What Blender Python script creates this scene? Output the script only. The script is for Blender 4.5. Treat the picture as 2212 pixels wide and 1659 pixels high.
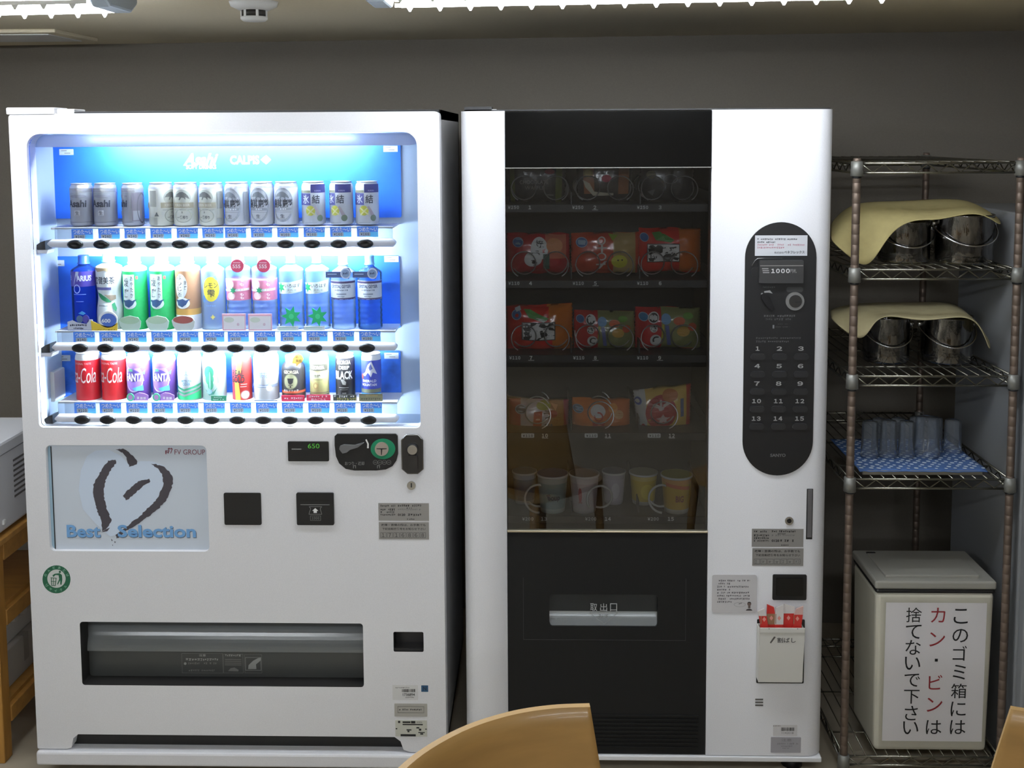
import bpy, bmesh, math, random
from mathutils import Vector, Matrix, geometry, noise
random.seed(7)
SC = bpy.context.scene
COL = SC.collection
for _o in list(bpy.data.objects):
    bpy.data.objects.remove(_o)

# ------------------------------------------------------------------ camera
IW, IH, FPX = 2212, 1659, 2300.0
CAM_D, CAM_Z = 2.7762, 1.7712
YAW, PITCH, ROLL, PPY = 0.0254, 0.0870, -0.0054, 489.4
def cam_axes():
    cy, sy = math.cos(YAW), math.sin(YAW)
    w0, r0, u0 = Vector((-sy, cy, 0)), Vector((cy, sy, 0)), Vector((0, 0, 1))
    cp, sp = math.cos(PITCH), math.sin(PITCH)
    w = cp * w0 - sp * u0
    u = cp * u0 + sp * w0
    cr, sr = math.cos(ROLL), math.sin(ROLL)
    return cr * r0 + sr * u, cr * u - sr * r0, w
CR, CU, CW = cam_axes()
CPOS = Vector((0, -CAM_D, CAM_Z))
cd = bpy.data.cameras.new('camera')
cam = bpy.data.objects.new('camera', cd)
COL.objects.link(cam)
cam.matrix_world = Matrix(((CR.x, CU.x, -CW.x, CPOS.x), (CR.y, CU.y, -CW.y, CPOS.y), (CR.z, CU.z, -CW.z, CPOS.z), (0, 0, 0, 1)))
cd.sensor_width = 36.0
cd.lens = FPX / IW * 36.0
cd.shift_y = (PPY - IH / 2) / IW
cd.clip_start, cd.clip_end = 0.05, 60
SC.camera = cam

# ------------------------------------------------------------------ world, exposure
wd = bpy.data.worlds.new('world')
SC.world = wd
wd.use_nodes = True
wd.node_tree.nodes['Background'].inputs[0].default_value = (0.5, 0.5, 0.5, 1)
wd.node_tree.nodes['Background'].inputs[1].default_value = 0.02
vs = SC.view_settings
vs.view_transform = 'Standard'
vs.look = 'None'
vs.exposure = 0.0
vs.gamma = 1.0
vs.use_curve_mapping = False
SC.cycles.use_denoising = True
SC.cycles.max_bounces = 10
SC.cycles.transparent_max_bounces = 16
SC.cycles.sample_clamp_indirect = 4.0
LAMP_CEIL = 60.0      # emission of the ceiling tubes over the machines
LAMP_BACK = 50.0      # emission of the ceiling tubes further back in the room
TUBE = 430.0           # emission of the display tubes

# ------------------------------------------------------------------ pixel -> place
def ray(px, py):
    return CW + CR * ((px - IW / 2) / FPX) + CU * ((PPY - py) / FPX)
def at(px, py, Y=0.0):
    d = ray(px, py)
    return CPOS + d * ((Y - CPOS.y) / d.y)
def atz(px, py, Z):
    d = ray(px, py)
    return CPOS + d * ((Z - CPOS.z) / d.z)
def rc(x0, y0, x1, y1, Y=0.0):
    my, mx = (y0 + y1) / 2, (x0 + x1) / 2
    return at(x0, my, Y).x, at(x1, my, Y).x, at(mx, y1, Y).z, at(mx, y0, Y).z

# ------------------------------------------------------------------ materials
MATS = {}
def lin(c):
    return tuple(((v / 255) / 12.92 if v / 255 <= 0.04045 else ((v / 255 + 0.055) / 1.055) ** 2.4) for v in c)
def M(name, c=(200, 200, 200), rough=0.5, metal=0.0, spec=0.5, emit=0.0, alpha=1.0, noise_amt=0.0, noise_scale=60, bump=0.0, coat=0.0, trans=0.0, stretch=None):
    if name in MATS:
        return MATS[name]
    m = bpy.data.materials.new(name)
    m.use_nodes = True
    nt = m.node_tree
    b = nt.nodes['Principled BSDF']
    col = lin(c) + (1,)
    b.inputs['Base Color'].default_value = col
    b.inputs['Roughness'].default_value = rough
    b.inputs['Metallic'].default_value = metal
    b.inputs['Specular IOR Level'].default_value = spec
    b.inputs['Coat Weight'].default_value = coat
    b.inputs['Alpha'].default_value = alpha
    if emit:
        b.inputs['Emission Color'].default_value = col
        b.inputs['Emission Strength'].default_value = emit
    if noise_amt or bump:
        tc = nt.nodes.new('ShaderNodeTexCoord')
        n = nt.nodes.new('ShaderNodeTexNoise')
        n.inputs['Scale'].default_value = noise_scale
        n.inputs['Detail'].default_value = 4
        src = tc.outputs['Object']
        if stretch:
            mp = nt.nodes.new('ShaderNodeMapping')
            mp.inputs['Scale'].default_value = stretch
            nt.links.new(src, mp.inputs['Vector'])
            src = mp.outputs['Vector']
        nt.links.new(src, n.inputs['Vector'])
        if noise_amt:
            r = nt.nodes.new('ShaderNodeMapRange')
            r.inputs['From Min'].default_value = 0.3
            r.inputs['From Max'].default_value = 0.7
            r.inputs['To Min'].default_value = 1 - noise_amt
            r.inputs['To Max'].default_value = 1 + noise_amt
            mx = nt.nodes.new('ShaderNodeVectorMath')
            mx.operation = 'SCALE'
            mx.inputs[0].default_value = col[:3]
            nt.links.new(n.outputs['Fac'], r.inputs['Value'])
            nt.links.new(r.outputs['Result'], mx.inputs['Scale'])
            nt.links.new(mx.outputs['Vector'], b.inputs['Base Color'])
        if bump:
            bp = nt.nodes.new('ShaderNodeBump')
            bp.inputs['Strength'].default_value = bump
            bp.inputs['Distance'].default_value = 0.002
            nt.links.new(n.outputs['Fac'], bp.inputs['Height'])
            nt.links.new(bp.outputs['Normal'], b.inputs['Normal'])
    if trans:
        tr = nt.nodes.new('ShaderNodeBsdfTranslucent')
        tr.inputs['Color'].default_value = col
        mix = nt.nodes.new('ShaderNodeMixShader')
        mix.inputs[0].default_value = trans
        nt.links.new(b.outputs[0], mix.inputs[1])
        nt.links.new(tr.outputs[0], mix.inputs[2])
        nt.links.new(mix.outputs[0], nt.nodes['Material Output'].inputs[0])
    MATS[name] = m
    return m
def glass(name, ior=1.45, tint=(255, 255, 255), rough=0.0, body=0.0, bodycol=(255, 255, 255)):
    """thin clear sheet: lets light straight through, mirrors by angle, with a little body colour of its own"""
    if name in MATS:
        return MATS[name]
    m = bpy.data.materials.new(name)
    m.use_nodes = True
    nt = m.node_tree
    nt.nodes.remove(nt.nodes['Principled BSDF'])
    t = nt.nodes.new('ShaderNodeBsdfTransparent')
    t.inputs[0].default_value = lin(tint) + (1,)
    g = nt.nodes.new('ShaderNodeBsdfGlossy')
    g.inputs['Roughness'].default_value = rough
    fr = nt.nodes.new('ShaderNodeFresnel')
    fr.inputs[0].default_value = ior
    mx = nt.nodes.new('ShaderNodeMixShader')
    nt.links.new(fr.outputs[0], mx.inputs[0])
    src = t.outputs[0]
    if body:
        d = nt.nodes.new('ShaderNodeBsdfDiffuse')
        d.inputs[0].default_value = lin(bodycol) + (1,)
        tl = nt.nodes.new('ShaderNodeBsdfTranslucent')
        tl.inputs[0].default_value = lin(bodycol) + (1,)
        m1 = nt.nodes.new('ShaderNodeMixShader')
        m1.inputs[0].default_value = 0.5
        nt.links.new(d.outputs[0], m1.inputs[1])
        nt.links.new(tl.outputs[0], m1.inputs[2])
        m2 = nt.nodes.new('ShaderNodeMixShader')
        m2.inputs[0].default_value = body
        nt.links.new(src, m2.inputs[1])
        nt.links.new(m1.outputs[0], m2.inputs[2])
        src = m2.outputs[0]
    nt.links.new(src, mx.inputs[1])
    nt.links.new(g.outputs[0], mx.inputs[2])
    nt.links.new(mx.outputs[0], nt.nodes['Material Output'].inputs[0])
    MATS[name] = m
    return m
def C(c, rough=0.45):
    """plain print colour"""
    return M('print_%d_%d_%d' % tuple(c), c, rough)

# ------------------------------------------------------------------ text
_tc = bpy.data.curves.new('lettering_source', 'FONT')
_to = bpy.data.objects.new('lettering_source', _tc)
COL.objects.link(_to)
_tcache = {}
def glyphs(body, bold=0.0, spacing=1.0):
    bold = min(bold, 0.012 if any(ord(c_) > 0x2E80 and not 0xFF00 < ord(c_) < 0xFFEF for c_ in body) else 0.03)
    k = (body, bold, spacing)
    if k in _tcache:
        return _tcache[k]
    _tc.body = body
    _tc.size = 1
    _tc.offset = bold
    _tc.resolution_u = 3
    _tc.space_character = spacing
    dg = bpy.context.evaluated_depsgraph_get()
    ev = _to.evaluated_get(dg)
    me = ev.to_mesh()
    vs_ = [(v.co.x, v.co.y) for v in me.vertices]
    fs = [tuple(p.vertices) for p in me.polygons]
    ev.to_mesh_clear()
    if vs_:
        x0, x1 = min(v[0] for v in vs_), max(v[0] for v in vs_)
        y0, y1 = min(v[1] for v in vs_), max(v[1] for v in vs_)
        w, h = max(x1 - x0, 1e-6), max(y1 - y0, 1e-6)
        vs_ = [((v[0] - x0) / w - 0.5, (v[1] - y0) / h - 0.5) for v in vs_]
        _tcache[k] = (vs_, fs, w / h)
    else:
        _tcache[k] = ([], [], 1)
    return _tcache[k]

FW = {ord(a): b for a, b in zip('0123456789¥', '０１２３４５６７８９￥')}
def fw(body):
    return body.translate(FW)

# ------------------------------------------------------------------ mesh builder
class MB:
    def __init__(s):
        s.v, s.f, s.m, s.sm, s.mats = [], [], [], [], []
    def mi(s, mat):
        if mat not in s.mats:
            s.mats.append(mat)
        return s.mats.index(mat)
    def add(s, vs_, fs, mat, smooth=False):
        o = len(s.v)
        s.v += [tuple(v) for v in vs_]
        k = s.mi(mat)
        for f in fs:
            s.f.append(tuple(i + o for i in f))
            s.m.append(k)
            s.sm.append(smooth)
    def box(s, x0, x1, y0, y1, z0, z1, mat):
        s.add([(x0, y0, z0), (x1, y0, z0), (x1, y1, z0), (x0, y1, z0), (x0, y0, z1), (x1, y0, z1), (x1, y1, z1), (x0, y1, z1)],
              [(0, 3, 2, 1), (4, 5, 6, 7), (0, 1, 5, 4), (1, 2, 6, 5), (2, 3, 7, 6), (3, 0, 4, 7)], mat)
        return s
    def plate(s, loops, y0, y1, mat, mat_side=None, back=True, sides=None):
        """XZ outline (first loop outer, others holes) extruded from y0 (front) to y1"""
        flat = [p for lp in loops for p in lp]
        tri = geometry.tessellate_polygon([[Vector((p[0], p[1], 0)) for p in lp] for lp in loops])
        n = len(flat)
        vs_ = [(p[0], y0, p[1]) for p in flat] + [(p[0], y1, p[1]) for p in flat]
        fs = []
        for t in tri:
            a, b, c = [Vector(flat[i]) for i in t]
            cr = (b - a).x * (c - a).y - (b - a).y * (c - a).x
            if abs(cr) < 1e-14:
                continue
            t = t if cr > 0 else (t[0], t[2], t[1])
            fs.append(tuple(t))
            if back:
                fs.append((t[0] + n, t[2] + n, t[1] + n))
        s.add(vs_, fs, mat)
        o = 0
        for li, lp in enumerate(loops):
            k = len(lp)
            ar = sum(lp[i][0] * lp[(i + 1) % k][1] - lp[(i + 1) % k][0] * lp[i][1] for i in range(k))
            ccw = (ar > 0) == (li == 0)
            vv, ff = [], []
            for i in range(k):
                vv += [(lp[i][0], y0, lp[i][1]), (lp[i][0], y1, lp[i][1])]
            for i in range(k):
                j = (i + 1) % k
                q = (2 * i, 2 * i + 1, 2 * j + 1, 2 * j)
                ff.append(q if ccw else q[::-1])
            s.add(vv, ff, (sides or {}).get(li) or mat_side or mat)
        return s
    def lathe(s, prof, cx, cy, z0, mats, seg=32, a0=0.0, a1=2 * math.pi, smooth=True):
        """prof: list of (r, z, matindex of the band that starts here)"""
        full = abs(a1 - a0 - 2 * math.pi) < 1e-6
        n = seg if full else seg + 1
        base = len(s.v)
        for r, z, *_ in prof:
            for i in range(n):
                a = a0 + (a1 - a0) * i / seg
                s.v.append((cx + r * math.sin(a), cy - r * math.cos(a), z0 + z))
        for k in range(len(prof) - 1):
            mt = s.mi(mats[prof[k][2]] if len(prof[k]) > 2 else mats[0])
            for i in range(seg):
                j = (i + 1) % n
                s.f.append((base + k * n + i, base + k * n + j, base + (k + 1) * n + j, base + (k + 1) * n + i))
                s.m.append(mt)
                s.sm.append(smooth)
        return s
    def tube(s, pts, r, mat, seg=6, closed=False):
        pts = [Vector(p) for p in pts]
        n = len(pts)
        base = len(s.v)
        up = Vector((0.123, 0.456, 0.88)).normalized()
        nprev = None
        for i, p in enumerate(pts):
            if closed:
                t = (pts[(i + 1) % n] - pts[i - 1])
            else:
                t = pts[min(i + 1, n - 1)] - pts[max(i - 1, 0)]
            t = t.normalized() if t.length > 1e-9 else Vector((0, 0, 1))
            if nprev is None:
                nn = t.cross(up)
                if nn.length < 1e-3:
                    nn = t.cross(Vector((1, 0, 0)))
                nn.normalize()
            else:
                nn = nprev - t * nprev.dot(t)
                nn.normalize()
            nprev = nn
            bn = t.cross(nn)
            for k in range(seg):
                a = 2 * math.pi * k / seg
                s.v.append(tuple(p + nn * (r * math.cos(a)) + bn * (r * math.sin(a))))
        k_ = s.mi(mat)
        for i in range(n if closed else n - 1):
            a, b = base + i * seg, base + ((i + 1) % n) * seg
            for k in range(seg):
                k2 = (k + 1) % seg
                s.f.append((a + k, b + k, b + k2, a + k2))
                s.m.append(k_)
                s.sm.append(True)
        if not closed:
            s.f.append(tuple(base + k for k in range(seg))[::-1] if False else tuple(base + k for k in range(seg)))
            s.m.append(k_); s.sm.append(False)
            s.f.append(tuple(base + (n - 1) * seg + k for k in range(seg))[::-1])
            s.m.append(k_); s.sm.append(False)
        return s
    def tris(s, pts, fs, mat, mapf, maxl=None):
        """flat print: 2-D triangles split until short enough, then laid on a surface by mapf"""
        out_v, out_f = [], []
        for f in fs:
            for k in range(1, len(f) - 1):
                st = [(pts[f[0]], pts[f[k]], pts[f[k + 1]])]
                while st:
                    a, b, c = st.pop()
                    if maxl:
                        ls = [(math.hypot(a[0] - b[0], a[1] - b[1]), 0), (math.hypot(b[0] - c[0], b[1] - c[1]), 1), (math.hypot(c[0] - a[0], c[1] - a[1]), 2)]
                        l, i = max(ls)
                        if l > maxl:
                            if i == 1:
                                a, b, c = b, c, a
                            elif i == 2:
                                a, b, c = c, a, b
                            mm = ((a[0] + b[0]) / 2, (a[1] + b[1]) / 2)
                            st += [(a, mm, c), (mm, b, c)]
                            continue
                    cr = (b[0] - a[0]) * (c[1] - a[1]) - (b[1] - a[1]) * (c[0] - a[0])
                    if cr < 0:
                        b, c = c, b
                    o = len(out_v)
                    out_v += [mapf(*a), mapf(*b), mapf(*c)]
                    out_f.append((o, o + 1, o + 2))
        s.add(out_v, out_f, mat)
        return s
    def text(s, body, cx, cz, w, h, mat, mapf, bold=0.0, shear=0.0, maxl=None, keep=False, rot=0.0, spacing=1.0):
        vs_, fs, asp = glyphs(body, bold, spacing)
        if keep and vs_:
            if asp > w / h:
                h = w / asp
            else:
                w = h * asp
        ca, sa = math.cos(rot), math.sin(rot)
        pts = []
        for x, y in vs_:
            X, Z = x * w + shear * y * h, y * h
            pts.append((cx + X * ca - Z * sa, cz + X * sa + Z * ca))
        return s.tris(pts, fs, mat, mapf, maxl)
    def poly(s, pts, mat, mapf, maxl=None):
        tri = geometry.tessellate_polygon([[Vector((p[0], p[1], 0)) for p in pts]])
        return s.tris(pts, tri, mat, mapf, maxl)
    def build(s, name, parent=None, label=None, cat=None, group=None, kind=None, loc=None, bevel=0.0, bseg=2):
        me = bpy.data.meshes.new(name)
        L = Vector(loc) if loc is not None else Vector((0, 0, 0))
        me.from_pydata([(v[0] - L.x, v[1] - L.y, v[2] - L.z) for v in s.v], [], s.f)
        for m_ in s.mats:
            me.materials.append(m_)
        me.polygons.foreach_set('material_index', s.m)
        me.polygons.foreach_set('use_smooth', s.sm)
        me.update()
        o = link(name, me, parent, L, label, cat, group, kind)
        if bevel:
            b = o.modifiers.new('bevel', 'BEVEL')
            b.width = bevel
            b.segments = bseg
            b.limit_method = 'ANGLE'
            b.angle_limit = math.radians(50)
        return o

WL = {}
def link(name, data, parent=None, loc=(0, 0, 0), label=None, cat=None, group=None, kind=None):
    o = bpy.data.objects.new(name, data)
    COL.objects.link(o)
    o.location = loc
    WL[o.name] = Vector(loc)
    if parent:
        o.parent = parent
        o.matrix_parent_inverse = Matrix.Translation(-WL[parent.name])
    if label:
        o['label'] = label
    if cat:
        o['category'] = cat
    if group:
        o['group'] = group
    if kind:
        o['kind'] = kind
    return o
def empty(name, loc, label, cat, group=None):
    o = link(name, None, None, loc, label, cat, group)
    o.empty_display_size = 0.1
    return o
def rrect(x0, x1, z0, z1, r, seg=5, r_low=None):
    """rounded rectangle, counter-clockwise in x, z"""
    out = []
    rl = r if r_low is None else r_low
    for cx, cz, a0, rr in ((x1, z0, -90, rl), (x1, z1, 0, r), (x0, z1, 90, r), (x0, z0, 180, rl)):
        sx = -1 if cx == x1 else 1
        sz = 1 if cz == z0 else -1
        for i in range(seg + 1):
            a = math.radians(a0 + 90 * i / seg)
            out.append((cx + sx * rr + rr * math.cos(a), cz + sz * rr + rr * math.sin(a)))
    return out
def ell(cx, cz, rx, rz, n=28, a0=0.0):
    return [(cx + rx * math.cos(a0 + 2 * math.pi * i / n), cz + rz * math.sin(a0 + 2 * math.pi * i / n)) for i in range(n)]
def star(cx, cz, r, k=5, inner=0.45, a0=math.pi / 2):
    return [(cx + (r if i % 2 == 0 else r * inner) * math.cos(a0 + math.pi * i / k), cz + (r if i % 2 == 0 else r * inner) * math.sin(a0 + math.pi * i / k)) for i in range(2 * k)]
def star2(cx, cz, r, k=5, inner=0.45, a0=math.pi / 2, zs=0.165):
    return [(cx + p[0], cz + p[1] * zs) for p in star(0, 0, r, k, inner, a0)]
def rect(x0, x1, z0, z1):
    return [(x0, z0), (x1, z0), (x1, z1), (x0, z1)]
def flat(Y):
    return lambda x, z: (x, Y, z)
def pxpoly(pts, Y, sc=1.0, ox=0, oy=0):
    """points read off the photograph -> x, z on the plane Y"""
    return [(lambda v: (v.x, v.z))(at(ox + p[0] / sc, oy + p[1] / sc, Y)) for p in pts]
def print_px(mb, pts, mat, Y, sc=1.0, ox=0, oy=0, e=0.0006):
    mb.poly(pxpoly(pts, Y - e, sc, ox, oy), mat, flat(Y - e))
def text_px(mb, body, x0, y0, x1, y1, mat, Y, bold=0.0, keep=False, shear=0.0, e=0.0008, rot=0.0, spacing=1.0):
    a, b, c, d = rc(x0, y0, x1, y1, Y - e)
    mb.text(body, (a + b) / 2, (c + d) / 2, b - a, d - c, mat, flat(Y - e), bold, shear, None, keep, rot, spacing)
def rect_px(mb, x0, y0, x1, y1, mat, Y, e=0.0005, r=0.0):
    a, b, c, d = rc(x0, y0, x1, y1, Y - e)
    mb.poly(rrect(a, b, c, d, r) if r else rect(a, b, c, d), mat, flat(Y - e))
def frame_px(mb, x0, y0, x1, y1, t, mat, Y, e=0.0006):
    rect_px(mb, x0, y0, x1, y0 + t, mat, Y, e); rect_px(mb, x0, y1 - t, x1, y1, mat, Y, e)
    rect_px(mb, x0, y0, x0 + t, y1, mat, Y, e); rect_px(mb, x1 - t, y0, x1, y1, mat, Y, e)
def block_px(mb, x0, y0, x1, y1, Y0, Y1, mat, r=0.0, mat_side=None, Yref=None):
    """solid with a (rounded) front rectangle read at depth Y0, reaching back to Y1"""
    a, b, c, d = rc(x0, y0, x1, y1, Y0 if Yref is None else Yref)
    mb.plate([rrect(a, b, c, d, r, 4) if r else rect(a, b, c, d)], Y0, Y1, mat, mat_side)

# ------------------------------------------------------------------ the room
ZC = 2.11
WALL = M('wall_paint', (112, 106, 97), 0.9, noise_amt=0.04, noise_scale=180, bump=0.15)
CEIL = M('ceiling_paint', (224, 214, 190), 0.9, noise_amt=0.03, noise_scale=120)
FLOOR = M('floor_vinyl', (168, 158, 140), 0.4, noise_amt=0.08, noise_scale=9)
def wy(x):
    return 1.05 - 0.078 * x
XL, XR, YF = -3.3, 2.7, -5.2
mb = MB()
mb.add([(XL, YF, 0), (XR, YF, 0), (XR, wy(XR), 0), (XL, wy(XL), 0), (XL, YF, -0.1), (XR, YF, -0.1), (XR, wy(XR), -0.1), (XL, wy(XL), -0.1)],
       [(0, 1, 2, 3), (7, 6, 5, 4), (0, 4, 5, 1), (1, 5, 6, 2), (2, 6, 7, 3), (3, 7, 4, 0)], FLOOR)
mb.build('floor', kind='structure', label='beige vinyl floor under the machines')
mb = MB()
mb.add([(XL, YF, ZC), (XR, YF, ZC), (XR, wy(XR), ZC), (XL, wy(XL), ZC), (XL, YF, ZC + 0.1), (XR, YF, ZC + 0.1), (XR, wy(XR), ZC + 0.1), (XL, wy(XL), ZC + 0.1)],
       [(3, 2, 1, 0), (4, 5, 6, 7), (0, 1, 5, 4), (1, 2, 6, 5), (2, 3, 7, 6), (3, 0, 4, 7)], CEIL)
mb.build('ceiling', kind='structure', label='low off-white ceiling above the machines')
def wall(name, a, b, t, label):
    """wall slab from a to b (floor points), thickness vector t pointing out of the room"""
    m_ = MB()
    (ax, ay), (bx, by), (tx, ty) = a, b, t
    q = [(ax, ay), (bx, by), (bx + tx, by + ty), (ax + tx, ay + ty)]
    m_.add([(x, y, 0) for x, y in q] + [(x, y, ZC) for x, y in q], [(0, 1, 2, 3), (7, 6, 5, 4), (0, 4, 5, 1), (1, 5, 6, 2), (2, 6, 7, 3), (3, 7, 4, 0)], WALL)
    m_.build(name, kind='structure', label=label)
wall('wall_back', (XL, wy(XL)), (XR, wy(XR)), (0, 0.1), 'beige grey wall behind the machines')
wall('wall_left', (XL, YF), (XL, wy(XL)), (-0.1, 0), 'beige grey wall on the left side')
wall('wall_right', (XR, wy(XR)), (XR, YF), (0.1, 0), 'beige grey wall on the right side')
wall('wall_front', (XR, YF), (XL, YF), (0, -0.1), 'beige grey wall behind the viewer')

# ------------------------------------------------------------------ ceiling lamps, detector, panel
LWHITE = M('lamp_white', (225, 226, 226), 0.4)
LGREY = M('lamp_end_grey', (150, 156, 160), 0.45)
def tube_mat(name, strength, c=(240, 247, 255)):
    return M(name, c, 0.5, emit=strength)
def fixture(x0, x1, yc, zb, strength, label, tilt=-0.078, teeth=True):
    root = empty('ceiling_lamp', ((x0 + x1) / 2, yc, ZC), label, 'lamp', 'ceiling tube lamps')
    def P(u, v, z):
        return (u, yc + tilt * (u - (x0 + x1) / 2) + v, z)
    def slab(m_, u0, u1, v0, v1, z0, z1, mat):
        q = [(u0, v0), (u1, v0), (u1, v1), (u0, v1)]
        m_.add([P(u, v, z0) for u, v in q] + [P(u, v, z1) for u, v in q], [(0, 3, 2, 1), (4, 5, 6, 7), (0, 1, 5, 4), (1, 2, 6, 5), (2, 3, 7, 6), (3, 0, 4, 7)], mat)
    m_ = MB(); slab(m_, x0, x1, -0.035, 0.035, zb + 0.03, ZC, LWHITE); m_.build('housing', root)
    for e in (x0, x1):
        m_ = MB()
        s_ = -1 if e == x0 else 1
        pr = [(-0.1, ZC), (-0.1, zb + 0.03), (-0.06, zb + 0.006), (0.06, zb + 0.006), (0.1, zb + 0.03), (0.1, ZC)]
        u0, u1 = (e - 0.045, e) if s_ < 0 else (e, e + 0.045)
        n = len(pr)
        m_.add([P(u0, v, z) for v, z in pr] + [P(u1, v, z) for v, z in pr],
               [tuple(range(n)), tuple(range(2 * n - 1, n - 1, -1))] + [(i, i + n, (i + 1) % n + n, (i + 1) % n) for i in range(n)], LGREY)
        m_.build('end_cap', root, bevel=0.006)
    tm = tube_mat('ceiling_tube_%d' % int(strength), strength)
    for v in (-0.055, 0.055):
        m_ = MB()
        m_.tube([P(x0 + 0.02, v, zb + 0.018), P(x1 - 0.02, v, zb + 0.018)], 0.013, tm, 10)
        m_.build('fluorescent_tube', root)
    if teeth:
        n = int((x1 - x0) / 0.066)
        m_ = MB()
        for i in range(n):
            u = x0 + (i + 0.5) * (x1 - x0) / n
            for v in (-0.088, 0.088):
                hw = 0.013
                m_.add([P(u - hw, v, zb + 0.019), P(u + hw, v, zb + 0.019), P(u + 0.002, v, zb), P(u - 0.002, v, zb),
                        P(u - hw, v + 0.003, zb + 0.019), P(u + hw, v + 0.003, zb + 0.019), P(u + 0.002, v + 0.003, zb), P(u - 0.002, v + 0.003, zb)],
                       [(0, 1, 2, 3), (7, 6, 5, 4), (0, 3, 7, 4), (1, 5, 6, 2), (3, 2, 6, 7)], LWHITE)
            slab(m_, u - 0.0012, u + 0.0012, -0.088, 0.088, zb + 0.028, zb + 0.04, LWHITE)
        for v in (-0.09, 0.087):
            slab(m_, x0, x1, v, v + 0.003, zb + 0.010, zb + 0.019, LWHITE)
        m_.build('louver', root)
    return root
fixture(-0.33, 0.79, -0.43, 2.052, LAMP_CEIL, 'bright tube lamp with toothed louver above the snack machine')
fixture(-2.12, -0.99, -0.30, 2.05, LAMP_CEIL, 'bright tube lamp with toothed louver above the drink machine, at its left')
for yb in (-2.6, -4.2):
    for xb, nm in ((-1.7, 'left'), (0.5, 'right')):
        fixture(xb - 0.6, xb + 0.6, yb, 2.045, LAMP_BACK, 'tube lamp on the ceiling behind the viewer, %s %s' % ('nearer' if yb > -3 else 'farther', nm), teeth=False)

d0 = atz(548, 4, ZC)
root = empty('smoke_detector', (d0.x, d0.y, ZC), 'round white smoke detector on the ceiling between the lamps', 'detector')
mb = MB(); mb.lathe([(0.0, 0.0), (0.062, 0.0), (0.058, -0.012), (0.036, -0.022), (0.0, -0.022)], d0.x, d0.y, ZC - 0.0, [LWHITE], 32); mb.build('base', root)
mb = MB(); mb.lathe([(0.0, 0.0), (0.031, 0.0), (0.031, -0.016), (0.0, -0.016)], d0.x, d0.y, ZC - 0.022, [M('detector_dark', (40, 38, 36), 0.4)], 24); mb.build('sensing_chamber', root)
mb = MB()
for i in range(6):
    a = i * math.pi / 3
    mb.box(d0.x + 0.031 * math.cos(a) - 0.003, d0.x + 0.031 * math.cos(a) + 0.003, d0.y + 0.031 * math.sin(a) - 0.003, d0.y + 0.031 * math.sin(a) + 0.003, ZC - 0.04, ZC - 0.022, LWHITE)
mb.lathe([(0.0, 0.0), (0.034, 0.0), (0.034, -0.006), (0.028, -0.011), (0.0, -0.011)], d0.x, d0.y, ZC - 0.038, [LWHITE], 24)
mb.build('cage', root)
a, b = atz(-200, 58, ZC), atz(125, 55, ZC)
mb = MB(); mb.box(-2.35, -1.53, 0.6, 0.93, ZC - 0.012, ZC, CEIL)
root = mb.build('ceiling_panel', label='flat off-white access panel on the ceiling at the far left', cat='panel', loc=(-1.94, 0.76, ZC), bevel=0.003)
mb = MB(); mb.box(-2.31, -1.57, 0.64, 0.89, ZC - 0.015, ZC - 0.0122, LWHITE); mb.build('inset', root)

# ================================================================== drink vending machine
DY = -0.009
WHITE = M('machine_white_paint', (222, 222, 226), 0.42, noise_amt=0.035, noise_scale=420, bump=0.05)
WHITE2 = M('machine_white_plain', (226, 227, 230), 0.45)
SIDE = M('machine_side_grey', (208, 208, 210), 0.45)
BLACK = M('black_plastic', (22, 22, 24), 0.38)
BLACK2 = M('black_panel', (27, 27, 28), 0.5, spec=0.3)
DARK = M('dark_recess', (26, 25, 25), 0.6)
CHROME = M('chrome', (210, 210, 212), 0.16, 1.0)
STEEL = M('brushed_steel', (160, 158, 154), 0.34, 1.0)
PLATE = M('aluminium_plate', (158, 156, 154), 0.5, 0.55)
INK = M('black_ink', (24, 24, 26), 0.6)
WINK = M('white_ink', (225, 225, 225), 0.6)
GINK = M('grey_ink', (120, 120, 120), 0.6)
DXL, DXR = at(48, 900, DY).x, at(956, 900, DY).x
DZB, DZT = 0.05, 1.83
DM = empty('drink_vending_machine', ((DXL + DXR) / 2, DY + 0.36, 0), 'wide white drink vending machine with a lit three-row display window', 'vending machine')
# cabinet: a shell, so that the display and the delivery bay are real hollows
mb = MB()
cb = (DXL + 0.012, DXR - 0.004)
Y1, YB = DY + 0.05, DY + 0.72
mb.box(cb[0], cb[0] + 0.02, Y1, YB, 0.06, DZT + 0.006, SIDE)
mb.box(cb[1] - 0.02, cb[1], Y1, YB, 0.06, DZT + 0.006, SIDE)
mb.box(cb[0], cb[1], Y1, YB, DZT - 0.02, DZT + 0.006, SIDE)
mb.box(cb[0], cb[1], YB - 0.02, YB, 0.06, DZT, SIDE)
mb.box(cb[0], cb[1], Y1, YB, 0.06, 0.08, SIDE)
mb.build('cabinet', DM)
for fx in (DXL + 0.06, DXR - 0.06):
    for fy in (DY + 0.1, DY + 0.64):
        mb = MB()
        mb.lathe([(0, 0), (0.03, 0), (0.025, 0.02), (0.014, 0.02), (0.014, 0.06), (0, 0.06)], fx, fy, 0, [BLACK], 12)
        mb.build('levelling_foot', DM)
# door plate with its openings
w_ = (at(57, 330, DY).x + at(84, 900, DY).x) / 2, (at(901, 330, DY).x + at(908, 900, DY).x) / 2, at(500, 924, DY).z, at(480, 287, DY).z
lcd = rc(103, 962, 449, 1191, DY)
dlv = rc(175, 1345, 785, 1482, DY)
crt = rc(850, 1365, 915, 1408, DY)
kz = at(500, 1589, DY).z
kbz = at(500, 1621, DY).z
kx0, kx1 = at(160, 1600, DY).x, at(862, 1600, DY).x
outer = rrect(DXL, DXR, kbz, DZT, 0.012, 4, 0.004)
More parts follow.
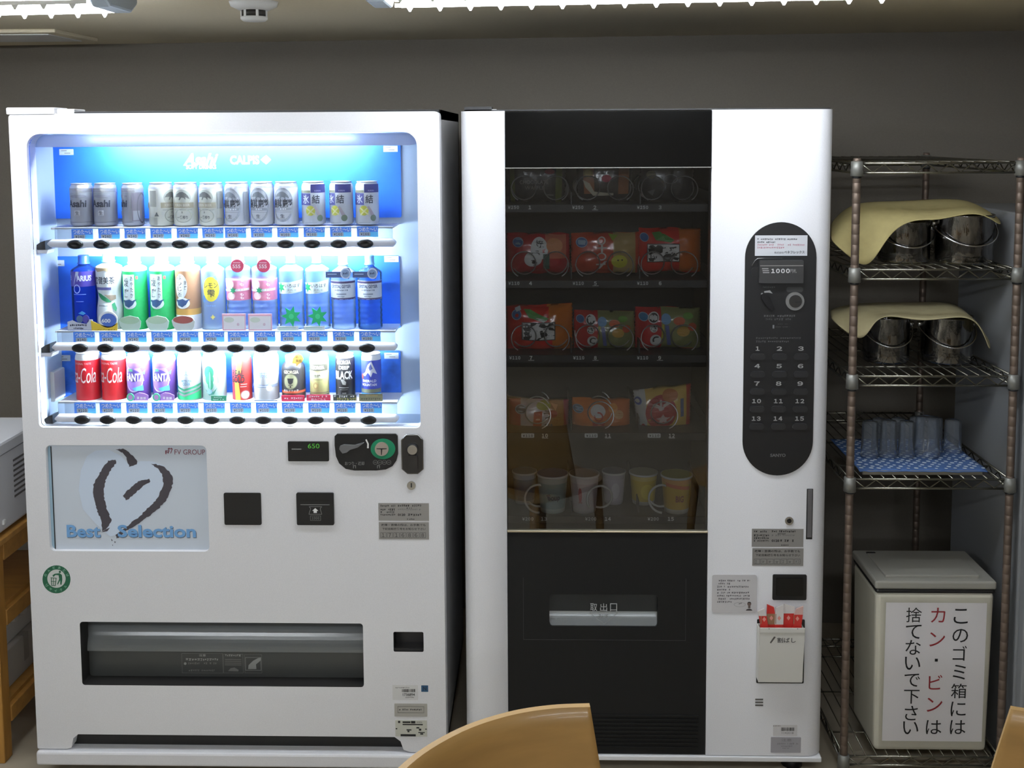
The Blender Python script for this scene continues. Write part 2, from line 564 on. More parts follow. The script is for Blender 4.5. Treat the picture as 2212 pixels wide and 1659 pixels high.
# cut the kick recess into the lower edge of the outline
low = [(kx1 + 0.03, kbz), (kx1 + 0.012, kbz + 0.006), (kx1 + 0.004, kz - 0.012), (kx1 - 0.012, kz), (kx0 + 0.012, kz), (kx0 - 0.002, kz - 0.012), (kx0 - 0.008, kbz + 0.004), (kx0 - 0.02, kbz)]
right = outer[0:12]
left = outer[12:]
outer2 = right + left + low[::-1]
holes = [rrect(w_[0], w_[1], w_[2], w_[3], 0.036, 6, 0.012), rrect(lcd[0], lcd[1], lcd[2], lcd[3], 0.014, 4), rrect(dlv[0], dlv[1], dlv[2], dlv[3], 0.008, 3), rrect(crt[0], crt[1], crt[2], crt[3], 0.004, 3)]
mb = MB(); mb.plate([outer2] + holes, DY, DY + 0.05, WHITE, sides={3: DARK, 4: DARK})
door = mb.build('door_panel', DM, bevel=0.002, bseg=2)
mb = MB()
mb.box(DXL, DXR, DY - 0.012, DY + 0.05, DZB - 0.003, kbz - 0.003, WHITE)
mb.build('base_skirt', DM, bevel=0.006)
mb = MB(); mb.box(kx0 - 0.03, kx1 + 0.03, DY + 0.03, DY + 0.045, kbz - 0.004, kz + 0.02, DARK); mb.build('kick_recess', DM)
hx = rc(18, 236, 118, 250, DY)
mb = MB(); mb.box(DXL - 0.004, hx[1], DY - 0.004, DY + 0.08, DZT - 0.002, DZT + 0.016, WHITE2)
mb.box(hx[1], hx[1] + 0.048, DY + 0.01, DY + 0.08, DZT, DZT + 0.012, WHITE2); mb.build('hinge_cover', DM, bevel=0.003)
mb = MB(); mb.box(DXL + 0.17, DXR - 0.002, DY + 0.01, DY + 0.05, DZT + 0.0005, DZT + 0.005, BLACK); mb.build('top_gasket', DM)
# display box
BOXD = DY + 0.165
INNER = M('display_inner_white', (158, 174, 194), 0.5)
mb = MB()
e = 0.004
mb.box(w_[0] - e - 0.006, w_[0] - e, DY + 0.05, BOXD, w_[2] - 0.02, w_[3] + 0.02, INNER)
mb.box(w_[1] + e, w_[1] + e + 0.006, DY + 0.05, BOXD, w_[2] - 0.02, w_[3] + 0.02, INNER)
mb.box(w_[0] - e, w_[1] + e, DY + 0.05, BOXD, w_[3] + 0.004, w_[3] + 0.01, INNER)
mb.box(w_[0] - e, w_[1] + e, DY + 0.05, BOXD, w_[2] - 0.012, w_[2] - 0.006, INNER)
mb.box(w_[0] - e, w_[1] + e, BOXD, BOXD + 0.006, w_[2] - 0.02, w_[3] + 0.02, INNER)
mb.build('display_box', DM)
mb = MB(); mb.plate([rrect(w_[0] + 0.0005, w_[1] - 0.0005, w_[2] + 0.0005, w_[3] - 0.0005, 0.036, 6, 0.012)], DY + 0.012, DY + 0.015, glass('display_glass', 1.35), back=False)
mb.build('window_glass', DM)
BLUE = M('backdrop_blue', (38, 108, 226), 0.55, noise_amt=0.10, noise_scale=14)
BLUE2 = M('backdrop_ice_blue', (45, 106, 208), 0.55, noise_amt=0.3, noise_scale=26)
PB = BOXD - 0.004
tagstk = M('sticker_pale', (200, 208, 220), 0.6)
for i, (x0, y0, x1, y1, mt) in enumerate(((112, 296, 866, 471, BLUE), (106, 553, 864, 709, BLUE), (118, 758, 866, 857, BLUE2))):
    q = rc(x0, y0, x1, y1, PB)
    mb = MB(); mb.plate([rrect(q[0], q[1], q[2], q[3], 0.005, 3)], PB, PB + 0.003, mt)
    bp = mb.build('backdrop_panel', DM)
    if i == 0:
        mb = MB()
        text_px(mb, 'Asahi', 400, 331, 468, 358, WINK, PB, 0.05, shear=0.35)
        text_px(mb, 'SOFT DRINKS', 402, 356, 467, 365, WINK, PB, 0.02)
        mb.build('maker_lettering', bp)
        mb = MB()
        text_px(mb, 'CALPIS', 497, 336, 560, 355, WINK, PB, 0.035)
        print_px(mb, [(563, 345), (575, 335), (586, 345), (575, 355)], WINK, PB)
        print_px(mb, ell(573, 345, 7, 7, 12), WINK, PB, e=0.0007)
        mb.build('maker_lettering', bp)
    for (sx, sy) in ((128, 322), (828, 315)) if i == 0 else (((108, 562), (830, 553)) if i == 1 else ((121, 767), (830, 762))):
        mb = MB()
        rect_px(mb, sx, sy, sx + 31, sy + 13, tagstk, PB)
        for k in range(2):
            rect_px(mb, sx + 4 + 7 * k, sy + 3 + 5 * k, sx + 16 + 8 * k, sy + 4.5 + 5 * k, GINK, PB, 0.0008)
        mb.build('corner_sticker', bp)
# lamps of the display: a tube above, one behind every button rail
TM = M('display_tube', (225, 242, 255), 0.5, emit=TUBE)
DIFF = M('lamp_diffuser', (240, 246, 252), 0.5, trans=0.55)
q = rc(62, 289, 899, 316, DY + 0.05)
mb = MB(); mb.plate([[(q[0], q[2] + 0.004), (q[0] + 0.02, q[2]), (q[1] - 0.02, q[2]), (q[1], q[2] + 0.004), (q[1], q[3]), (q[0], q[3])]], DY + 0.055, DY + 0.058, DIFF)
mb.build('lamp_cover', DM)
tx0, tx1 = at(205, 500, DY + 0.06).x, at(770, 500, DY + 0.06).x
zt = at(480, 300, DY + 0.08).z
mb = MB(); mb.tube([(tx0, DY + 0.068, zt), (tx1, DY + 0.068, zt)], 0.0065, M('display_top_tube', (225, 242, 255), 0.5, emit=TUBE * 0.62), 10); mb.build('lamp_tube', DM)
RAILS = (
 dict(y=(529, 523), x=(102, 854), lab=(494.5, 517.5, 489, 511.5), bx=[163, 219.5, 276, 332.5, 389, 445.5, 502.6, 559.6, 616.8, 674, 731.6, 789],
      lx=[178, 236, 292, 348, 405, 460, 509, 565, 622, 679, 736, 794], price=['¥240', '¥240', '¥240', '¥240', '¥240', '¥240', '¥160', '¥160', '¥160', '¥160', '¥160', '¥160']),
 dict(y=(752, 749), x=(112, 857), lab=(717, 740, 715, 737), bx=[172.8, 228, 284, 340.5, 396, 452.5, 508.5, 565.7, 622, 679, 736, 793],
      lx=[182, 238, 294, 350, 406, 462, 515, 572, 629, 685, 742, 799], price=['¥140', '¥140', '¥140', '¥140', '¥140', '¥150', '¥130', '¥130', '¥100', '¥100', '¥100', '¥100']),
 dict(y=(906, 905), x=(118, 860), lab=(870, 893, 869.5, 892), bx=[178, 233, 289, 344.5, 401, 457, 513, 569, 625.8, 682, 739, 796],
      lx=[184, 239, 296, 351, 406, 463, 520, 576, 632, 689, 745, 802], price=['¥110'] * 8 + ['¥130'] + ['¥110'] * 3))
RAILW = M('rail_white', (224, 224, 228), 0.35)
BTN = M('button_black', (18, 18, 20), 0.3)
TAGB = M('tag_blue', (72, 128, 220), 0.5)
TAGC = M('tag_cyan', (96, 188, 236), 0.5)
TAGG = M('tag_grey', (150, 160, 172), 0.5)
CLEAR = glass('clear_acrylic', 1.3, (240, 244, 246), 0.1, 0.22, (230, 232, 236))
RY = DY + 0.022
# one shared button mesh: a convex oval push button
bw = (at(180, 529, RY).x - at(145.5, 529, RY).x) / 2
bh = (at(163, 519, RY).z - at(163, 539, RY).z) / 2
rings = [(1.0, 0.0), (1.0, -0.0035), (0.86, -0.0062), (0.55, -0.0075), (0.3, -0.0066)]
N = 22
btn_mesh = None
for ri, r in enumerate(RAILS):
    yl, yr = r['y']
    ym = (yl + yr) / 2
    zc = at(480, ym, RY).z
    X0, X1 = at(r['x'][0], yl, RY).x, at(r['x'][1], yr, RY).x
    bxs = [at(b_, yl + (yr - yl) * i / 11, RY).x for i, b_ in enumerate(r['bx'])]
    # rail: rounded bar with a swell around every button
    hs = 0.0112
    top, bot = [], []
    n = 132
    for i in range(n + 1):
        x = X0 + (X1 - X0) * i / n
        d = min(abs(x - b_) for b_ in bxs)
        sw = 0.0045 * math.exp(-(d / 0.017) ** 2)
        edge = min(x - X0, X1 - x)
        k = 1.0 if edge > 0.008 else math.sqrt(max(0.0, 1 - ((0.008 - edge) / 0.008) ** 2)) * 0.75 + 0.25
        top.append((x, zc + (hs + sw * 0.5) * k)); bot.append((x, zc - (hs + sw) * k))
    mb = MB()
    cross = []
    for t, yy in ((-1, 0.014), (-0.86, 0.004), (-0.6, 0.0), (0.55, 0.0), (0.85, 0.004), (1, 0.014)):
        cross.append((t, yy))
    base = len(mb.v)
    for i in range(n + 1):
        zm, hh = (top[i][1] + bot[i][1]) / 2, (top[i][1] - bot[i][1]) / 2
        for t, yy in cross:
            mb.v.append((top[i][0], RY + yy, zm + t * hh))
        mb.v.append((top[i][0], RY + 0.022, zm - 0.8 * hh)); mb.v.append((top[i][0], RY + 0.022, zm + 0.8 * hh))
    m_i = mb.mi(RAILW)
    ring = [0, 1, 2, 3, 4, 5, 7, 6]
    for i in range(n):
        for a_, b_ in zip(ring, ring[1:] + ring[:1]):
            mb.f.append((base + i * 8 + a_, base + (i + 1) * 8 + a_, base + (i + 1) * 8 + b_, base + i * 8 + b_)); mb.m.append(m_i); mb.sm.append(True)
    for i in (0, n):
        f = tuple(base + i * 8 + a_ for a_ in ring)
        mb.f.append(f if i == 0 else f[::-1]); mb.m.append(m_i); mb.sm.append(False)
    rail = mb.build('button_rail', DM)
    for b_ in bxs:
        pos = (b_, RY + 0.0002, zc - 0.0015)
        if btn_mesh is None:
            bm_ = MB()
            for k, (s_, yy) in enumerate(rings):
                bm_.v += [(bw * s_ * math.cos(2 * math.pi * i / N), yy, bh * s_ * math.sin(2 * math.pi * i / N)) for i in range(N)]
            k0 = bm_.mi(BTN)
            for k in range(len(rings) - 1):
                for i in range(N):
                    bm_.f.append((k * N + i, k * N + (i + 1) % N, (k + 1) * N + (i + 1) % N, (k + 1) * N + i)); bm_.m.append(k0); bm_.sm.append(True)
            bm_.f.append(tuple((len(rings) - 1) * N + i for i in range(N))); bm_.m.append(k0); bm_.sm.append(True)
            o = bm_.build('push_button', rail)
            o.location = pos
            btn_mesh = o.data
        else:
            link('push_button', btn_mesh, rail, pos)
    # black end bracket on the left and its white foot
    mb = MB()
    xa, xb = at(r['x'][0] - 24, yl + 12, RY + 0.03).x, at(r['x'][0] + 3, yl, RY + 0.03).x
    za, zb_ = zc - 0.016, zc + 0.008
    mb.plate([[(xa, za), (xb, za), (xb, zb_), (xb - 0.012, zb_ - 0.004), (xa, za + 0.005)]], RY + 0.01, RY + 0.05, BLACK)
    mb.plate([[(xa - 0.002, za - 0.008), (xb + 0.004, za - 0.011), (xb + 0.008, za - 0.001), (xa - 0.002, za - 0.001)]], RY + 0.008, RY + 0.05, RAILW)
    mb.build('rail_bracket', rail)
    # product shelf behind the rail, clear tag holder, price tags
    LY = DY + 0.05
    t0, b0, t1, b1 = r['lab']
    zt_, zb2 = at(480, (t0 + t1) / 2, LY).z, at(480, (b0 + b1) / 2, LY).z
    sx0, sx1 = at(118 + 4 * ri, 500 + 200 * ri, LY).x, at(848 + 5 * ri, 500 + 200 * ri, LY).x
    mb = MB(); mb.box(w_[0] + 0.03, sx1, LY + 0.004, BOXD - 0.002, zt_ - 0.004, zt_ + 0.001, WHITE2)
    mb.build('product_shelf', DM)
    mb = MB(); mb.box(sx0, sx1, LY + 0.001, LY + 0.0036, zb2 - 0.003, zt_ + 0.001, CLEAR); hold = mb.build('tag_holder', DM)
    for i, lx in enumerate(r['lx']):
        k = i / 11
        ty, by = t0 + (t1 - t0) * k, b0 + (b1 - b0) * k
        q = rc(lx - 23, ty, lx + 23, by, LY)
        mb = MB(); mb.plate([rect(*q)], LY - 0.0012, LY, TAGB)
        Yp = LY - 0.0012
        rect_px(mb, lx - 4, by - 10.5, lx + 23, by - 0.3, TAGC, Yp, 0.0003)
        text_px(mb, 'つめた～い', lx - 20, ty + 1.5, lx + 21, ty + 11, WINK, Yp, 0.035, e=0.0006)
        rect_px(mb, lx - 18, ty + 12.5, lx + 6, by - 1.5, TAGG, Yp, 0.0006)
        text_px(mb, fw(r['price'][i]), lx - 15, ty + 14, lx + 3, by - 3, INK, Yp, 0.02, e=0.0009, spacing=0.62)
        mb.build('price_tag', hold)
    # lamp tube hidden behind the rail
    mb = MB(); mb.tube([(tx0 + 0.02, DY + 0.062, zc - 0.004), (tx1 - 0.01, DY + 0.062, zc - 0.004)], 0.006, TM, 8); mb.build('lamp_tube', DM)

mb = MB(); block_px(mb, 91, 804, 118, 868, DY + 0.085, DY + 0.15, M('fitting_white', (206, 206, 204), 0.5), 0.004); mb.build('side_fitting', DM, bevel=0.003)

# ---- advertising screen
SCR = DY + 0.013
mb = MB()
q = rc(103, 962, 449, 1191, SCR)
mb.box(lcd[0] - 0.02, lcd[1] + 0.02, SCR + 0.0005, SCR + 0.012, lcd[2] - 0.02, lcd[3] + 0.02, M('screen_glow', (172, 180, 190), 0.3, emit=0.22, noise_amt=0.03, noise_scale=3))
scr = mb.build('advertising_screen', DM)
mb = MB()
HK = M('screen_dark', (66, 62, 70), 0.6)
HL = M('screen_pale_blue', (172, 184, 200), 0.3, emit=0.24)
HB = M('screen_letter_blue', (92, 134, 176), 0.4, emit=0.3)
HS = M('screen_letter_shadow', (84, 92, 104), 0.5)
z7 = dict(sc=4.365, ox=60, oy=930)
print_px(mb, [(560, 240), (640, 190), (760, 180), (880, 240), (960, 330), (1060, 290), (1170, 290), (1280, 330), (1340, 420), (1340, 540), (1270, 680), (1120, 800), (900, 960), (780, 1000), (640, 880), (520, 740), (480, 560), (500, 380)], HL, SCR, e=0.0004, **z7)
def jag(pts, st=16, amp=7):
    out = []
    rnd = random.Random(3)
    for i in range(len(pts)):
        a, b = Vector(pts[i]), Vector(pts[(i + 1) % len(pts)])
        n = max(1, int((b - a).length / st))
        for k in range(n):
            p = a + (b - a) * (k / n)
            out.append((p.x + rnd.uniform(-amp, amp), p.y + rnd.uniform(-amp, amp) * 0.6))
    return out
A_ = [(830, 275), (760, 285), (710, 340), (680, 400), (640, 460), (615, 530), (617, 620), (635, 700), (665, 780), (690, 850), (700, 920), (705, 950), (740, 930), (790, 850), (765, 790), (735, 700), (720, 620), (718, 550), (735, 470), (770, 390), (830, 310)]
B_ = [(830, 180), (900, 172), (950, 205), (1000, 250), (1030, 290), (1025, 315), (960, 345), (940, 310), (930, 250), (890, 210)]
C_ = [(1165, 315), (1210, 318), (1280, 340), (1330, 385), (1365, 440), (1370, 490), (1345, 570), (1300, 660), (1230, 740), (1150, 800), (1070, 860), (1000, 905), (930, 945), (870, 1000), (840, 1020), (830, 985), (900, 930), (960, 890), (990, 850), (1050, 820), (1100, 760), (1170, 700), (1230, 620), (1260, 560), (1280, 480), (1265, 410), (1230, 360)]
D_ = [(900, 615), (940, 565), (1000, 510), (1070, 465), (1140, 458), (1160, 482), (1090, 520), (1030, 570), (970, 630), (930, 655)]
for pp in (A_, B_, C_, D_):
    print_px(mb, jag(pp), HK, SCR, e=0.0007, **z7)
for pp in ([(690, 960), (740, 930), (775, 915), (750, 950)], [(785, 1020), (800, 1035), (792, 1045)], [(815, 1045), (832, 1050), (820, 1062)], [(795, 1080), (803, 1075), (803, 1090)]):
    print_px(mb, pp, HK, SCR, e=0.0007, **z7)
for dx, dy, mt, ee in ((1.2, 1.4, HS, 0.0008), (0, 0, HB, 0.001)):
    text_px(mb, 'Best', 144 + dx, 1134 + dy, 217 + dx, 1161 + dy, mt, SCR, 0.03, e=ee)
    text_px(mb, 'Selection', 254 + dx, 1134 + dy, 423 + dx, 1161 + dy, mt, SCR, 0.03, e=ee)
FVI = C((128, 70, 84))
text_px(mb, 'FV GROUP', 377, 971, 443, 982, FVI, SCR, 0.0)
text_px(mb, 'F', 357, 973, 364, 981, FVI, SCR, 0.03)
for lp in ([(1318, 215), (1328, 190), (1320, 170), (1332, 162), (1343, 170), (1354, 162), (1366, 172), (1352, 212), (1342, 220), (1356, 178), (1346, 172), (1342, 182), (1334, 172), (1330, 178), (1336, 192), (1326, 218)],):
    print_px(mb, lp, FVI, SCR, e=0.0008, **z7)
rect_px(mb, 104, 964, 113.5, 1190, C((150, 178, 196)), SCR, 0.0009)
rect_px(mb, 113.5, 964, 116, 1190, INK, SCR, 0.001)
mb.build('screen_image', scr)

# ---- recycling sticker
mb = MB()
g1 = C((26, 92, 66))
def PR(cx, cy, r, n=36):
    return [(cx + r * math.cos(2 * math.pi * i / n), cy + r * math.sin(2 * math.pi * i / n)) for i in range(n)]
print_px(mb, PR(122, 1251.5, 30.3), g1, DY, e=0.0004)
print_px(mb, PR(122, 1250, 19.8), C((205, 208, 206)), DY, e=0.0007)
z7b = z7
print_px(mb, PR(303, 1333, 11, 12), g1, DY, e=0.001, **z7)
print_px(mb, [(232, 1365), (255, 1350), (300, 1345), (322, 1362), (326, 1405), (318, 1455), (306, 1452), (306, 1412), (284, 1452), (276, 1450), (296, 1400), (290, 1365), (262, 1362), (242, 1382)], g1, DY, e=0.001, **z7)
for pp in ([(215, 1385), (272, 1390), (271, 1396), (215, 1391)], [(218, 1388), (225, 1388), (228, 1462), (221, 1462)], [(264, 1390), (271, 1390), (262, 1466), (255, 1466)], [(221, 1458), (262, 1460), (262, 1466), (221, 1464)], [(240, 1390), (246, 1390), (244, 1464), (238, 1464)], [(217, 1420), (268, 1424), (268, 1429), (217, 1425)]):
    print_px(mb, pp, g1, DY, e=0.001, **z7)
pale = C((150, 190, 170))
for s_, a0, a1, flip in (('のんだあとは', 200, 340, False), ('リサイクル', 148, 40, True)):
    for i, ch in enumerate(s_):
        a = math.radians(a0 + (a1 - a0) * i / (len(s_) - 1))
        px, py = 122 + 25.2 * math.cos(a), 1251 + 25.2 * math.sin(a)
        v = at(px, py, DY - 0.001)
        rot = -(a + math.pi / 2) if not flip else -(a - math.pi / 2)
        mb.text(ch, v.x, v.z, 0.0072, 0.0085, pale, flat(DY - 0.001), 0.02, rot=rot, keep=True)
mb.build('recycling_sticker', DM)

# ---- money panel, lock, slots
mb = MB(); block_px(mb, 622, 954, 710, 996.5, DY - 0.004, DY + 0.01, BLACK, 0.003)
dsp = mb.build('amount_display', DM, bevel=0.0015)
mb = MB(); text_px(mb, '650', 665, 958.5, 690, 968.5, M('led_green', (70, 150, 50), 0.5, emit=0.35), DY - 0.004, 0.0)
rect_px(mb, 630, 969, 651, 971.5, GINK, DY - 0.004); mb.build('digits', dsp)
mb = MB()
z8 = dict(sc=4.254, ox=460, oy=920)
cp_ = [(1140, 75), (1680, 75), (1697, 95), (1700, 260), (1685, 320), (1650, 370), (1590, 400), (1500, 410), (1300, 410), (1220, 395), (1160, 345), (1130, 280), (1118, 180), (1118, 95)]
mb.plate([pxpoly(cp_, DY - 0.006, **z8)[::-1]], DY - 0.006, DY + 0.01, BLACK)
cpan = mb.build('coin_panel', DM, bevel=0.0025)
mb = MB()
lv = [(1160, 215), (1165, 188), (1200, 175), (1300, 180), (1390, 155), (1330, 200), (1260, 220), (1230, 245), (1190, 255)]
mb.plate([pxpoly(lv, DY - 0.014, **z8)[::-1]], DY - 0.014, DY - 0.006, M('lever_grey', (96, 96, 98), 0.4)); mb.build('return_lever', cpan, bevel=0.002)
mb = MB(); mb.plate([pxpoly(ell(1562, 212, 113, 94, 36), DY - 0.008, **z8)[::-1]], DY - 0.008, DY - 0.006, C((10, 120, 84))); cs_ = mb.build('coin_slot_surround', cpan)
mb = MB(); mb.plate([pxpoly(ell(1550, 214, 63, 63, 32), DY - 0.012, **z8)[::-1]], DY - 0.012, DY - 0.008, M('coin_slot_metal', (190, 180, 172), 0.35, 0.7)); mb.build('coin_slot', cs_, bevel=0.001)
mb = MB(); print_px(mb, [(1503, 206), (1597, 206), (1597, 213), (1556, 216), (1552, 268), (1545, 268), (1543, 216), (1503, 213)], INK, DY - 0.012, e=0.0008, **z8); mb.build('slot_mark', cs_)
mb = MB()
print_px(mb, [(1400, 128), (1412, 122), (1432, 165), (1432, 205), (1416, 205), (1418, 165)], WINK, DY - 0.006, e=0.0008, **z8)
text_px(mb, 'おつり・返却', 745, 997, 787, 1005, GINK, DY - 0.006, 0.03)
for cx_, s_ in ((1492, '500'), (1534, '100'), (1575, '50'), (1617, '10')):
    o_, i_ = PR(cx_, 335, 21, 20), PR(cx_, 335, 18, 20)
    for k in range(20):
        print_px(mb, [o_[k], o_[(k + 1) % 20], i_[(k + 1) % 20], i_[k]], GINK, DY - 0.006, e=0.0008, **z8)
    v = at(460 + cx_ / 4.254, 920 + 335 / 4.254, DY - 0.007)
    mb.text(fw(s_), v.x, v.z, 0.006, 0.003, GINK, flat(DY - 0.007), 0.03, spacing=0.62)
for pp in ([(1288, 362), (1314, 362), (1314, 390), (1308, 390), (1308, 368), (1294, 368), (1294, 390), (1288, 390)], [(1508, 362), (1534, 362), (1534, 390), (1528, 390), (1528, 368), (1514, 368), (1514, 390), (1508, 390)]):
    print_px(mb, pp, GINK, DY - 0.006, e=0.0008, **z8)
mb.build('panel_print', cpan)
mb = MB(); lk = rc(868.5, 940, 913, 1023, DY - 0.01)
mb.plate([[(lk[0], lk[2] + 0.012), (lk[0] + 0.014, lk[2]), (lk[1] - 0.014, lk[2]), (lk[1], lk[2] + 0.012), (lk[1], lk[3] - 0.014), (lk[1] - 0.012, lk[3]), (lk[0] + 0.012, lk[3]), (lk[0], lk[3] - 0.014)]], DY - 0.01, DY + 0.01, M('lock_black', (30, 30, 32), 0.25, coat=0.5))
lko = mb.build('lock_plate', DM, bevel=0.004, bseg=3)
lkp = [(lk[0], lk[2] + 0.012), (lk[0] + 0.014, lk[2]), (lk[1] - 0.014, lk[2]), (lk[1], lk[2] + 0.012), (lk[1], lk[3] - 0.014), (lk[1] - 0.012, lk[3]), (lk[0] + 0.012, lk[3]), (lk[0], lk[3] - 0.014)]
mb = MB(); mb.tube([(x, DY - 0.008, z) for x, z in lkp], 0.0022, M('dark_chrome', (150, 150, 152), 0.18, 1.0), 8, closed=True); mb.build('lock_rim', lko)
def disc(mb_, px, py, rpx, Y0, Y1, mat, n=28):
    c = at(px, py, Y0); r_ = (at(px + rpx, py, Y0).x - c.x)
    mb_.plate([ell(c.x, c.z, r_, r_, n)], Y0, Y1, mat)
mb = MB(); disc(mb, 890.5, 971, 13, DY - 0.014, DY - 0.01, BLACK); disc(mb, 890.5, 972, 10.5, DY - 0.022, DY - 0.014, CHROME); mb.build('lock_cylinder', lko, bevel=0.002)
mb = MB(); a4 = rc(881, 984, 902, 1019, DY - 0.016); mb.plate([rrect(*a4, 0.006, 4)], DY - 0.016, DY - 0.01, M('lock_black', (30, 30, 32), 0.25)); mb.build('pull_handle', lko, bevel=0.003)
mb = MB(); disc(mb, 888.5, 1049, 9.5, DY - 0.004, DY, CHROME); ko = mb.build('key_cylinder', DM, bevel=0.0015)
mb = MB(); rect_px(mb, 887.3, 1044, 889.7, 1053, INK, DY - 0.004, 0.0008); mb.build('keyhole', ko)
mb = MB(); block_px(mb, 484, 1065, 564, 1134, DY - 0.003, DY + 0.01, BLACK, 0.004); mb.build('blank_cover', DM, bevel=0.002)
mb = MB(); block_px(mb, 640.5, 1065, 721, 1134.5, DY - 0.006, DY + 0.01, BLACK, 0.004); bs = mb.build('bill_slot', DM, bevel=0.003)
mb = MB(); yb = DY - 0.006
rect_px(mb, 649, 1089.5, 712, 1091, GINK, yb)
rect_px(mb, 649, 1080, 712, 1083, C((8, 8, 8)), yb)
frm = [(885, 742), (1000, 742), (985, 760), (1000, 812), (882, 812), (898, 760)]
for k in range(6):
    a, b = Vector(frm[k]), Vector(frm[(k + 1) % 6]); n_ = (b - a).normalized(); n_ = Vector((-n_.y, n_.x)) * 2.5
    print_px(mb, [tuple(a - n_), tuple(b - n_), tuple(b + n_), tuple(a + n_)], GINK, yb, e=0.0008, **z8)
print_px(mb, [(940, 755), (968, 780), (955, 780), (955, 800), (925, 800), (925, 780), (912, 780)], WINK, yb, e=0.0008, **z8)
frame_px(mb, 670, 1114, 693, 1124.5, 0.8, GINK, yb)
text_px(mb, fw('1000'), 673.5, 1116.5, 689.5, 1122, GINK, yb, 0.02, spacing=0.62)
mb.build('slot_print', bs)
# ---- information plates
def scrib(mb_, x0, y0, x1, y1, mat, Y, seed=0, e=0.0005):
    """a line of print too small to read in the photograph: a row of small uneven marks"""
    rnd = random.Random(int(x0 * 31 + y0 * 7) + seed)
    h = y1 - y0
    x = x0
    while x < x1 - h * 0.3:
        w = h * rnd.uniform(0.45, 0.95)
        a = y0 + h * rnd.uniform(0, 0.3)
        b = y1 - h * rnd.uniform(0, 0.3)
        if rnd.random() < 0.85:
            rect_px(mb_, x, a, min(x + w, x1), a + h * 0.22, mat, Y, e)
            rect_px(mb_, x + w * rnd.uniform(0.1, 0.5), a, min(x + w * 0.72, x1), b, mat, Y, e + 0.00002)
            rect_px(mb_, x, b - h * 0.2, min(x + w * rnd.uniform(0.6, 1), x1), b, mat, Y, e + 0.00004)
        x += w + h * 0.22
def plate_px(name, x0, y0, x1, y1, parent, mat, texts, Y, boxes=(), r=0.0):
    m_ = MB(); block_px(m_, x0, y0, x1, y1, Y - 0.001, Y, mat, r); po = m_.build(name, parent)
    m_ = MB()
    for t in texts:
        body, a, b, c_, d = t[:5]
        if body is None:
            scrib(m_, a, b, c_, d, t[5] if len(t) > 5 else INK, Y - 0.001)
            continue
        text_px(m_, body, a, b, c_, d, t[5] if len(t) > 5 else INK, Y - 0.001, t[6] if len(t) > 6 else 0.0, e=0.0004)
    for (a, b, c_, d, tt) in boxes:
        frame_px(m_, a, b, c_, d, tt, INK, Y - 0.001, 0.0004)
    if m_.f:
        m_.build('plate_print', po)
    return po
def info_plates(parent, X0, Y0, Y, w, hands=True):
    s_ = w / 109.0
    f = lambda x, y: (X0 + x * s_, Y0 + y * s_)
    T = lambda body, x0, y0, x1, y1, mt=INK, b=0.0: (body, *f(x0, y0), *f(x1, y1), mt, b)
    plate_px('information_plate', *f(0, 0), *f(109, 38), parent, PLATE,
             [T(None, 4.5, 3.5, 36, 8), T(None, 42, 3, 92, 7.5), T(None, 4.5, 11.5, 36, 16), T(None, 42, 11.5, 93, 15.5, GINK), T(None, 4.5, 17.5, 36, 21.5), T(None, 4.5, 23, 36, 27), T('0120', 42, 22.5, 58, 27.5, INK, 0.03), T(None, 60, 22.5, 92, 27.5), T(None, 55, 9, 72, 12), T(None, 62, 33, 78, 36)], Y)
    bx = [(*f(4.5 + 14.2 * k, 63.5), *f(4.5 + 14.2 * k + 12.5, 74.5), 0.5 * s_) for k in range(7)]
    ht = [T(fw(c_), 7.5 + 14.2 * k, 65, 13 + 14.2 * k, 73) for k, c_ in enumerate('1716868')] if hands else [T(None, 7 + 14.2 * k, 66, 14 + 14.2 * k, 73, GINK) for k in range(7)]
    plate_px('number_plate', *f(1, 41), *f(109, 78), parent, PLATE,
             [T('故障・苦情の際は、お手数でも', 6, 44.5, 102, 49.5, INK, 0.02), T('下記自販機番号をお知らせ下さい', 8, 53, 102, 58, INK, 0.02)] + ht, Y, bx)
info_plates(DM, 817.5, 1087, DY, 109)
# ---- delivery bay
GREYP = M('bay_grey', (112, 116, 118), 0.16)
FLAP = M('bay_flap', (66, 68, 68), 0.42)
mb = MB()
n = 14
c0, c1 = dlv[0] - 0.01, dlv[1] + 0.01
zt_, zm_ = dlv[3], at(480, 1412, DY + 0.03).z
prof = []
for i in range(n + 1):
    t = i / n
    prof.append((DY + 0.11 - 0.07 * math.sin(t * math.pi / 2), zt_ + 0.01 - (zt_ + 0.01 - zm_) * t))
for i in range(n):
    (ya, za), (yb_, zb_) = prof[i], prof[i + 1]
    mb.add([(c0, ya, za), (c1, ya, za), (c1, yb_, zb_), (c0, yb_, zb_)], [(0, 3, 2, 1)], GREYP, True)
mb.build('bay_hood', DM)
mb = MB()
mb.box(c0, c1, DY + 0.052, DY + 0.058, dlv[2] - 0.01, zm_ + 0.002, FLAP)
mb.box(c0, c1, DY + 0.05, DY + 0.3, dlv[2] - 0.016, dlv[2] - 0.01, DARK)
mb.box(c0 - 0.006, c0, DY + 0.05, DY + 0.3, dlv[2] - 0.016, zt_ + 0.016, DARK)
mb.box(c1, c1 + 0.006, DY + 0.05, DY + 0.3, dlv[2] - 0.016, zt_ + 0.016, DARK)
mb.box(c0, c1, DY + 0.05, DY + 0.3, zt_ + 0.01, zt_ + 0.016, DARK)
mb.box(c0, c1, DY + 0.3, DY + 0.306, dlv[2] - 0.016, zt_ + 0.016, DARK)
flap = mb.build('delivery_flap', DM)
mb = MB(); YF_ = DY + 0.052
FI = C((150, 152, 152))
def zp(x, y):
    return 60 + x / 2.353, 1300 + y / 2.353
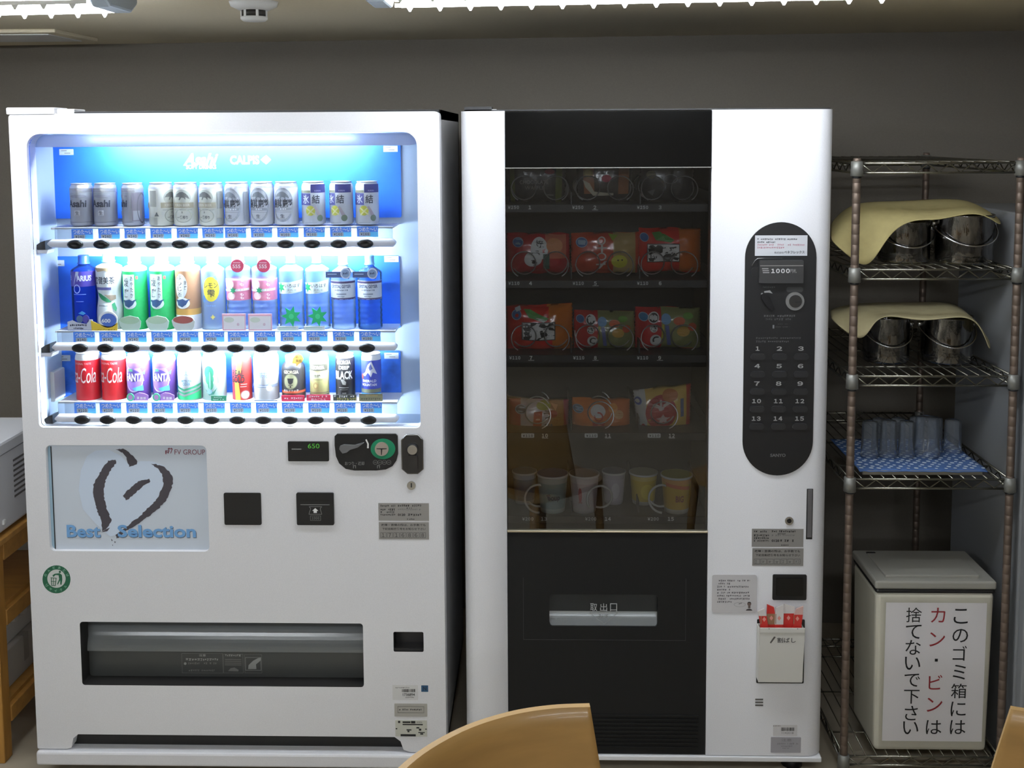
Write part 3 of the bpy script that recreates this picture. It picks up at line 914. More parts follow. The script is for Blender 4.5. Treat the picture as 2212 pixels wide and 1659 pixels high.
for (a, b, c_, d) in ((783, 262, 992, 362), (994, 265, 1095, 362), (1102, 268, 1190, 362)):
    frame_px(mb, *zp(a, b), *zp(c_, d), 0.6, GINK, YF_)
text_px(mb, '注意', *zp(870, 266), *zp(905, 278), FI, YF_, 0.02)
scrib(mb, *zp(803, 286), *zp(970, 300), FI, YF_)
scrib(mb, *zp(815, 308), *zp(960, 318), GINK, YF_); print_px(mb, PR(800, 314, 7, 10), FI, YF_, 2.353, 60, 1300)
scrib(mb, *zp(818, 344), *zp(950, 354), GINK, YF_)
scrib(mb, *zp(1003, 267), *zp(1088, 278), FI, YF_)
for k in range(4):
    rect_px(mb, *zp(1002, 292 + 9 * k), *zp(1085, 295 + 9 * k), GINK, YF_)
print_px(mb, [(1018, 352), (1030, 338), (1050, 334), (1072, 346), (1070, 354)], GINK, YF_, 2.353, 60, 1300)
fr_ = [(1107, 283), (1185, 283), (1185, 348), (1107, 348)]
frame_px(mb, *zp(1106, 282), *zp(1186, 349), 0.8, FI, YF_)
print_px(mb, [(1120, 342), (1122, 322), (1145, 300), (1170, 286), (1186, 284), (1182, 300), (1160, 318), (1162, 342)], FI, YF_, 2.353, 60, 1300)
mb.build('flap_print', flap)
mb = MB(); mb.box(crt[0] - 0.006, crt[1] + 0.006, DY + 0.052, DY + 0.056, crt[2] - 0.006, crt[3] + 0.006, M('return_dark', (58, 56, 56), 0.35))
mb.box(crt[0], crt[1], DY + 0.012, DY + 0.05, crt[2] - 0.0, crt[2] + 0.002, M('return_dark', (58, 56, 56), 0.35)); mb.build('coin_return_cup', DM)
# ---- small stickers low on the right
def barcode(mb_, x0, y0, x1, y1, Y, seed=1):
    rnd = random.Random(seed); x = x0
    while x < x1:
        w = rnd.choice((0.5, 0.8, 1.2)); rect_px(mb_, x, y0, min(x + w, x1), y1, INK, Y, 0.0007); x += w + rnd.choice((0.4, 0.7, 1.0))
mb = MB()
rect_px(mb, 848, 1480, 903, 1512, C((210, 210, 210)), DY, 0.0003)
scrib(mb, 852, 1484, 884, 1487, GINK, DY)
barcode(mb, 868, 1488.5, 897, 1495, DY); text_px(mb, '1736894', 870, 1497.5, 896, 1503.5, INK, DY, 0.01); scrib(mb, 870, 1505, 895, 1508, GINK, DY)
mb.build('barcode_sticker', DM)
mb = MB(); rect_px(mb, 910, 1480.5, 925, 1494.5, C((42, 84, 120)), DY, 0.0004); text_px(mb, 'N', 914, 1483.5, 921, 1491.5, C((20, 44, 70)), DY, 0.04); mb.build('blue_sticker', DM)
MPL = M('metal_plate_pale', (176, 174, 170), 0.45, 0.4)
plate_px('name_plate', 852, 1520, 923, 1548, DM, MPL, [(None, 862, 1531, 912, 1535, INK)], DY, ((859, 1526, 916, 1540, 0.5),), 0.002)
mb = MB(); block_px(mb, 854, 1556, 922.5, 1591, DY - 0.001, DY, C((196, 196, 186)), 0.002)
for (a, b, c_, d) in ((1882, 605, 1893, 616), (1905, 608, 1945, 616), (1948, 606, 1970, 618), (1905, 621, 2008, 627), (1925, 648, 1950, 654), (1930, 655, 1940, 663), (1975, 637, 1990, 644), (1988, 645, 2000, 655), (1985, 662, 2018, 667), (1995, 668, 2010, 675), (1895, 673, 1972, 684), (1870, 642, 1878, 648), (2020, 645, 2028, 650)):
    rect_px(mb, *zp(a, b), *zp(c_, d), INK, DY - 0.001, 0.0004)
scrib(mb, *zp(1975, 609), *zp(2022, 617), GINK, DY - 0.001)
mb.build('rating_plate', DM)

# ================================================================== drinks in the display
CANY = DY + 0.098
ALU = M('can_aluminium', (205, 206, 210), 0.28, 0.75)
ALUD = M('can_silver_grey', (158, 160, 168), 0.38, 0.25)
CAPW = M('cap_white', (232, 234, 236), 0.4)
def cylmap(R, cx, cy, z0, H, e=0.0005):
    """x in radii round the front, z as a share of the height"""
    def f(x, z):
        return (cx + (R + e) * math.sin(x), cy - (R + e) * math.cos(x), z0 + z * H)
    return f
def prints(mb_, specs, mapR):
    e = 0.0005
    for i, s_ in enumerate(specs):
        mf = mapR(e + 0.00012 * i)
        k, mt = s_[0], s_[-1]
        if isinstance(mt, tuple):
            mt = C(mt)
        if k == 'r':
            mb_.poly(rect(s_[1], s_[2], s_[3], s_[4]), mt, mf, 0.16)
        elif k == 'e':
            mb_.poly(ell(s_[1], s_[2], s_[3], s_[4], 24), mt, mf, 0.16)
        elif k == 'o':      # ring outline
            _, cx, cz, rx, rz, t, _m = s_
            n = 30
            for j in range(n):
                a, b = 2 * math.pi * j / n, 2 * math.pi * (j + 1) / n
                mb_.poly([(cx + rx * math.cos(a), cz + rz * math.sin(a)), (cx + rx * math.cos(b), cz + rz * math.sin(b)),
                          (cx + (rx - t) * math.cos(b), cz + (rz - t * rz / rx) * math.sin(b)), (cx + (rx - t) * math.cos(a), cz + (rz - t * rz / rx) * math.sin(a))], mt, mf)
        elif k == 'p':
            mb_.poly(s_[1], mt, mf, 0.16)
        elif k == 't':      # text, cx, cz, w, h, bold, shear
            mb_.text(s_[1], s_[2], s_[3], s_[4], s_[5], mt, mf, s_[6] if len(s_) > 7 else 0.02, (s_[7] if len(s_) > 8 else 0.0), 0.2)
        elif k == 'b':      # a line of print too small to read
            _, x0, x1, z0_, z1_, _m = s_
            h = z1_ - z0_
            n = max(3, int((x1 - x0) / (h * 5 if x1 - x0 > 0.1 else h)))
            rnd = random.Random(int(1000 * (x0 + z0_)))
            for j in range(n):
                a, w = x0 + (x1 - x0) * j / n, (x1 - x0) / n
                mb_.poly(rect(a, a + w * rnd.uniform(0.5, 0.85), z0_ + h * rnd.uniform(0, 0.3), z1_ - h * rnd.uniform(0, 0.3)), mt, mf)
        elif k == 'v':      # vertical text
            _, body, cx, cz, w, h, _m = s_
            for j, ch in enumerate(body):
                mb_.text(ch, cx, cz - j * h * 1.12, w, h * 0.92, mt, mf, 0.02)
def can(name, px0, px1, ytop, ybot, bands, specs, label, group, neck=0.86, lid=ALU, cat='can'):
    c0, c1 = at(px0, ybot, CANY), at(px1, ybot, CANY)
    R = (c1.x - c0.x) / 2 * 0.985
    cx = (c0.x + c1.x) / 2
    cyy = CANY
    z0 = at((px0 + px1) / 2, ybot, CANY - R * 0.6).z
    H = at((px0 + px1) / 2, ytop, CANY - R).z - z0
    mb_ = MB()
    # bands: list of (from share of height, material)
    prof_z = [(0.0, 0.80 * R), (0.012, 0.9 * R), (0.035, R)]
    mats = [b[1] for b in bands]
    def band(zf):
        k = 0
        for i, b in enumerate(bands):
            if zf >= b[0] - 1e-6:
                k = i
        return k
    pts = [(0.0, 0.0), (0.8 * R, 0.0), (0.92 * R, 0.012), (R, 0.04)] + [(R, b[0]) for b in bands if 0.05 < b[0] < 0.87] + [(R, 0.87), ((R + R * neck) / 2 + 0.02 * R, 0.925), (R * neck, 0.965), (R * neck, 0.975)]
    pts = [pts[0]] + sorted(pts[1:], key=lambda p: p[1])
    mb_.lathe([(r, z * H, band(z)) for r, z in pts], cx, cyy, z0, mats, 36)
    o = mb_.build(name, None, label, cat, group, loc=(cx, cyy, z0))
    m2 = MB()
    m2.lathe([(R * neck, 0.972 * H), (R * (neck + 0.035), 0.985 * H), (R * (neck + 0.03), H), (R * (neck - 0.03), 0.994 * H), (R * (neck - 0.06), 0.965 * H), (0, 0.963 * H)], cx, cyy, z0, [lid], 32)
    m2.build('lid', o)
    if specs:
        m3 = MB()
        prints(m3, specs, lambda e: cylmap(R, cx, cyy, z0, H, e))
        m3.build('label_print', o)
    return o
GR = 'sample cans and bottles in the display window'
# --- top row
silver, silverD = (158, 160, 166), (70, 72, 80)
S_A = [('r', -1.5, 1.5, 0.80, 0.815, (110, 112, 118)), ('r', -1.5, 1.5, 0.835, 0.85, (110, 112, 118)), ('r', -1.5, 1.5, 0.865, 0.88, (120, 122, 126)), ('e', 0.05, 0.7, 0.75, 0.04, (128, 130, 138)),
       ('t', 'Asahi', -0.1, 0.53, 1.75, 0.17, 0.05, 0.25, (38, 40, 50)), ('r', -0.28, 0.22, 0.25, 0.37, (184, 186, 190)), ('t', '生', -0.03, 0.31, 0.36, 0.09, (50, 52, 60)), ('r', -1.3, 1.3, 0.09, 0.097, (70, 72, 80))]
def shift(specs, dx):
    out = []
    for s_ in specs:
        s_ = list(s_)
        if s_[0] == 'r':
            s_[1] += dx; s_[2] += dx
        elif s_[0] in 'eo':
            s_[1] += dx
        elif s_[0] in 'tv':
            s_[2] += dx
        elif s_[0] == 'p':
            s_[1] = [(p[0] + dx, p[1]) for p in s_[1]]
        out.append(tuple(s_))
    return out
bA = [(0, ALUD), (0.79, ALU)]
can('beer_can', 155, 203, 396.5, 488, bA, S_A, 'silver beer can with dark slanted lettering, leftmost in the top row', GR)
can('beer_can', 205.5, 254, 396, 488, bA, S_A, 'silver beer can with dark slanted lettering, second from left in the top row', GR)
can('beer_can', 266, 312, 396, 488, bA, shift(S_A, -0.95) + [('r', 0.25, 1.2, 0.12, 0.78, (118, 112, 122)), ('r', 0.35, 0.95, 0.14, 0.36, (150, 152, 160)), ('o', 1.2, 0.42, 0.5, 0.36, 0.06, (84, 84, 92))], 'silver beer can turned sideways so its lettering is cut, third in the top row', GR)
PALE = M('can_pale_beige', (224, 225, 212), 0.4, 0.05)
kg = (120, 120, 108)
def beast(cx, cz, s_, mt):
    P_ = [(-1, -.15), (-.75, .25), (-.3, .5), (.1, .55), (.5, .35), (.8, .05), (1.0, -.35), (.7, -.25), (.5, -.1), (.45, -.45), (.25, -.2), (-.05, -.15), (-.3, -.5), (-.45, -.45), (-.3, -.1), (-.6, -.1)]
    return ('p', [(cx + p[0] * s_, cz + p[1] * s_ * 0.3) for p in P_], mt)
S_B = [('e', 0.0, 0.66, 0.72, 0.18, (176, 177, 164)), beast(0.0, 0.69, 0.62, (92, 92, 88)), ('r', -0.95, 0.95, 0.42, 0.545, (150, 142, 120)), ('t', 'KIRIN BEER', 0.0, 0.483, 1.25, 0.06, (196, 190, 172)), ('r', -0.8, 0.8, 0.37, 0.378, kg),
       ('o', 0.05, 0.24, 0.72, 0.16, 0.07, (162, 164, 150)), ('t', '一番搾り', 0.0, 0.2, 0.85, 0.085, (54, 54, 52)), ('p', [(-0.05, 0.3), (0.05, 0.3), (0.0, 0.36)], kg)]
bB = [(0, PALE), (0.86, ALU)]
can('beer_can', 324, 376, 395, 488, bB, shift(S_B, 1.25) + shift(S_B[2:3], -1.8) + [('r', -0.65, -0.05, 0.45, 0.82, (150, 150, 140)), ('r', -0.6, 0.0, 0.03, 0.2, (158, 158, 148)), ('p', [(-0.22, 0.23), (0.14, 0.23), (-0.04, 0.33)], (84, 84, 80))], 'pale beige beer can turned sideways, fourth in the top row', GR)
can('beer_can', 377, 429.5, 395, 487.5, bB, S_B, 'pale beige beer can with running beast emblem facing forward, fifth in the top row', GR)
can('beer_can', 432, 484.5, 395, 487.5, bB, shift(S_B, -0.3) + [('r', 0.75, 1.2, 0.4, 0.8, (150, 152, 150)), ('r', 0.7, 1.15, 0.03, 0.18, (160, 162, 160))], 'pale beige beer can with running beast emblem, sixth in the top row', GR)
GRYC = M('can_light_grey', (216, 219, 224), 0.4, 0.05)
S_C = [('o', 0.0, 0.47, 0.95, 0.40, 0.14, (150, 153, 158)), ('e', 0.0, 0.68, 0.66, 0.14, (172, 175, 180)), beast(0.0, 0.68, 0.6, (112, 116, 120)), ('t', '麒麟', 0.0, 0.505, 1.75, 0.21, 0.03, 0.0, (46, 48, 54)), ('r', -0.75, 0.75, 0.345, 0.4, (140, 143, 148)), ('b', -0.3, 0.3, 0.35, 0.395, (220, 222, 224)), ('r', -0.7, 0.7, 0.3, 0.306, (120, 123, 128)), ('t', '生', 0.0, 0.21, 0.36, 0.09, 0.03, 0.0, (60, 62, 68))]
bC = [(0, GRYC), (0.86, ALU)]
can('beer_can', 487, 540, 394, 486.5, bC, shift(S_C, -0.35) + [('r', 0.8, 1.25, 0.1, 0.78, (150, 154, 162))], 'light grey beer can with two dark kanji, leftmost of the three alike', GR)
can('beer_can', 542, 593, 393.5, 486, bC, shift(S_C, -0.1), 'light grey beer can with two dark kanji, middle of the three alike', GR)
can('beer_can', 594, 645.5, 393, 485.5, bC, shift(S_C, -0.12), 'light grey beer can with two dark kanji, rightmost of the three alike', GR)
SLV = M('can_frost_silver', (206, 211, 218), 0.35, 0.1)
S_D = [('r', 0.02, 1.5, 0.745, 0.94, (62, 62, 120)), ('r', -1.5, 0.0, 0.745, 0.8, (140, 142, 120)), ('r', -1.5, 0.0, 0.46, 0.73, (86, 86, 140)), ('t', '氷', -0.42, 0.595, 0.62, 0.2, 0.02, 0.0, (214, 218, 228)), ('t', '結', 0.45, 0.595, 0.66, 0.2, 0.02, 0.0, (48, 52, 66)),
       ('e', -0.02, 0.33, 0.4, 0.115, (178, 176, 64)), ('p', [(-0.4, 0.38), (0.35, 0.22), (0.4, 0.25), (-0.36, 0.41)], (208, 206, 150)), ('p', [(-0.36, 0.24), (0.3, 0.42), (0.34, 0.39), (-0.3, 0.21)], (208, 206, 150)),
       ('p', [(0.25, 0.42), (0.42, 0.44), (0.95, 0.2), (0.7, 0.14)], (168, 158, 164)), ('e', 0.78, 0.16, 0.26, 0.075, (108, 122, 104)), ('t', 'KIRIN', 0.6, 0.79, 0.5, 0.035, (150, 150, 190)), ('r', -0.5, 0.5, 0.05, 0.056, (110, 112, 120))]
bD = [(0, SLV), (0.93, ALU)]
can('cocktail_can', 653, 704, 392.5, 485.5, bD, shift(S_D, -0.05), 'silver and navy can with yellow lemon, leftmost of the three alike', GR)
can('cocktail_can', 713, 764, 392, 485, bD, shift(S_D, -0.38), 'silver and navy can with yellow lemon turned to the left, middle of the three alike', GR)
can('cocktail_can', 769, 819.5, 392, 485, bD, shift(S_D, -0.12), 'silver and navy can with yellow lemon, last in the top row', GR)

# --- middle row: bottles
def bottle(px0, px1, ytop, ybot, body, specs, label, cap, capw=0.42, shoulder=0.80, waist=0.0, capbot=0.915, bands=None, ribs=0, cards=(), square=False):
    c0, c1 = at(px0, ybot, CANY), at(px1, ybot, CANY)
    R = (c1.x - c0.x) / 2 * 0.985
    cx, cyy = (c0.x + c1.x) / 2, CANY
    z0 = at((px0 + px1) / 2, ybot, CANY - R * 0.6).z
    H = at((px0 + px1) / 2, ytop, CANY - R * 0.3).z - z0
    def rad(z):
        if z > shoulder:
            t = min(1.0, (z - shoulder) / (capbot - 0.03 - shoulder))
            return R * (1 - (1 - capw * 0.92) * (0.5 - 0.5 * math.cos(math.pi * min(1, t))))
        r = R
        if waist:
            r -= R * waist * math.exp(-((z - 0.45) / 0.13) ** 2)
        if ribs and 0.06 < z < 0.42:
            r -= R * 0.03 * (0.5 + 0.5 * math.cos(z * 2 * math.pi / 0.072))
        if z < 0.03:
            r *= 0.93 + 0.07 * z / 0.03
        return r
    bands_ = bands or [(0, body)]
    mats = [b[1] for b in bands_]
    zs = sorted(set([i / 60 * capbot for i in range(61)] + [b[0] for b in bands_]))
    def band(z):
        k = 0
        for i, b in enumerate(bands_):
            if z >= b[0] - 1e-6:
                k = i
        return k
    mb_ = MB()
    mb_.lathe([(0, 0.004 * H, 0), (R * 0.8, 0.0, 0)] + [(rad(z), z * H, band(z)) for z in zs] + [(0, capbot * H, len(mats) - 1)], cx, cyy, z0, mats, 32)
    o = mb_.build('drink_bottle', None, label, 'bottle', GR, loc=(cx, cyy, z0))
    m2 = MB()
    rc_ = R * capw
    m2.lathe([(rc_ * 1.12, (capbot - 0.028) * H), (rc_ * 1.12, (capbot - 0.012) * H), (rc_, (capbot - 0.008) * H), (rc_, 0.985 * H), (rc_ * 0.92, H), (0, H)], cx, cyy, z0, [cap], 24)
    m2.build('cap', o)
    m3 = MB()
    prints(m3, specs, lambda e: (lambda x, z: (cx + (rad(z) + e) * math.sin(x), cyy - (rad(z) + e) * math.cos(x), z0 + z * H)))
    if m3.f:
        m3.build('label_print', o)
    for cspec in cards:
        # a card standing in front of the bottle: outline and print in the same units (radii, share of height)
        m4 = MB()
        yf = cyy - R - 0.006
        g = lambda p: (cx + p[0] * R, z0 + p[1] * H)
        m4.plate([[g(p) for p in cspec['out']]], yf, yf + 0.0015, C(cspec['col']))
        for i, s_ in enumerate(cspec.get('pr', ())):
            prints(m4, [s_], lambda e, i=i: (lambda x, z: (cx + x * R, yf - 0.0003 - 0.00015 * i, z0 + z * H)))
        m4.build('promo_card', o)
    return o
CB = glass('bottle_clear', 1.2, (226, 240, 252), 0.08, 0.34, (206, 232, 250))
CBLUE = glass('bottle_blue', 1.2, (120, 160, 236), 0.08, 0.30, (60, 110, 220))
CSOFT = glass('bottle_frost', 1.2, (225, 240, 250), 0.1, 0.45, (222, 240, 248))
LBLW = M('label_white', (222, 230, 234), 0.5)
bottle(160, 213, 552, 715, CBLUE, [('r', -1.4, 1.4, 0.60, 0.80, (66, 56, 150)), ('t', 'ARIUS', 0.38, 0.71, 1.15, 0.075, 0.03, 0.15, (214, 222, 244)), ('p', [(-0.5, 0.6), (-0.25, 0.8), (0.0, 0.8), (-0.15, 0.66), (-0.2, 0.76)], (196, 208, 240)), ('o', -0.2, 0.57, 0.28, 0.06, 0.06, (170, 190, 236)), ('r', -0.5, 0.5, 0.495, 0.502, (130, 160, 230)), ('r', -0.3, 0.3, 0.40, 0.406, (130, 160, 230)), ('t', '日', -0.85, 0.71, 0.2, 0.06, (190, 190, 230))],
       'deep blue translucent sports drink bottle, leftmost in the middle row', M('cap_blue', (52, 92, 190), 0.4), 0.44,
       cards=[dict(out=[(-1.0, 0.0), (1.05, 0.0), (1.05, 0.17), (0.75, 0.17), (0.55, 0.11), (-0.2, 0.13), (-0.6, 0.16), (-1.0, 0.14)], col=(196, 200, 214), pr=[('r', -1.0, 1.05, 0.0, 0.03, (64, 72, 140)), ('b', -0.8, 0.6, 0.08, 0.11, (60, 64, 84)), ('b', -0.5, 0.3, 0.04, 0.065, (60, 64, 84))]),
              dict(out=ell(0.0, 0.175, 0.26, 0.05), col=(70, 96, 130)), dict(out=ell(0.5, 0.175, 0.28, 0.055), col=(66, 60, 140)), dict(out=[(-0.1, 0.25), (0.2, 0.28), (0.5, 0.25), (0.3, 0.23)], col=(70, 150, 210))])
bottle(213, 268, 547, 716, LBLW, [('p', [(-1.2, 0.83), (-0.6, 0.77), (0.0, 0.79), (0.5, 0.76), (1.2, 0.8), (1.2, 0.83)], (170, 150, 120)), ('t', '爽健美茶', -0.1, 0.665, 1.75, 0.095, 0.012, 0.0, (48, 52, 62)), ('r', -0.9, 0.5, 0.54, 0.575, (92, 92, 148)),
        ('p', [(-0.9, 0.51), (-0.4, 0.49), (0.2, 0.43), (0.5, 0.385), (0.1, 0.385), (-0.4, 0.42), (-0.7, 0.46)], (36, 124, 84)), ('p', [(-0.1, 0.48), (0.9, 0.47), (0.9, 0.42), (0.5, 0.4)], (160, 146, 128)), ('p', [(0.5, 0.36), (0.75, 0.38), (0.9, 0.3), (0.8, 0.26), (0.6, 0.3)], (60, 150, 108)), ('b', -0.6, 0.2, 0.325, 0.35, (120, 130, 140))],
       'white labelled blended tea bottle with green leaf and yellow foot card', M('cap_aqua', (120, 222, 226), 0.4), 0.46, 0.82, 0.14,
       cards=[dict(out=[(-1.05, 0.0), (0.95, 0.0), (0.98, 0.13), (0.5, 0.08), (0.0, 0.09), (-0.6, 0.12), (-1.1, 0.16)], col=(212, 180, 58), pr=[('t', 'ごくごく飲める', 0.1, 0.035, 1.4, 0.03, (92, 84, 40))]),
              dict(out=ell(0.25, 0.17, 0.75, 0.105), col=(226, 228, 230), pr=[('e', 0.3, 0.165, 0.62, 0.085, (66, 96, 170)), ('t', '600', 0.1, 0.155, 0.7, 0.05, 0.03, 0.2, (230, 232, 236))])])
GREENL = M('label_green', (40, 168, 96), 0.5, noise_amt=0.08, noise_scale=90)
BROWNL = M('label_brown', (150, 112, 84), 0.5)
def teapot(cx, cz, mt, s_=1.0):
    return ('p', [(cx + s_ * p[0], cz + s_ * p[1]) for p in [(-0.62, 0.03), (-0.45, 0.01), (-0.4, -0.03), (0.0, -0.055), (0.32, -0.02), (0.5, 0.03), (0.68, 0.05), (0.5, 0.05), (0.3, 0.035), (0.05, 0.055), (-0.3, 0.04), (-0.5, 0.045)]], mt)
def bowl(col_in, col_out):
    return [dict(out=[(-1.05 + 0.0, 0.155), (-0.95, 0.09), (-0.6, 0.0), (0.45, 0.0), (0.75, 0.07), (0.85, 0.15), (0.6, 0.2), (-0.1, 0.225), (-0.8, 0.2)], col=col_out, pr=[('e', -0.1, 0.165, 0.82, 0.05, col_in), ('r', -0.6, 0.45, 0.0, 0.012, (120, 140, 130))])]
S_T = lambda a, b: [('r', -0.8, 0.3, 0.42, 0.76, (214, 226, 228)), ('v', a, -0.42, 0.66, 0.45, 0.13, (50, 58, 64)), ('v', b, 0.08, 0.71, 0.22, 0.066, (70, 78, 84)), ('r', 0.42, 0.6, 0.70, 0.74, (200, 90, 90)), ('e', -0.2, 0.38, 0.62, 0.075, (206, 218, 220)), teapot(-0.2, 0.38, (44, 72, 110))]
bottle(270, 321, 552, 716, CAPW, S_T('綾鷹', 'あやたか'), 'green tea bottle with white name strip and teapot, left of the two alike', CAPW, 0.5, 0.83, 0, 0.92, [(0, GREENL), (0.80, CAPW)], cards=bowl((168, 196, 168), (190, 212, 200)))
bottle(328, 381, 551, 716, CAPW, S_T('綾鷹', 'あやたか'), 'green tea bottle with white name strip and teapot, right of the two alike', CAPW, 0.5, 0.83, 0, 0.92, [(0, GREENL), (0.80, CAPW)], cards=bowl((178, 204, 178), (200, 220, 210)))
bottle(383, 436, 551, 715, CAPW, [('e', -0.3, 0.6, 0.55, 0.165, (216, 222, 226)), ('v', 'ほうじ茶', -0.4, 0.72, 0.4, 0.068, (56, 50, 50)), ('v', '綾鷹', 0.1, 0.65, 0.2, 0.06, (84, 80, 80)), ('e', -0.2, 0.38, 0.62, 0.075, (216, 222, 226)), teapot(-0.2, 0.38, (44, 66, 106))],
       'brown roasted tea bottle with white name cloud', CAPW, 0.5, 0.83, 0, 0.92, [(0, CAPW), (0.22, M('label_gold', (200, 156, 84), 0.5)), (0.3, BROWNL), (0.80, CAPW)], cards=bowl((128, 66, 60), (202, 208, 204)))
bottle(438, 489, 551, 714, CSOFT, [('e', 0.1, 0.56, 0.7, 0.165, (214, 196, 66)), ('t', 'レモン', 0.1, 0.61, 1.15, 0.07, 0.02, 0.0, (62, 66, 64)), ('t', '雫', 0.1, 0.505, 0.62, 0.1, 0.02, 0.0, (62, 66, 64)), ('e', -0.55, 0.43, 0.16, 0.05, (96, 140, 190)), ('p', [(0.3, 0.72), (0.5, 0.74), (0.62, 0.68), (0.5, 0.68)], (110, 150, 120)), ('b', -0.3, 0.5, 0.325, 0.355, (150, 180, 204)), ('p', star2(0.2, 0.19, 0.22, 4, 0.5), (220, 206, 110))],
       'pale water bottle with a large yellow lemon printed on it', CAPW, 0.46, 0.8, 0, 0.92)
PINK = M('label_pink', (206, 128, 156), 0.5, noise_amt=0.12, noise_scale=60)
S_P = [('e', -0.55, 0.62, 0.45, 0.07, (224, 186, 200)), ('e', -0.4, 0.47, 0.35, 0.05, (226, 196, 206)), ('p', [(-1.2, 0.555), (1.2, 0.57), (1.2, 0.54), (-1.2, 0.525)], (224, 226, 228)), ('p', star2(-0.2, 0.545, 0.3, 6, 0.5), (34, 130, 90)), ('v', 'もも', 0.5, 0.68, 0.3, 0.05, (240, 232, 236)), ('v', 'もも', 0.5, 0.49, 0.3, 0.04, (240, 232, 236)), ('t', 'い・ろ・は・す', 0.3, 0.553, 0.7, 0.022, (110, 110, 110))]
for a, b, nm in ((491, 546, 'left'), (546.5, 602, 'right')):
    bottle(a, b, 551, 714, CB, S_P, 'peach water bottle with pink label and round red tag, %s of the two alike' % nm, CAPW, 0.46, 0.82, 0.04, 0.92, [(0, CB), (0.41, PINK), (0.69, CB)], 3,
           cards=[dict(out=rect(-1.05, 0.8, 0.0, 0.24), col=(226, 178, 194), pr=[('r', -0.95, 0.72, 0.035, 0.21, (236, 232, 234)), ('e', -0.5, 0.16, 0.4, 0.035, (206, 214, 200)), ('e', 0.2, 0.1, 0.1, 0.02, (214, 190, 200))]),
                  dict(out=ell(0.25, 0.875, 0.52, 0.088), col=(190, 66, 92), pr=[('t', '555', 0.2, 0.868, 0.62, 0.05, 0.03, 0.0, (236, 214, 220)), ('r', -0.05, 0.5, 0.912, 0.92, (236, 214, 220))])])
S_I = [('p', [(-1.1, 0.64), (0.2, 0.655), (1.2, 0.68), (1.2, 0.52), (0.2, 0.5), (-1.1, 0.49)], (214, 228, 230)), ('p', star2(-0.72, 0.58, 0.44, 6, 0.52), (30, 150, 96)), ('t', 'いろはす', 0.3, 0.605, 1.25, 0.05, 0.03, 0.0, (60, 66, 66)), ('t', '天然水', 0.25, 0.545, 0.8, 0.03, (140, 150, 152)), ('r', 0.0, 0.9, 0.515, 0.52, (150, 164, 160))]
for a, b, nm in ((605, 659, 'left'), (661.5, 715, 'right')):
    bottle(a, b, 551, 713, CB, S_I, 'clear water bottle with green cap and green leaf, %s of the two alike' % nm, M('cap_green', (52, 190, 128), 0.4), 0.42, 0.8, 0.03, 0.915, None, 2,
           cards=[dict(out=star(0.2, 0.225, 0.85, 7, 0.5, math.pi / 2 + 0.3) if False else [(0.2 + (0.82 if i % 2 == 0 else 0.42) * math.cos(0.4 + math.pi * i / 7), 0.2 + (0.145 if i % 2 == 0 else 0.075) * math.sin(0.4 + math.pi * i / 7)) for i in range(14)], col=(28, 158, 96),
                       pr=[('e', 0.2, 0.2, 0.2, 0.035, (60, 184, 124))]), dict(out=rect(-0.95, 0.75, 0.0, 0.07), col=(226, 234, 234), pr=[('r', -0.8, 0.55, 0.045, 0.055, (170, 214, 196)), ('r', -0.8, 0.55, 0.015, 0.025, (170, 214, 196))])])
S_G = [('r', -1.4, 1.4, 0.42, 0.67, (206, 214, 224)), ('r', -1.4, 1.4, 0.635, 0.665, (66, 58, 92)), ('r', -1.4, 1.4, 0.415, 0.44, (66, 58, 92)), ('t', 'CRYSTAL GEYSER', -0.05, 0.595, 1.7, 0.045, 0.025, 0.0, (52, 62, 104)), ('b', -0.55, 0.55, 0.533, 0.557, (110, 120, 140)), ('r', -0.4, 0.4, 0.485, 0.5, (120, 130, 150)), ('b', -0.3, 0.3, 0.45, 0.47, (120, 130, 150))]
for a, b, nm in ((717, 770, 'left'), (774, 827, 'right')):
    bottle(a, b, 552, 712, CB if nm == 'left' else glass('bottle_blue_tint', 1.2, (170, 206, 246), 0.08, 0.30, (130, 186, 240)), S_G, 'blue tinted mineral water bottle with dark banded label, %s of the two alike' % nm, M('cap_pale_blue', (120, 170, 214), 0.4), 0.38, 0.76, 0, 0.9, None, 4,
           cards=[dict(out=[(-1.2, 0.72), (0.2, 0.72), (0.7, 0.7), (0.75, 0.745), (0.9, 0.79), (0.7, 0.85), (0.35, 0.85), (0.1, 0.8), (-1.2, 0.8)], col=(64, 78, 116), pr=[('e', 0.42, 0.775, 0.42, 0.075, (190, 200, 216)), ('e', 0.42, 0.775, 0.32, 0.055, (120, 140, 170)), ('b', 0.22, 0.62, 0.755, 0.795, (40, 50, 80)), ('r', -1.05, -0.3, 0.76, 0.775, (150, 166, 190))])])

# --- bottom row
RED = M('can_red', (190, 28, 40), 0.4, 0.1)
WHC = M('can_white', (226, 228, 230), 0.4)
S_COLA = [('t', 'ORIGINAL TASTE', -0.1, 0.79, 1.5, 0.04, 0.01, 0.2, (226, 170, 172)), ('t', 'Coca-Cola', -0.42, 0.55, 2.95, 0.31, 0.0, 0.35, (236, 226, 226)), ('p', [(-1.2, 0.44), (-0.9, 0.43), (-0.5, 0.4), (-0.9, 0.41)], (236, 226, 226))]
bR = [(0, WHC), (0.03, RED), (0.855, WHC)]
can('cola_can', 167.5, 219, 764, 867, bR, S_COLA, 'red cola can with white script, left of the two in the bottom row', GR, 0.9, WHC)
can('cola_can', 223, 275, 763.5, 866.5, [(0, WHC), (0.03, M('can_red_bright', (214, 34, 40), 0.4)), (0.855, WHC)], S_COLA, 'red cola can with white script, right of the two in the bottom row', GR, 0.9, WHC)
PUR = M('can_purple', (132, 92, 184), 0.4)
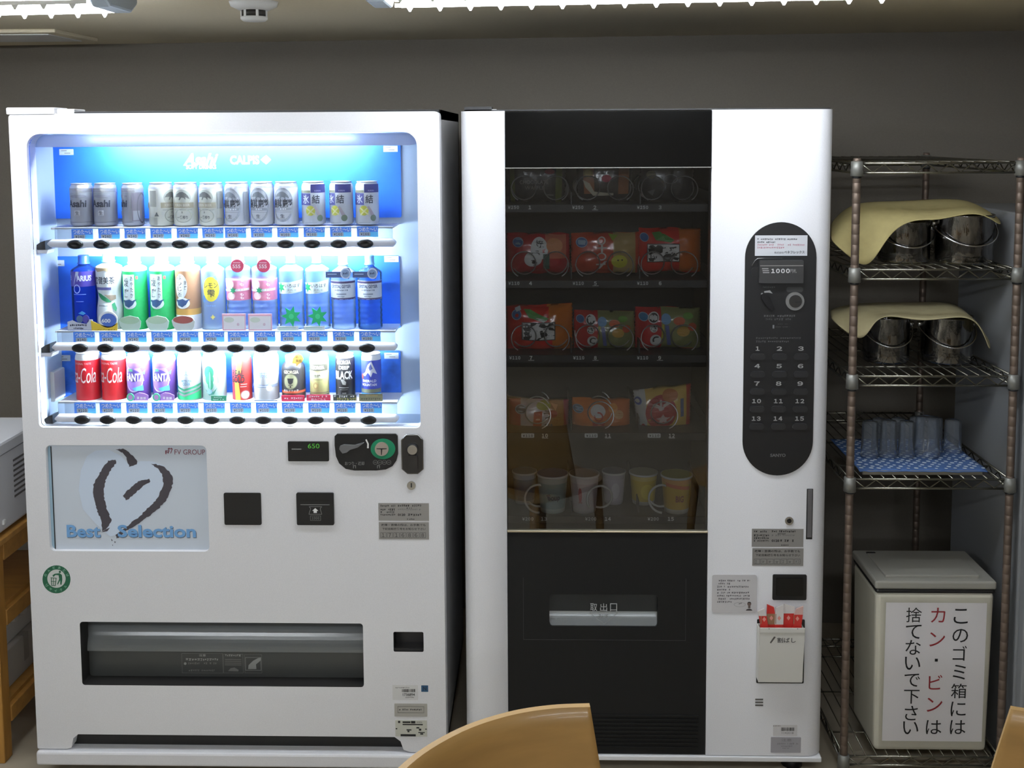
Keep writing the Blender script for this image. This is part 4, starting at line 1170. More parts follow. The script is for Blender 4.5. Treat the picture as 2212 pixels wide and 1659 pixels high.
S_F = [('e', -0.1, 0.5, 0.8, 0.27, (150, 116, 200)), ('o', -0.1, 0.5, 0.85, 0.29, 0.07, (210, 196, 232)), ('e', 0.0, 0.78, 0.8, 0.07, (206, 150, 190)), ('p', [(-0.95, 0.8), (-0.4, 0.72), (0.4, 0.72), (0.95, 0.8), (0.6, 0.84), (-0.6, 0.84)], (120, 90, 150)), ('e', -0.1, 0.56, 0.62, 0.13, (74, 58, 130)), ('t', 'FANTA', 0.0, 0.53, 1.65, 0.17, 0.06, 0.12, (232, 232, 240)), ('p', [(-0.55, 0.7), (-0.2, 0.72), (-0.1, 0.66), (-0.5, 0.65)], (72, 132, 104)), ('p', [(-0.2, 0.3), (0.7, 0.36), (0.75, 0.24), (0.0, 0.24)], (96, 188, 204)), ('p', [(0.6, 0.62), (0.95, 0.68), (0.85, 0.58)], (120, 210, 210))]
for a, b, nm in ((277, 326, 'left'), (333, 382, 'right')):
    o = can('soda_can', a, b, 768, 866, [(0, PUR), (0.85, WHC)], S_F, 'purple grape soda can with white blocky lettering, %s of the two alike' % nm, GR)
    c = at((a + b) / 2, 860, CANY - 0.036)
    m_ = MB(); yy = CANY - 0.038
    g = lambda x, z: (c.x + x, c.z + z)
    m_.plate([[g(*p) for p in [(-0.012, -0.006), (0.024, -0.006), (0.025, 0.008), (0.012, 0.014), (0.0, 0.016), (-0.014, 0.01)]]], yy, yy + 0.0015, C((176, 132, 208)))
    prints(m_, [('b', -0.006, 0.02, -0.003, 0.005, (236, 226, 244))], lambda e: (lambda x, z: (c.x + x, yy - 0.0005, c.z + z)))
    m_.plate([[g(-0.024 + 0.0105 * math.cos(t * 0.35), 0.003 + 0.0115 * math.sin(t * 0.35)) for t in range(18)]], yy - 0.0012, yy, C((96, 200, 160)))
    m_.poly([g(-0.024 + 0.006 * math.cos(t * 0.42), 0.003 + 0.007 * math.sin(t * 0.42)) for t in range(15)], C((198, 150, 206)), flat(yy - 0.0016))
    m_.build('promo_card', o)
S_M = [('t', 'MITSUYA', 0.0, 0.44, 0.9, 0.055, 0.03, 0.0, (110, 150, 178)), ('t', 'CIDER', 0.0, 0.375, 0.65, 0.055, 0.03, 0.0, (110, 150, 178)), ('p', [(-0.5, 0.5), (0.0, 0.6), (0.5, 0.5), (0.4, 0.52), (0.0, 0.57), (-0.4, 0.52)], (170, 190, 206)), ('r', -0.06, 0.06, 0.6, 0.68, (170, 190, 206)),
       ('p', [(-1.3, 0.36), (-0.2, 0.27), (1.3, 0.38), (1.3, 0.34), (-0.2, 0.23), (-1.3, 0.33)], (44, 132, 96)), ('p', [(-1.3, 0.27), (-0.2, 0.19), (1.3, 0.3), (1.3, 0.265), (-0.2, 0.155), (-1.3, 0.24)], (50, 140, 102)), ('p', [(-1.3, 0.17), (-0.2, 0.11), (1.3, 0.23), (1.3, 0.05), (-1.3, 0.05)], (44, 172, 108))]
can('soda_can', 386.5, 438, 766, 866, [(0, WHC)], S_M, 'white cider can with green chevron stripes', GR)
S_K = [('e', -0.2, 0.62, 0.45, 0.14, (64, 150, 118)), ('e', -0.15, 0.48, 0.38, 0.12, (72, 156, 124)), ('e', -0.05, 0.36, 0.24, 0.1, (60, 144, 112)), ('e', -0.1, 0.44, 0.08, 0.2, (150, 206, 186)), ('p', [(-0.6, 0.28), (-0.2, 0.2), (0.2, 0.22), (0.5, 0.3), (0.2, 0.16), (-0.2, 0.14)], (66, 128, 116)), ('e', -0.15, 0.22, 0.22, 0.05, (150, 190, 216)), ('r', 0.55, 0.66, 0.4, 0.65, (140, 196, 176))]
o = can('soda_can', 440, 490, 766, 866, [(0, M('can_mint', (206, 234, 228), 0.4))], S_K, 'pale mint can with a dark green hop-like emblem', GR)
def card_px(o, x0, y0, x1, y1, col, marks, yoff=0.04):
    m_ = MB(); yy = CANY - yoff
    block_px(m_, x0, y0, x1, y1, yy, yy + 0.0015, C(col))
    for mk in marks:
        if mk[0] == 't':
            text_px(m_, mk[1], mk[2], mk[3], mk[4], mk[5], C(mk[6]), yy, 0.03, e=0.0004)
        elif mk[0] == 'r':
            rect_px(m_, mk[1], mk[2], mk[3], mk[4], C(mk[5]), yy, 0.0003)
        elif mk[0] == 's':
            scrib(m_, mk[1], mk[2], mk[3], mk[4], C(mk[5]), yy)
    m_.build('promo_card', o)
card_px(o, 456, 855, 489, 866.5, (46, 122, 92), [('s', 462, 857, 480, 860, (214, 230, 222)), ('s', 460, 861.5, 484, 864.5, (214, 230, 222))])
YEL = (226, 194, 84)
S_R = [('p', [(-1.3, 0.0), (-0.2, 0.0), (-0.9, 0.5), (-0.2, 0.5), (-0.1, 0.95), (-1.3, 0.95)], (198, 74, 92)), ('p', [(-0.5, 0.0), (0.1, 0.0), (-0.1, 0.42), (-0.6, 0.42)], YEL), ('p', [(-0.45, 0.6), (0.1, 0.6), (0.35, 0.95), (-0.15, 0.95)], YEL), ('t', 'REAL', -0.2, 0.62, 1.35, 0.13, 0.05, 0.2, (54, 46, 52)), ('t', 'GOLD', -0.25, 0.48, 1.5, 0.14, 0.05, 0.2, (54, 46, 52)), ('r', 0.1, 0.75, 0.37, 0.385, (236, 210, 200)), ('r', 0.05, 0.7, 0.32, 0.335, (236, 210, 200)), ('e', 0.55, 0.15, 0.5, 0.1, (232, 226, 222)), ('o', 0.55, 0.15, 0.5, 0.1, 0.08, (200, 120, 120))]
can('energy_drink_can', 504, 545.5, 768, 866, [(0, M('can_red_orange', (214, 62, 58), 0.4)), (0.88, ALU)], S_R, 'slim red and yellow energy drink can', GR)
S_W = [('o', 0.0, 0.56, 0.75, 0.235, 0.07, (150, 184, 222)), ('t', '紅茶花伝', 0.0, 0.56, 1.5, 0.12, 0.0, 0.0, (120, 160, 214)), ('r', -1.3, 1.3, 0.3, 0.36, (128, 136, 158)), ('r', -0.7, 0.3, 0.322, 0.335, (210, 216, 226)), ('e', 0.45, 0.29, 0.22, 0.06, (224, 226, 230))]
o = can('tea_can', 549.5, 604, 765, 866, [(0, WHC)], S_W, 'white milk tea can with a pale blue wreath and kanji', GR)
card_px(o, 549, 864.5, 599, 866.5, (84, 96, 112), [])
BLK = M('can_black', (34, 32, 36), 0.4)
def coffee_bottle():
    px0, px1, ytop, ybot = 610, 661, 766, 867
    c0, c1 = at(px0, ybot, CANY), at(px1, ybot, CANY)
    R = (c1.x - c0.x) / 2 * 0.98; cx = (c0.x + c1.x) / 2
    z0 = at(635, ybot, CANY - R * 0.6).z; H = at(635, ytop, CANY).z - z0
    mb_ = MB()
    mats = [M('coffee_dark', (60, 44, 36), 0.4), C((196, 92, 60)), BLK]
    pr_ = [(0, 0, 0), (0.85 * R, 0, 0), (R, 0.04, 0), (R, 0.2, 1), (R, 0.25, 2), (R, 0.7, 2), (0.93 * R, 0.78, 2), (0.62 * R, 0.87, 2), (0.6 * R, 0.88, 2)]
    mb_.lathe([(r, z * H, k) for r, z, k in pr_], cx, CANY, z0, mats, 32)
    o = mb_.build('coffee_bottle_can', None, 'black bottle shaped coffee can with round cup emblem and yellow tag', 'can', GR, loc=(cx, CANY, z0))
    m2 = MB(); m2.lathe([(0.66 * R, 0.87 * H), (0.66 * R, 0.985 * H), (0.6 * R, H), (0, H)], cx, CANY, z0, [CAPW], 24); m2.build('cap', o)
    m3 = MB()
    S_ = [('t', 'GEORGIA', 0.0, 0.665, 1.3, 0.075, 0.03, 0.0, (206, 198, 170)), ('e', -0.05, 0.46, 0.6, 0.17, (150, 150, 118)), ('o', -0.05, 0.46, 0.62, 0.175, 0.06, (96, 96, 76)), ('p', [(-0.32, 0.53), (0.22, 0.53), (0.15, 0.43), (0.0, 0.4), (-0.12, 0.4), (-0.25, 0.43)], (36, 34, 36)), ('r', -0.25, 0.15, 0.375, 0.388, (36, 34, 36)), ('e', -0.05, 0.345, 0.06, 0.022, (36, 34, 36)), ('t', '香るブラック', -0.05, 0.26, 1.3, 0.055, 0.03, 0.0, (226, 222, 214))]
    prints(m3, S_, lambda e: cylmap(R, cx, CANY, z0, H, e)); m3.build('label_print', o)
    m4 = MB(); yy = CANY - R - 0.004
    print_px(m4, [(631 + 0, 785), (632, 775), (638, 767), (645, 764), (652, 767), (656, 775), (653, 782), (646, 786), (641, 792), (639, 786)], C((222, 178, 84)), yy)
    text_px(m4, '香り', 638, 768, 651, 774, C((96, 72, 40)), yy, 0.02); text_px(m4, '実感', 639, 776, 651, 782, C((96, 72, 40)), yy, 0.02)
    m4.build('promo_tag', o)
    card_px(o, 608, 854, 658, 867, (186, 44, 72), [('s', 614, 858, 653, 863, (236, 220, 224))])
coffee_bottle()
S_GE = [('r', -1.2, 1.2, 0.66, 0.8, (74, 72, 64)), ('t', 'GEORGIA', 0.0, 0.73, 1.45, 0.08, 0.03, 0.0, (214, 206, 180)), ('r', -0.7, 0.7, 0.5, 0.6, (206, 206, 178)), ('t', '微糖', -0.05, 0.55, 0.7, 0.075, 0.03, 0.0, (74, 70, 60)), ('r', -0.5, 0.5, 0.46, 0.475, (140, 134, 100)), ('e', -0.2, 0.34, 0.28, 0.08, (150, 128, 82)), ('e', -0.2, 0.34, 0.14, 0.04, (206, 190, 130)), ('r', -1.2, 1.2, 0.19, 0.2, (96, 92, 80)), ('r', -1.2, 1.2, 0.09, 0.16, (90, 86, 80)), ('p', [(-0.9, 0.86), (-0.4, 0.95), (-0.9, 0.95)], (206, 120, 140))]
o = can('coffee_can', 670.5, 712, 767, 866, [(0, M('can_gold_beige', (190, 186, 128), 0.4)), (0.88, ALU)], S_GE, 'gold beige coffee can with dark name band', GR)
card_px(o, 662, 853, 714, 866, (188, 52, 78), [('s', 667, 854.5, 709, 859, (240, 222, 226)), ('t', '飲みごたえ', 672, 860.5, 704, 865, (240, 222, 226))])
S_DB = [('t', 'GEORGIA', 0.0, 0.84, 1.5, 0.09, 0.03, 0.0, (214, 212, 200)), ('t', 'DEEP', 0.05, 0.73, 1.1, 0.08, 0.04, 0.0, (230, 230, 226)), ('t', 'BLACK', 0.0, 0.57, 1.95, 0.17, 0.03, 0.0, (230, 230, 226)), ('r', -1.0, 1.0, 0.475, 0.481, (150, 148, 140)), ('p', [(-0.3, 0.47), (0.0, 0.48), (0.25, 0.42), (0.2, 0.36), (-0.1, 0.37)], (150, 148, 144)), ('r', -0.5, 0.5, 0.295, 0.31, (130, 130, 128)), ('r', -0.4, 0.4, 0.255, 0.265, (120, 120, 118)), ('t', '無糖', 0.05, 0.18, 0.4, 0.04, (150, 150, 146)), ('t', 'ブラックコーヒー', 0.1, 0.1, 1.3, 0.035, (190, 190, 186))]
o = can('coffee_can', 726, 768, 767, 866, [(0, BLK), (0.885, ALU)], S_DB, 'tall black coffee can with large white capitals', GR)
card_px(o, 719.5, 853, 770, 866, (52, 54, 50), [('s', 721, 853.5, 765, 859, (214, 214, 210)), ('t', '【クリア＆コク】', 729, 859, 768, 866, (206, 200, 96))])
S_E = [('p', [(-0.95, 0.56), (-0.5, 0.62), (-0.2, 0.78), (0.15, 0.86), (0.4, 0.74), (0.75, 0.58), (0.3, 0.62), (0.1, 0.52), (-0.2, 0.62), (-0.5, 0.54)], (214, 216, 228)), ('p', [(-0.15, 0.72), (0.1, 0.8), (0.3, 0.7), (0.0, 0.66)], (96, 104, 170)), ('t', 'EMERALD', -0.1, 0.44, 1.5, 0.055, 0.03, 0.0, (206, 208, 226)), ('t', 'MOUNTAIN', -0.1, 0.36, 1.6, 0.055, 0.03, 0.0, (206, 208, 226)), ('r', -1.3, 1.3, 0.19, 0.27, (108, 112, 96)), ('r', -1.3, 1.3, 0.0, 0.18, (52, 130, 176)), ('e', -0.85, 0.53, 0.15, 0.06, (150, 80, 70))]
o = can('coffee_can', 782, 824.5, 766, 866, [(0, M('can_blue', (62, 74, 172), 0.4)), (0.87, WHC)], S_E, 'blue coffee can with white mountain, rightmost in the bottom row', GR, 0.92, WHC)
card_px(o, 775.5, 851, 826.5, 867, (126, 124, 96), [('r', 776, 851.5, 826, 853, (60, 56, 50)), ('r', 790, 853, 816, 856, (150, 138, 96)), ('s', 780, 859, 822, 864, (84, 80, 60))])

# ================================================================== snack vending machine
SX0, SX1 = -0.2041, 0.7666
SZB, SZT = 0.066, 1.83
x1s, x2s = -0.0884, 0.4493            # edges of the black middle
SM = empty('snack_vending_machine', ((SX0 + SX1) / 2, 0.36, 0), 'white snack vending machine with dark glass front and black number keypad', 'vending machine')
SBLK = M('snack_black_panel', (30, 30, 30), 0.55, spec=0.12)
SGLS = M('snack_black_gloss', (7, 7, 7), 0.06, spec=0.4)
SINT = M('snack_interior_black', (24, 24, 25), 0.6)
zb_line = at(1410, 1630, 0).z
z_g1, z_g0 = at(1315, 362, 0).z, at(1312, 1148, 0).z
# hollow cabinet
mb = MB()
cbx = (SX0 + 0.012, SX1 - 0.012)
mb.box(cbx[0], cbx[0] + 0.02, 0.06, 0.74, SZB, SZT + 0.004, SIDE)
mb.box(cbx[1] - 0.02, cbx[1], 0.06, 0.74, SZB, SZT + 0.004, SIDE)
mb.box(cbx[0], cbx[1], 0.06, 0.74, SZT - 0.02, SZT + 0.004, M('machine_top_dark', (40, 38, 38), 0.6))
mb.box(cbx[0], cbx[1], 0.72, 0.74, SZB, SZT, SIDE)
mb.box(cbx[0], cbx[1], 0.06, 0.74, SZB, SZB + 0.02, SIDE)
mb.build('cabinet', SM)
for fx in (SX0 + 0.06, SX1 - 0.06):
    for fy in (0.1, 0.66):
        mb = MB()
        mb.lathe([(0, 0), (0.03, 0), (0.025, 0.02), (0.014, 0.02), (0.014, 0.07), (0, 0.07)], fx, fy, 0, [BLACK], 12)
        mb.build('levelling_foot', SM)
# white door stiles with a rounded outer edge
def stile(name, xa, xb, round_left):
    m_ = MB()
    r = 0.045
    prof = []
    n = 10
    if round_left:
        prof = [(xa, 0.06)] + [(xa + r - r * math.cos(t * math.pi / 2 / n), r * 0.9 - r * 0.9 * math.sin(t * math.pi / 2 / n)) for t in range(n + 1)] + [(xb, 0.0), (xb, 0.06)]
    else:
        prof = [(xa, 0.06), (xa, 0.0)] + [(xb - r + r * math.sin(t * math.pi / 2 / n), r * 0.9 - r * 0.9 * math.cos(t * math.pi / 2 / n)) for t in range(n + 1)] + [(xb, 0.06)]
    k = len(prof)
    z0, z1 = zb_line, SZT
    m_.add([(x, y, z0) for x, y in prof] + [(x, y, z1) for x, y in prof], [(i, (i + 1) % k, (i + 1) % k + k, i + k) for i in range(k)], WHITE, True)
    m_.add([(x, y, z0) for x, y in prof] + [(x, y, z1) for x, y in prof], [tuple(range(k))[::-1], tuple(range(k, 2 * k))], WHITE)
    o = m_.build(name, SM)
    return o
stile('door_stile', SX0, x1s, True)
stile('control_column', x2s, SX1, False)
mb = MB(); mb.box(SX0 + 0.01, SX1 - 0.004, -0.004, 0.06, SZB, zb_line - 0.002, WHITE2); mb.build('base_skirt', SM, bevel=0.003)
mb = MB(); mb.box(SX0 + 0.01, SX1 - 0.01, 0.02, 0.06, SZT + 0.0005, SZT + 0.004, BLACK); mb.build('top_gasket', SM)
mb = MB(); q = rc(1003, 230, 1062, 237, 0.02); mb.box(q[0], q[1], 0.02, 0.1, SZT + 0.001, SZT + 0.012, BLACK); mb.box(q[1], q[1] + 0.012, 0.03, 0.06, SZT + 0.001, SZT + 0.005, WHITE2); mb.build('hinge_bracket', SM)
# black fascia top and bottom, glass and its trims
mb = MB(); mb.box(x1s + 0.001, x2s - 0.001, 0.003, 0.05, z_g1, SZT - 0.001, SGLS); mb.build('top_fascia', SM, bevel=0.001)
dz = rc(1187, 1284, 1421, 1353, 0.003)
mb = MB()
mb.plate([rect(x1s + 0.001, x2s - 0.001, zb_line, z_g0 - 0.006), rrect(dz[0], dz[1], dz[2], dz[3], 0.008, 4)], 0.003, 0.02, SBLK)
low = mb.build('lower_fascia', SM)
mb = MB()
q = rc(1130, 1250, 1482, 1384, 0.0)
for (a, b, c_, d) in ((q[0], q[1], q[2], q[2] + 0.0012), (q[0], q[0] + 0.001, q[2], q[3]), (q[1] - 0.001, q[1], q[2], q[3])):
    mb.box(a, b, 0.0022, 0.003, c_, d, M('seam_grey', (44, 44, 46), 0.5))
mb.build('delivery_door_seam', low)
for k in range(9):
    zz = at(1312, 1545 + 8.5 * k, 0).z
    mb = MB(); mb.box(x1s + 0.02, x2s - 0.02, -0.0005, 0.003, zz - 0.0022, zz + 0.0008, SBLK); mb.build('vent_slat', low)
TRIM = M('trim_metal', (200, 190, 168), 0.3, 0.8)
mb = MB(); mb.box(x1s + 0.001, x2s - 0.001, -0.002, 0.012, z_g0 - 0.003, z_g0 + 0.002, TRIM); mb.build('glass_trim', SM, bevel=0.001)
mb = MB(); mb.box(x1s, x2s, 0.0, 0.006, z_g1 - 0.0012, z_g1 + 0.0008, M('trim_thin', (140, 138, 134), 0.4, 0.6)); mb.build('glass_trim', SM)
mb = MB(); mb.plate([rect(x1s + 0.002, x2s - 0.002, z_g0 + 0.002, z_g1 - 0.0015)], 0.006, 0.011, glass('snack_glass', 2.05, (226, 228, 230)), back=False); mb.build('door_glass', SM)
# delivery pocket behind the window of the lower fascia
STL = M('pocket_steel', (240, 240, 238), 0.3, 0.15)
PFL = M('pocket_flap', (60, 62, 64), 0.25)
mb = MB()
def sweep(m_, za, zb_, ya, yb_, mat, n=8):
    for i in range(n):
        f = lambda t: (ya + (yb_ - ya) * (1 - math.cos(t * math.pi / 2)), za + (zb_ - za) * t)
        (y0_, z0_), (y1_, z1_) = f(i / n), f((i + 1) / n)
        m_.add([(dz[0] - 0.01, y0_, z0_), (dz[1] + 0.01, y0_, z0_), (dz[1] + 0.01, y1_, z1_), (dz[0] - 0.01, y1_, z1_)], [(0, 3, 2, 1)], mat, True)
zmid = dz[2] + 0.03
sweep(mb, dz[3] + 0.01, zmid, 0.034, 0.03, PFL)
mb.box(dz[0] - 0.012, dz[0] - 0.01, 0.004, 0.05, dz[2] - 0.01, dz[3] + 0.01, SBLK)
mb.box(dz[1] + 0.01, dz[1] + 0.012, 0.004, 0.05, dz[2] - 0.01, dz[3] + 0.01, SBLK)
fl = mb.build('delivery_flap', SM)
mb = MB()
sweep(mb, zmid, dz[2] - 0.002, 0.03, 0.006, STL)
mb.build('scoop', fl)
mb = MB()
for i, ch in enumerate('取出口'):
    text_px(mb, ch, 1275 + 21.5 * i, 1303.5, 1290 + 21.5 * i, 1320, C((170, 172, 174)), 0.0045, 0.0)
tri = [(1274, 1324), (1334, 1324), (1305, 1348)]
for k in range(3):
    a, b = Vector(tri[k]), Vector(tri[(k + 1) % 3]); n_ = (b - a).normalized(); n_ = Vector((-n_.y, n_.x)) * 0.5
    print_px(mb, [tuple(a - n_), tuple(b - n_), tuple(b + n_), tuple(a + n_)], C((150, 152, 154)), 0.0045)
text_px(mb, 'おす', 1293, 1326.5, 1316, 1334, C((110, 112, 114)), 0.0045)
mb.build('flap_print', fl)
mb = MB(); mb.plate([rrect(dz[0] + 0.0005, dz[1] - 0.0005, dz[2] + 0.0005, dz[3] - 0.0005, 0.008, 4)], 0.0048, 0.0058, glass('flap_clear', 1.35, (225, 228, 230)), back=False); mb.build('flap_window', fl)
# interior liner
mb = MB()
mb.box(x1s - 0.03, x1s - 0.024, 0.06, 0.5, z_g0 - 0.03, z_g1 + 0.1, SINT)
mb.box(x2s + 0.024, x2s + 0.03, 0.06, 0.5, z_g0 - 0.03, z_g1 + 0.1, SINT)
mb.box(x1s - 0.03, x2s + 0.03, 0.5, 0.506, z_g0 - 0.03, z_g1 + 0.1, SINT)
mb.box(x1s - 0.03, x2s + 0.03, 0.06, 0.5, z_g0 - 0.036, z_g0 - 0.03, SINT)
mb.box(x1s - 0.03, x2s + 0.03, 0.06, 0.5, z_g1 + 0.1, z_g1 + 0.106, SINT)
mb.box(x1s - 0.03, x1s, 0.055, 0.06, z_g0 - 0.03, z_g1 + 0.1, SINT)
mb.box(x2s, x2s + 0.03, 0.055, 0.06, z_g0 - 0.03, z_g1 + 0.1, SINT)
mb.build('interior_liner', SM)
COIL = M('coil_steel', (214, 214, 214), 0.28, 0.9)
COILW = M('coil_white_ribbon', (176, 176, 172), 0.5)
GY = 0.07
def coil(px, py, rpx, hand, turns, pitch, mat, wire, start):
    c = at(px, py, GY)
    r = at(px + rpx, py, GY).x - c.x
    n = int(turns * 26)
    pts = []
    for i in range(n + 1):
        a = start + hand * 2 * math.pi * turns * i / n
        pts.append((c.x + r * math.sin(a), GY + pitch * turns * i / n, c.z + r * math.cos(a)))
    m_ = MB(); m_.tube(pts, wire, mat, 6)
    return m_
rows = [dict(ry=408, ly=448, pr=['¥250'] * 3, coils=[1131, 1201.6, 1271, 1342, 1412.7, 1482], lx=[(1109, 1144.5), (1248, 1285), (1388, 1426)], nn=(1, 2, 3), sb=455, pdim=True),
        dict(ry=573, ly=612, pr=['¥110'] * 3, coils=[1131, 1201.6, 1271, 1342, 1412.7, 1482], lx=[(1110, 1146), (1249, 1286), (1388, 1426)], nn=(4, 5, 6), sb=620),
        dict(ry=733, ly=773, pr=['¥110'] * 3, coils=[1131, 1203, 1271, 1342, 1412.7, 1482], lx=[(1112, 1147), (1250, 1286), (1388, 1425)], nn=(7, 8, 9), sb=781),
        dict(ry=900, ly=941, pr=['¥110'] * 3, coils=[1162, 1299, 1437.6], lx=[(1140, 1177), (1277, 1313), (1413, 1451)], nn=(10, 11, 12), sb=950),
        dict(ry=1081, ly=1121, pr=['¥200'] * 3, coils=[1161, 1296, 1430], lx=[(1140, 1175), (1276, 1313), (1411, 1449)], nn=(13, 14, 15), sb=1134)]
TAGW = M('tag_white_plastic', (196, 198, 196), 0.5)
TAGS = M('tag_shelf_black', (20, 20, 21), 0.5)
for ri, r in enumerate(rows):
    zs = at(1312, r['ly'], GY).z
    mb = MB()
    mb.box(x1s - 0.02, x2s + 0.02, GY + 0.004, GY + 0.4, zs + 0.003, zs + 0.007, M('snack_tray_dark', (46, 47, 50), 0.4))
    mb.box(x1s - 0.02, x2s + 0.02, GY - 0.002, GY + 0.004, zs - 0.012, zs + 0.008, TAGS)
    shelf = mb.build('shelf', SM)
    for k in range(4):
        xx = x1s - 0.01 + (x2s - x1s + 0.02) * k / 3
        mb = MB(); mb.box(xx - 0.0015, xx + 0.0015, GY + 0.03, GY + 0.4, zs + 0.007, zs + 0.04, M('snack_tray_dark', (46, 47, 50), 0.4)); mb.build('divider', shelf)
    for k, cxp in enumerate(r['coils']):
        two = len(r['coils']) == 6
        hand = (1 if k % 2 == 0 else -1) if two else 1
        if ri < 3:
            m_ = coil(cxp, r['ry'], 26.8, hand, 4, 0.075, COIL, 0.0017, math.pi * (1.15 if hand > 0 else 0.85))
        elif ri == 3:
            m_ = coil(cxp, r['ry'], 27.5, -hand, 2.4, 0.06, COIL, 0.0017, math.pi * 0.9)
        else:
            m_ = coil(cxp, r['ry'], 27.5, hand, 1.15, 0.05, COILW, 0.0032, math.pi * (0.95, 1.3, 1.0)[k])
        m_.build('spiral_coil', shelf)
    for k in range(3):
        pxs, nxs = r['lx'][k]
        mb = MB(); Yt = GY - 0.002
        if ri == 3:
            block_px(mb, pxs - 14, r['ly'] - 4.5, pxs + 14, r['ly'] + 4.5, Yt - 0.001, Yt, TAGW, 0.002)
            text_px(mb, fw(r['pr'][k]), pxs - 11, r['ly'] - 2.5, pxs + 11, r['ly'] + 2.8, INK, Yt - 0.001, 0.03, spacing=0.62)
        else:
            rect_px(mb, pxs - 12, r['ly'] - 4, pxs + 12, r['ly'] + 4, C((52, 52, 54)), Yt)
            text_px(mb, fw(r['pr'][k]), pxs - 12, r['ly'] - 3.6, pxs + 12, r['ly'] + 3.6, C((206, 208, 206)), Yt, 0.03, e=0.0012, spacing=0.62)
        s_ = str(r['nn'][k])
        w = 3.2 * len(s_)
        text_px(mb, fw(s_), nxs - w, r['ly'] - 4, nxs + w, r['ly'] + 4, C((206, 208, 206)), Yt, 0.03, e=0.0012, keep=len(s_) == 1, spacing=0.6)
        if r['nn'][k] in (2, 5, 7, 8, 9, 10, 11, 12):
            rect_px(mb, nxs - 6, r['ly'] + 5, nxs + 7, r['ly'] + 6, C((200, 200, 198)), Yt, 0.0012)
        mb.build('price_strip', shelf)

# ---- snacks: pillow bags
FOIL = {}
def foil(c, rough=0.28):
    return M('foil_%d_%d_%d' % c, c, rough, 0.0, 0.6, coat=0.4)
def bag(corners, Y, thick, colf, specs, label, mats, seed=0, name='snack_bag', cat='snack bag'):
    """pillow pack. corners: four pixel points (top-left, top-right, bottom-right, bottom-left); colf(u, v) -> material index"""
    tl, tr, br, bl = [at(p[0], p[1], Y) for p in corners]
    nu, nv = 36, 26
    def surf(u, v, side=1):
        p = (tl * (1 - u) + tr * u) * v + (bl * (1 - u) + br * u) * (1 - v)
        a = max(0.0, 1 - abs(2 * u - 1) ** 3.2)
        b = max(0.0, 1 - abs(2 * v - 1) ** 2.6)
        h = thick * (a ** 0.7) * (b ** 0.6)
        nz = noise.noise(Vector((u * 5 + seed * 3.1, v * 4, seed))) * 0.16 + noise.noise(Vector((u * 13 + seed, v * 11, seed * 2))) * 0.05
        rad_ = math.sin(math.atan2(v - 0.5, u - 0.5) * 14 + seed) * 0.06 * (abs(2 * v - 1) ** 2 + abs(2 * u - 1) ** 3) * 0.6
        h *= 1 + (nz + rad_) * 1.1
        wob = 0.006 * noise.noise(Vector((u * 3, seed, side))) * abs(2 * v - 1)
        return Vector((p.x, p.y - h * side if side > 0 else p.y + h * 0.8, p.z + wob))
    mb_ = MB()
    vs_ = []
    for side in (1, -1):
        for j in range(nv + 1):
            for i in range(nu + 1):
                u = i / nu
                uu = u
                if i == 0 or i == nu:
                    uu = u + (0.008 if j % 2 else -0.004) * (1 if i == nu else -1)
                vs_.append(tuple(surf(uu, j / nv, side)))
    n1 = (nu + 1) * (nv + 1)
    by = {}
    for side in (0, 1):
        for j in range(nv):
            for i in range(nu):
                a = side * n1 + j * (nu + 1) + i
                f = (a, a + 1, a + nu + 2, a + nu + 1)
                by.setdefault(colf((i + 0.5) / nu, (j + 0.5) / nv), []).append(f if side == 0 else f[::-1])
    edge = []
    ring = [j * (nu + 1) for j in range(nv + 1)] + [nv * (nu + 1) + i for i in range(1, nu + 1)] + [j * (nu + 1) + nu for j in range(nv - 1, -1, -1)] + [i for i in range(nu - 1, 0, -1)]
    for i in range(len(ring)):
        a, b = ring[i], ring[(i + 1) % len(ring)]
        edge.append((a, b, b + n1, a + n1))
    first = True
    base = len(mb_.v)
    mb_.v += vs_
    for k, fs in by.items():
        m_i = mb_.mi(mats[k])
        for f in fs:
            mb_.f.append(tuple(x + base for x in f)); mb_.m.append(m_i); mb_.sm.append(True)
    m_i = mb_.mi(mats[0])
    for f in edge:
        mb_.f.append(tuple(x + base for x in f)); mb_.m.append(m_i); mb_.sm.append(True)
    ctr = (tl + tr + br + bl) / 4
    o = mb_.build(name, None, label, cat, 'snacks on the spiral shelves', loc=(ctr.x, Y, min(bl.z, br.z)))
    if specs:
        m3 = MB()
        def mapR(e):
            def f(x, z):
                p = surf(min(max(x, 0.0), 1.0), min(max(z, 0.0), 1.0))
                return (p.x, p.y - e * 1.6 - 0.0006, p.z)
            return f
        prints(m3, [s_ for s_ in specs], mapR)
        m3.build('bag_print', o)
    return o
def Q(x0, y0, x1, y1, dl=0, dr=0):
    return [(x0, y0 + dl), (x1, y0 + dr), (x1, y1), (x0, y1)]
BY = GY + 0.095
logo_blue = (70, 100, 150)
def cloud(cx, cz, s_, col=logo_blue):
    return [('e', cx, cz, s_ * 1.15, s_ * 1.75, (150, 170, 190)), ('e', cx, cz, s_, s_ * 1.5, col)]
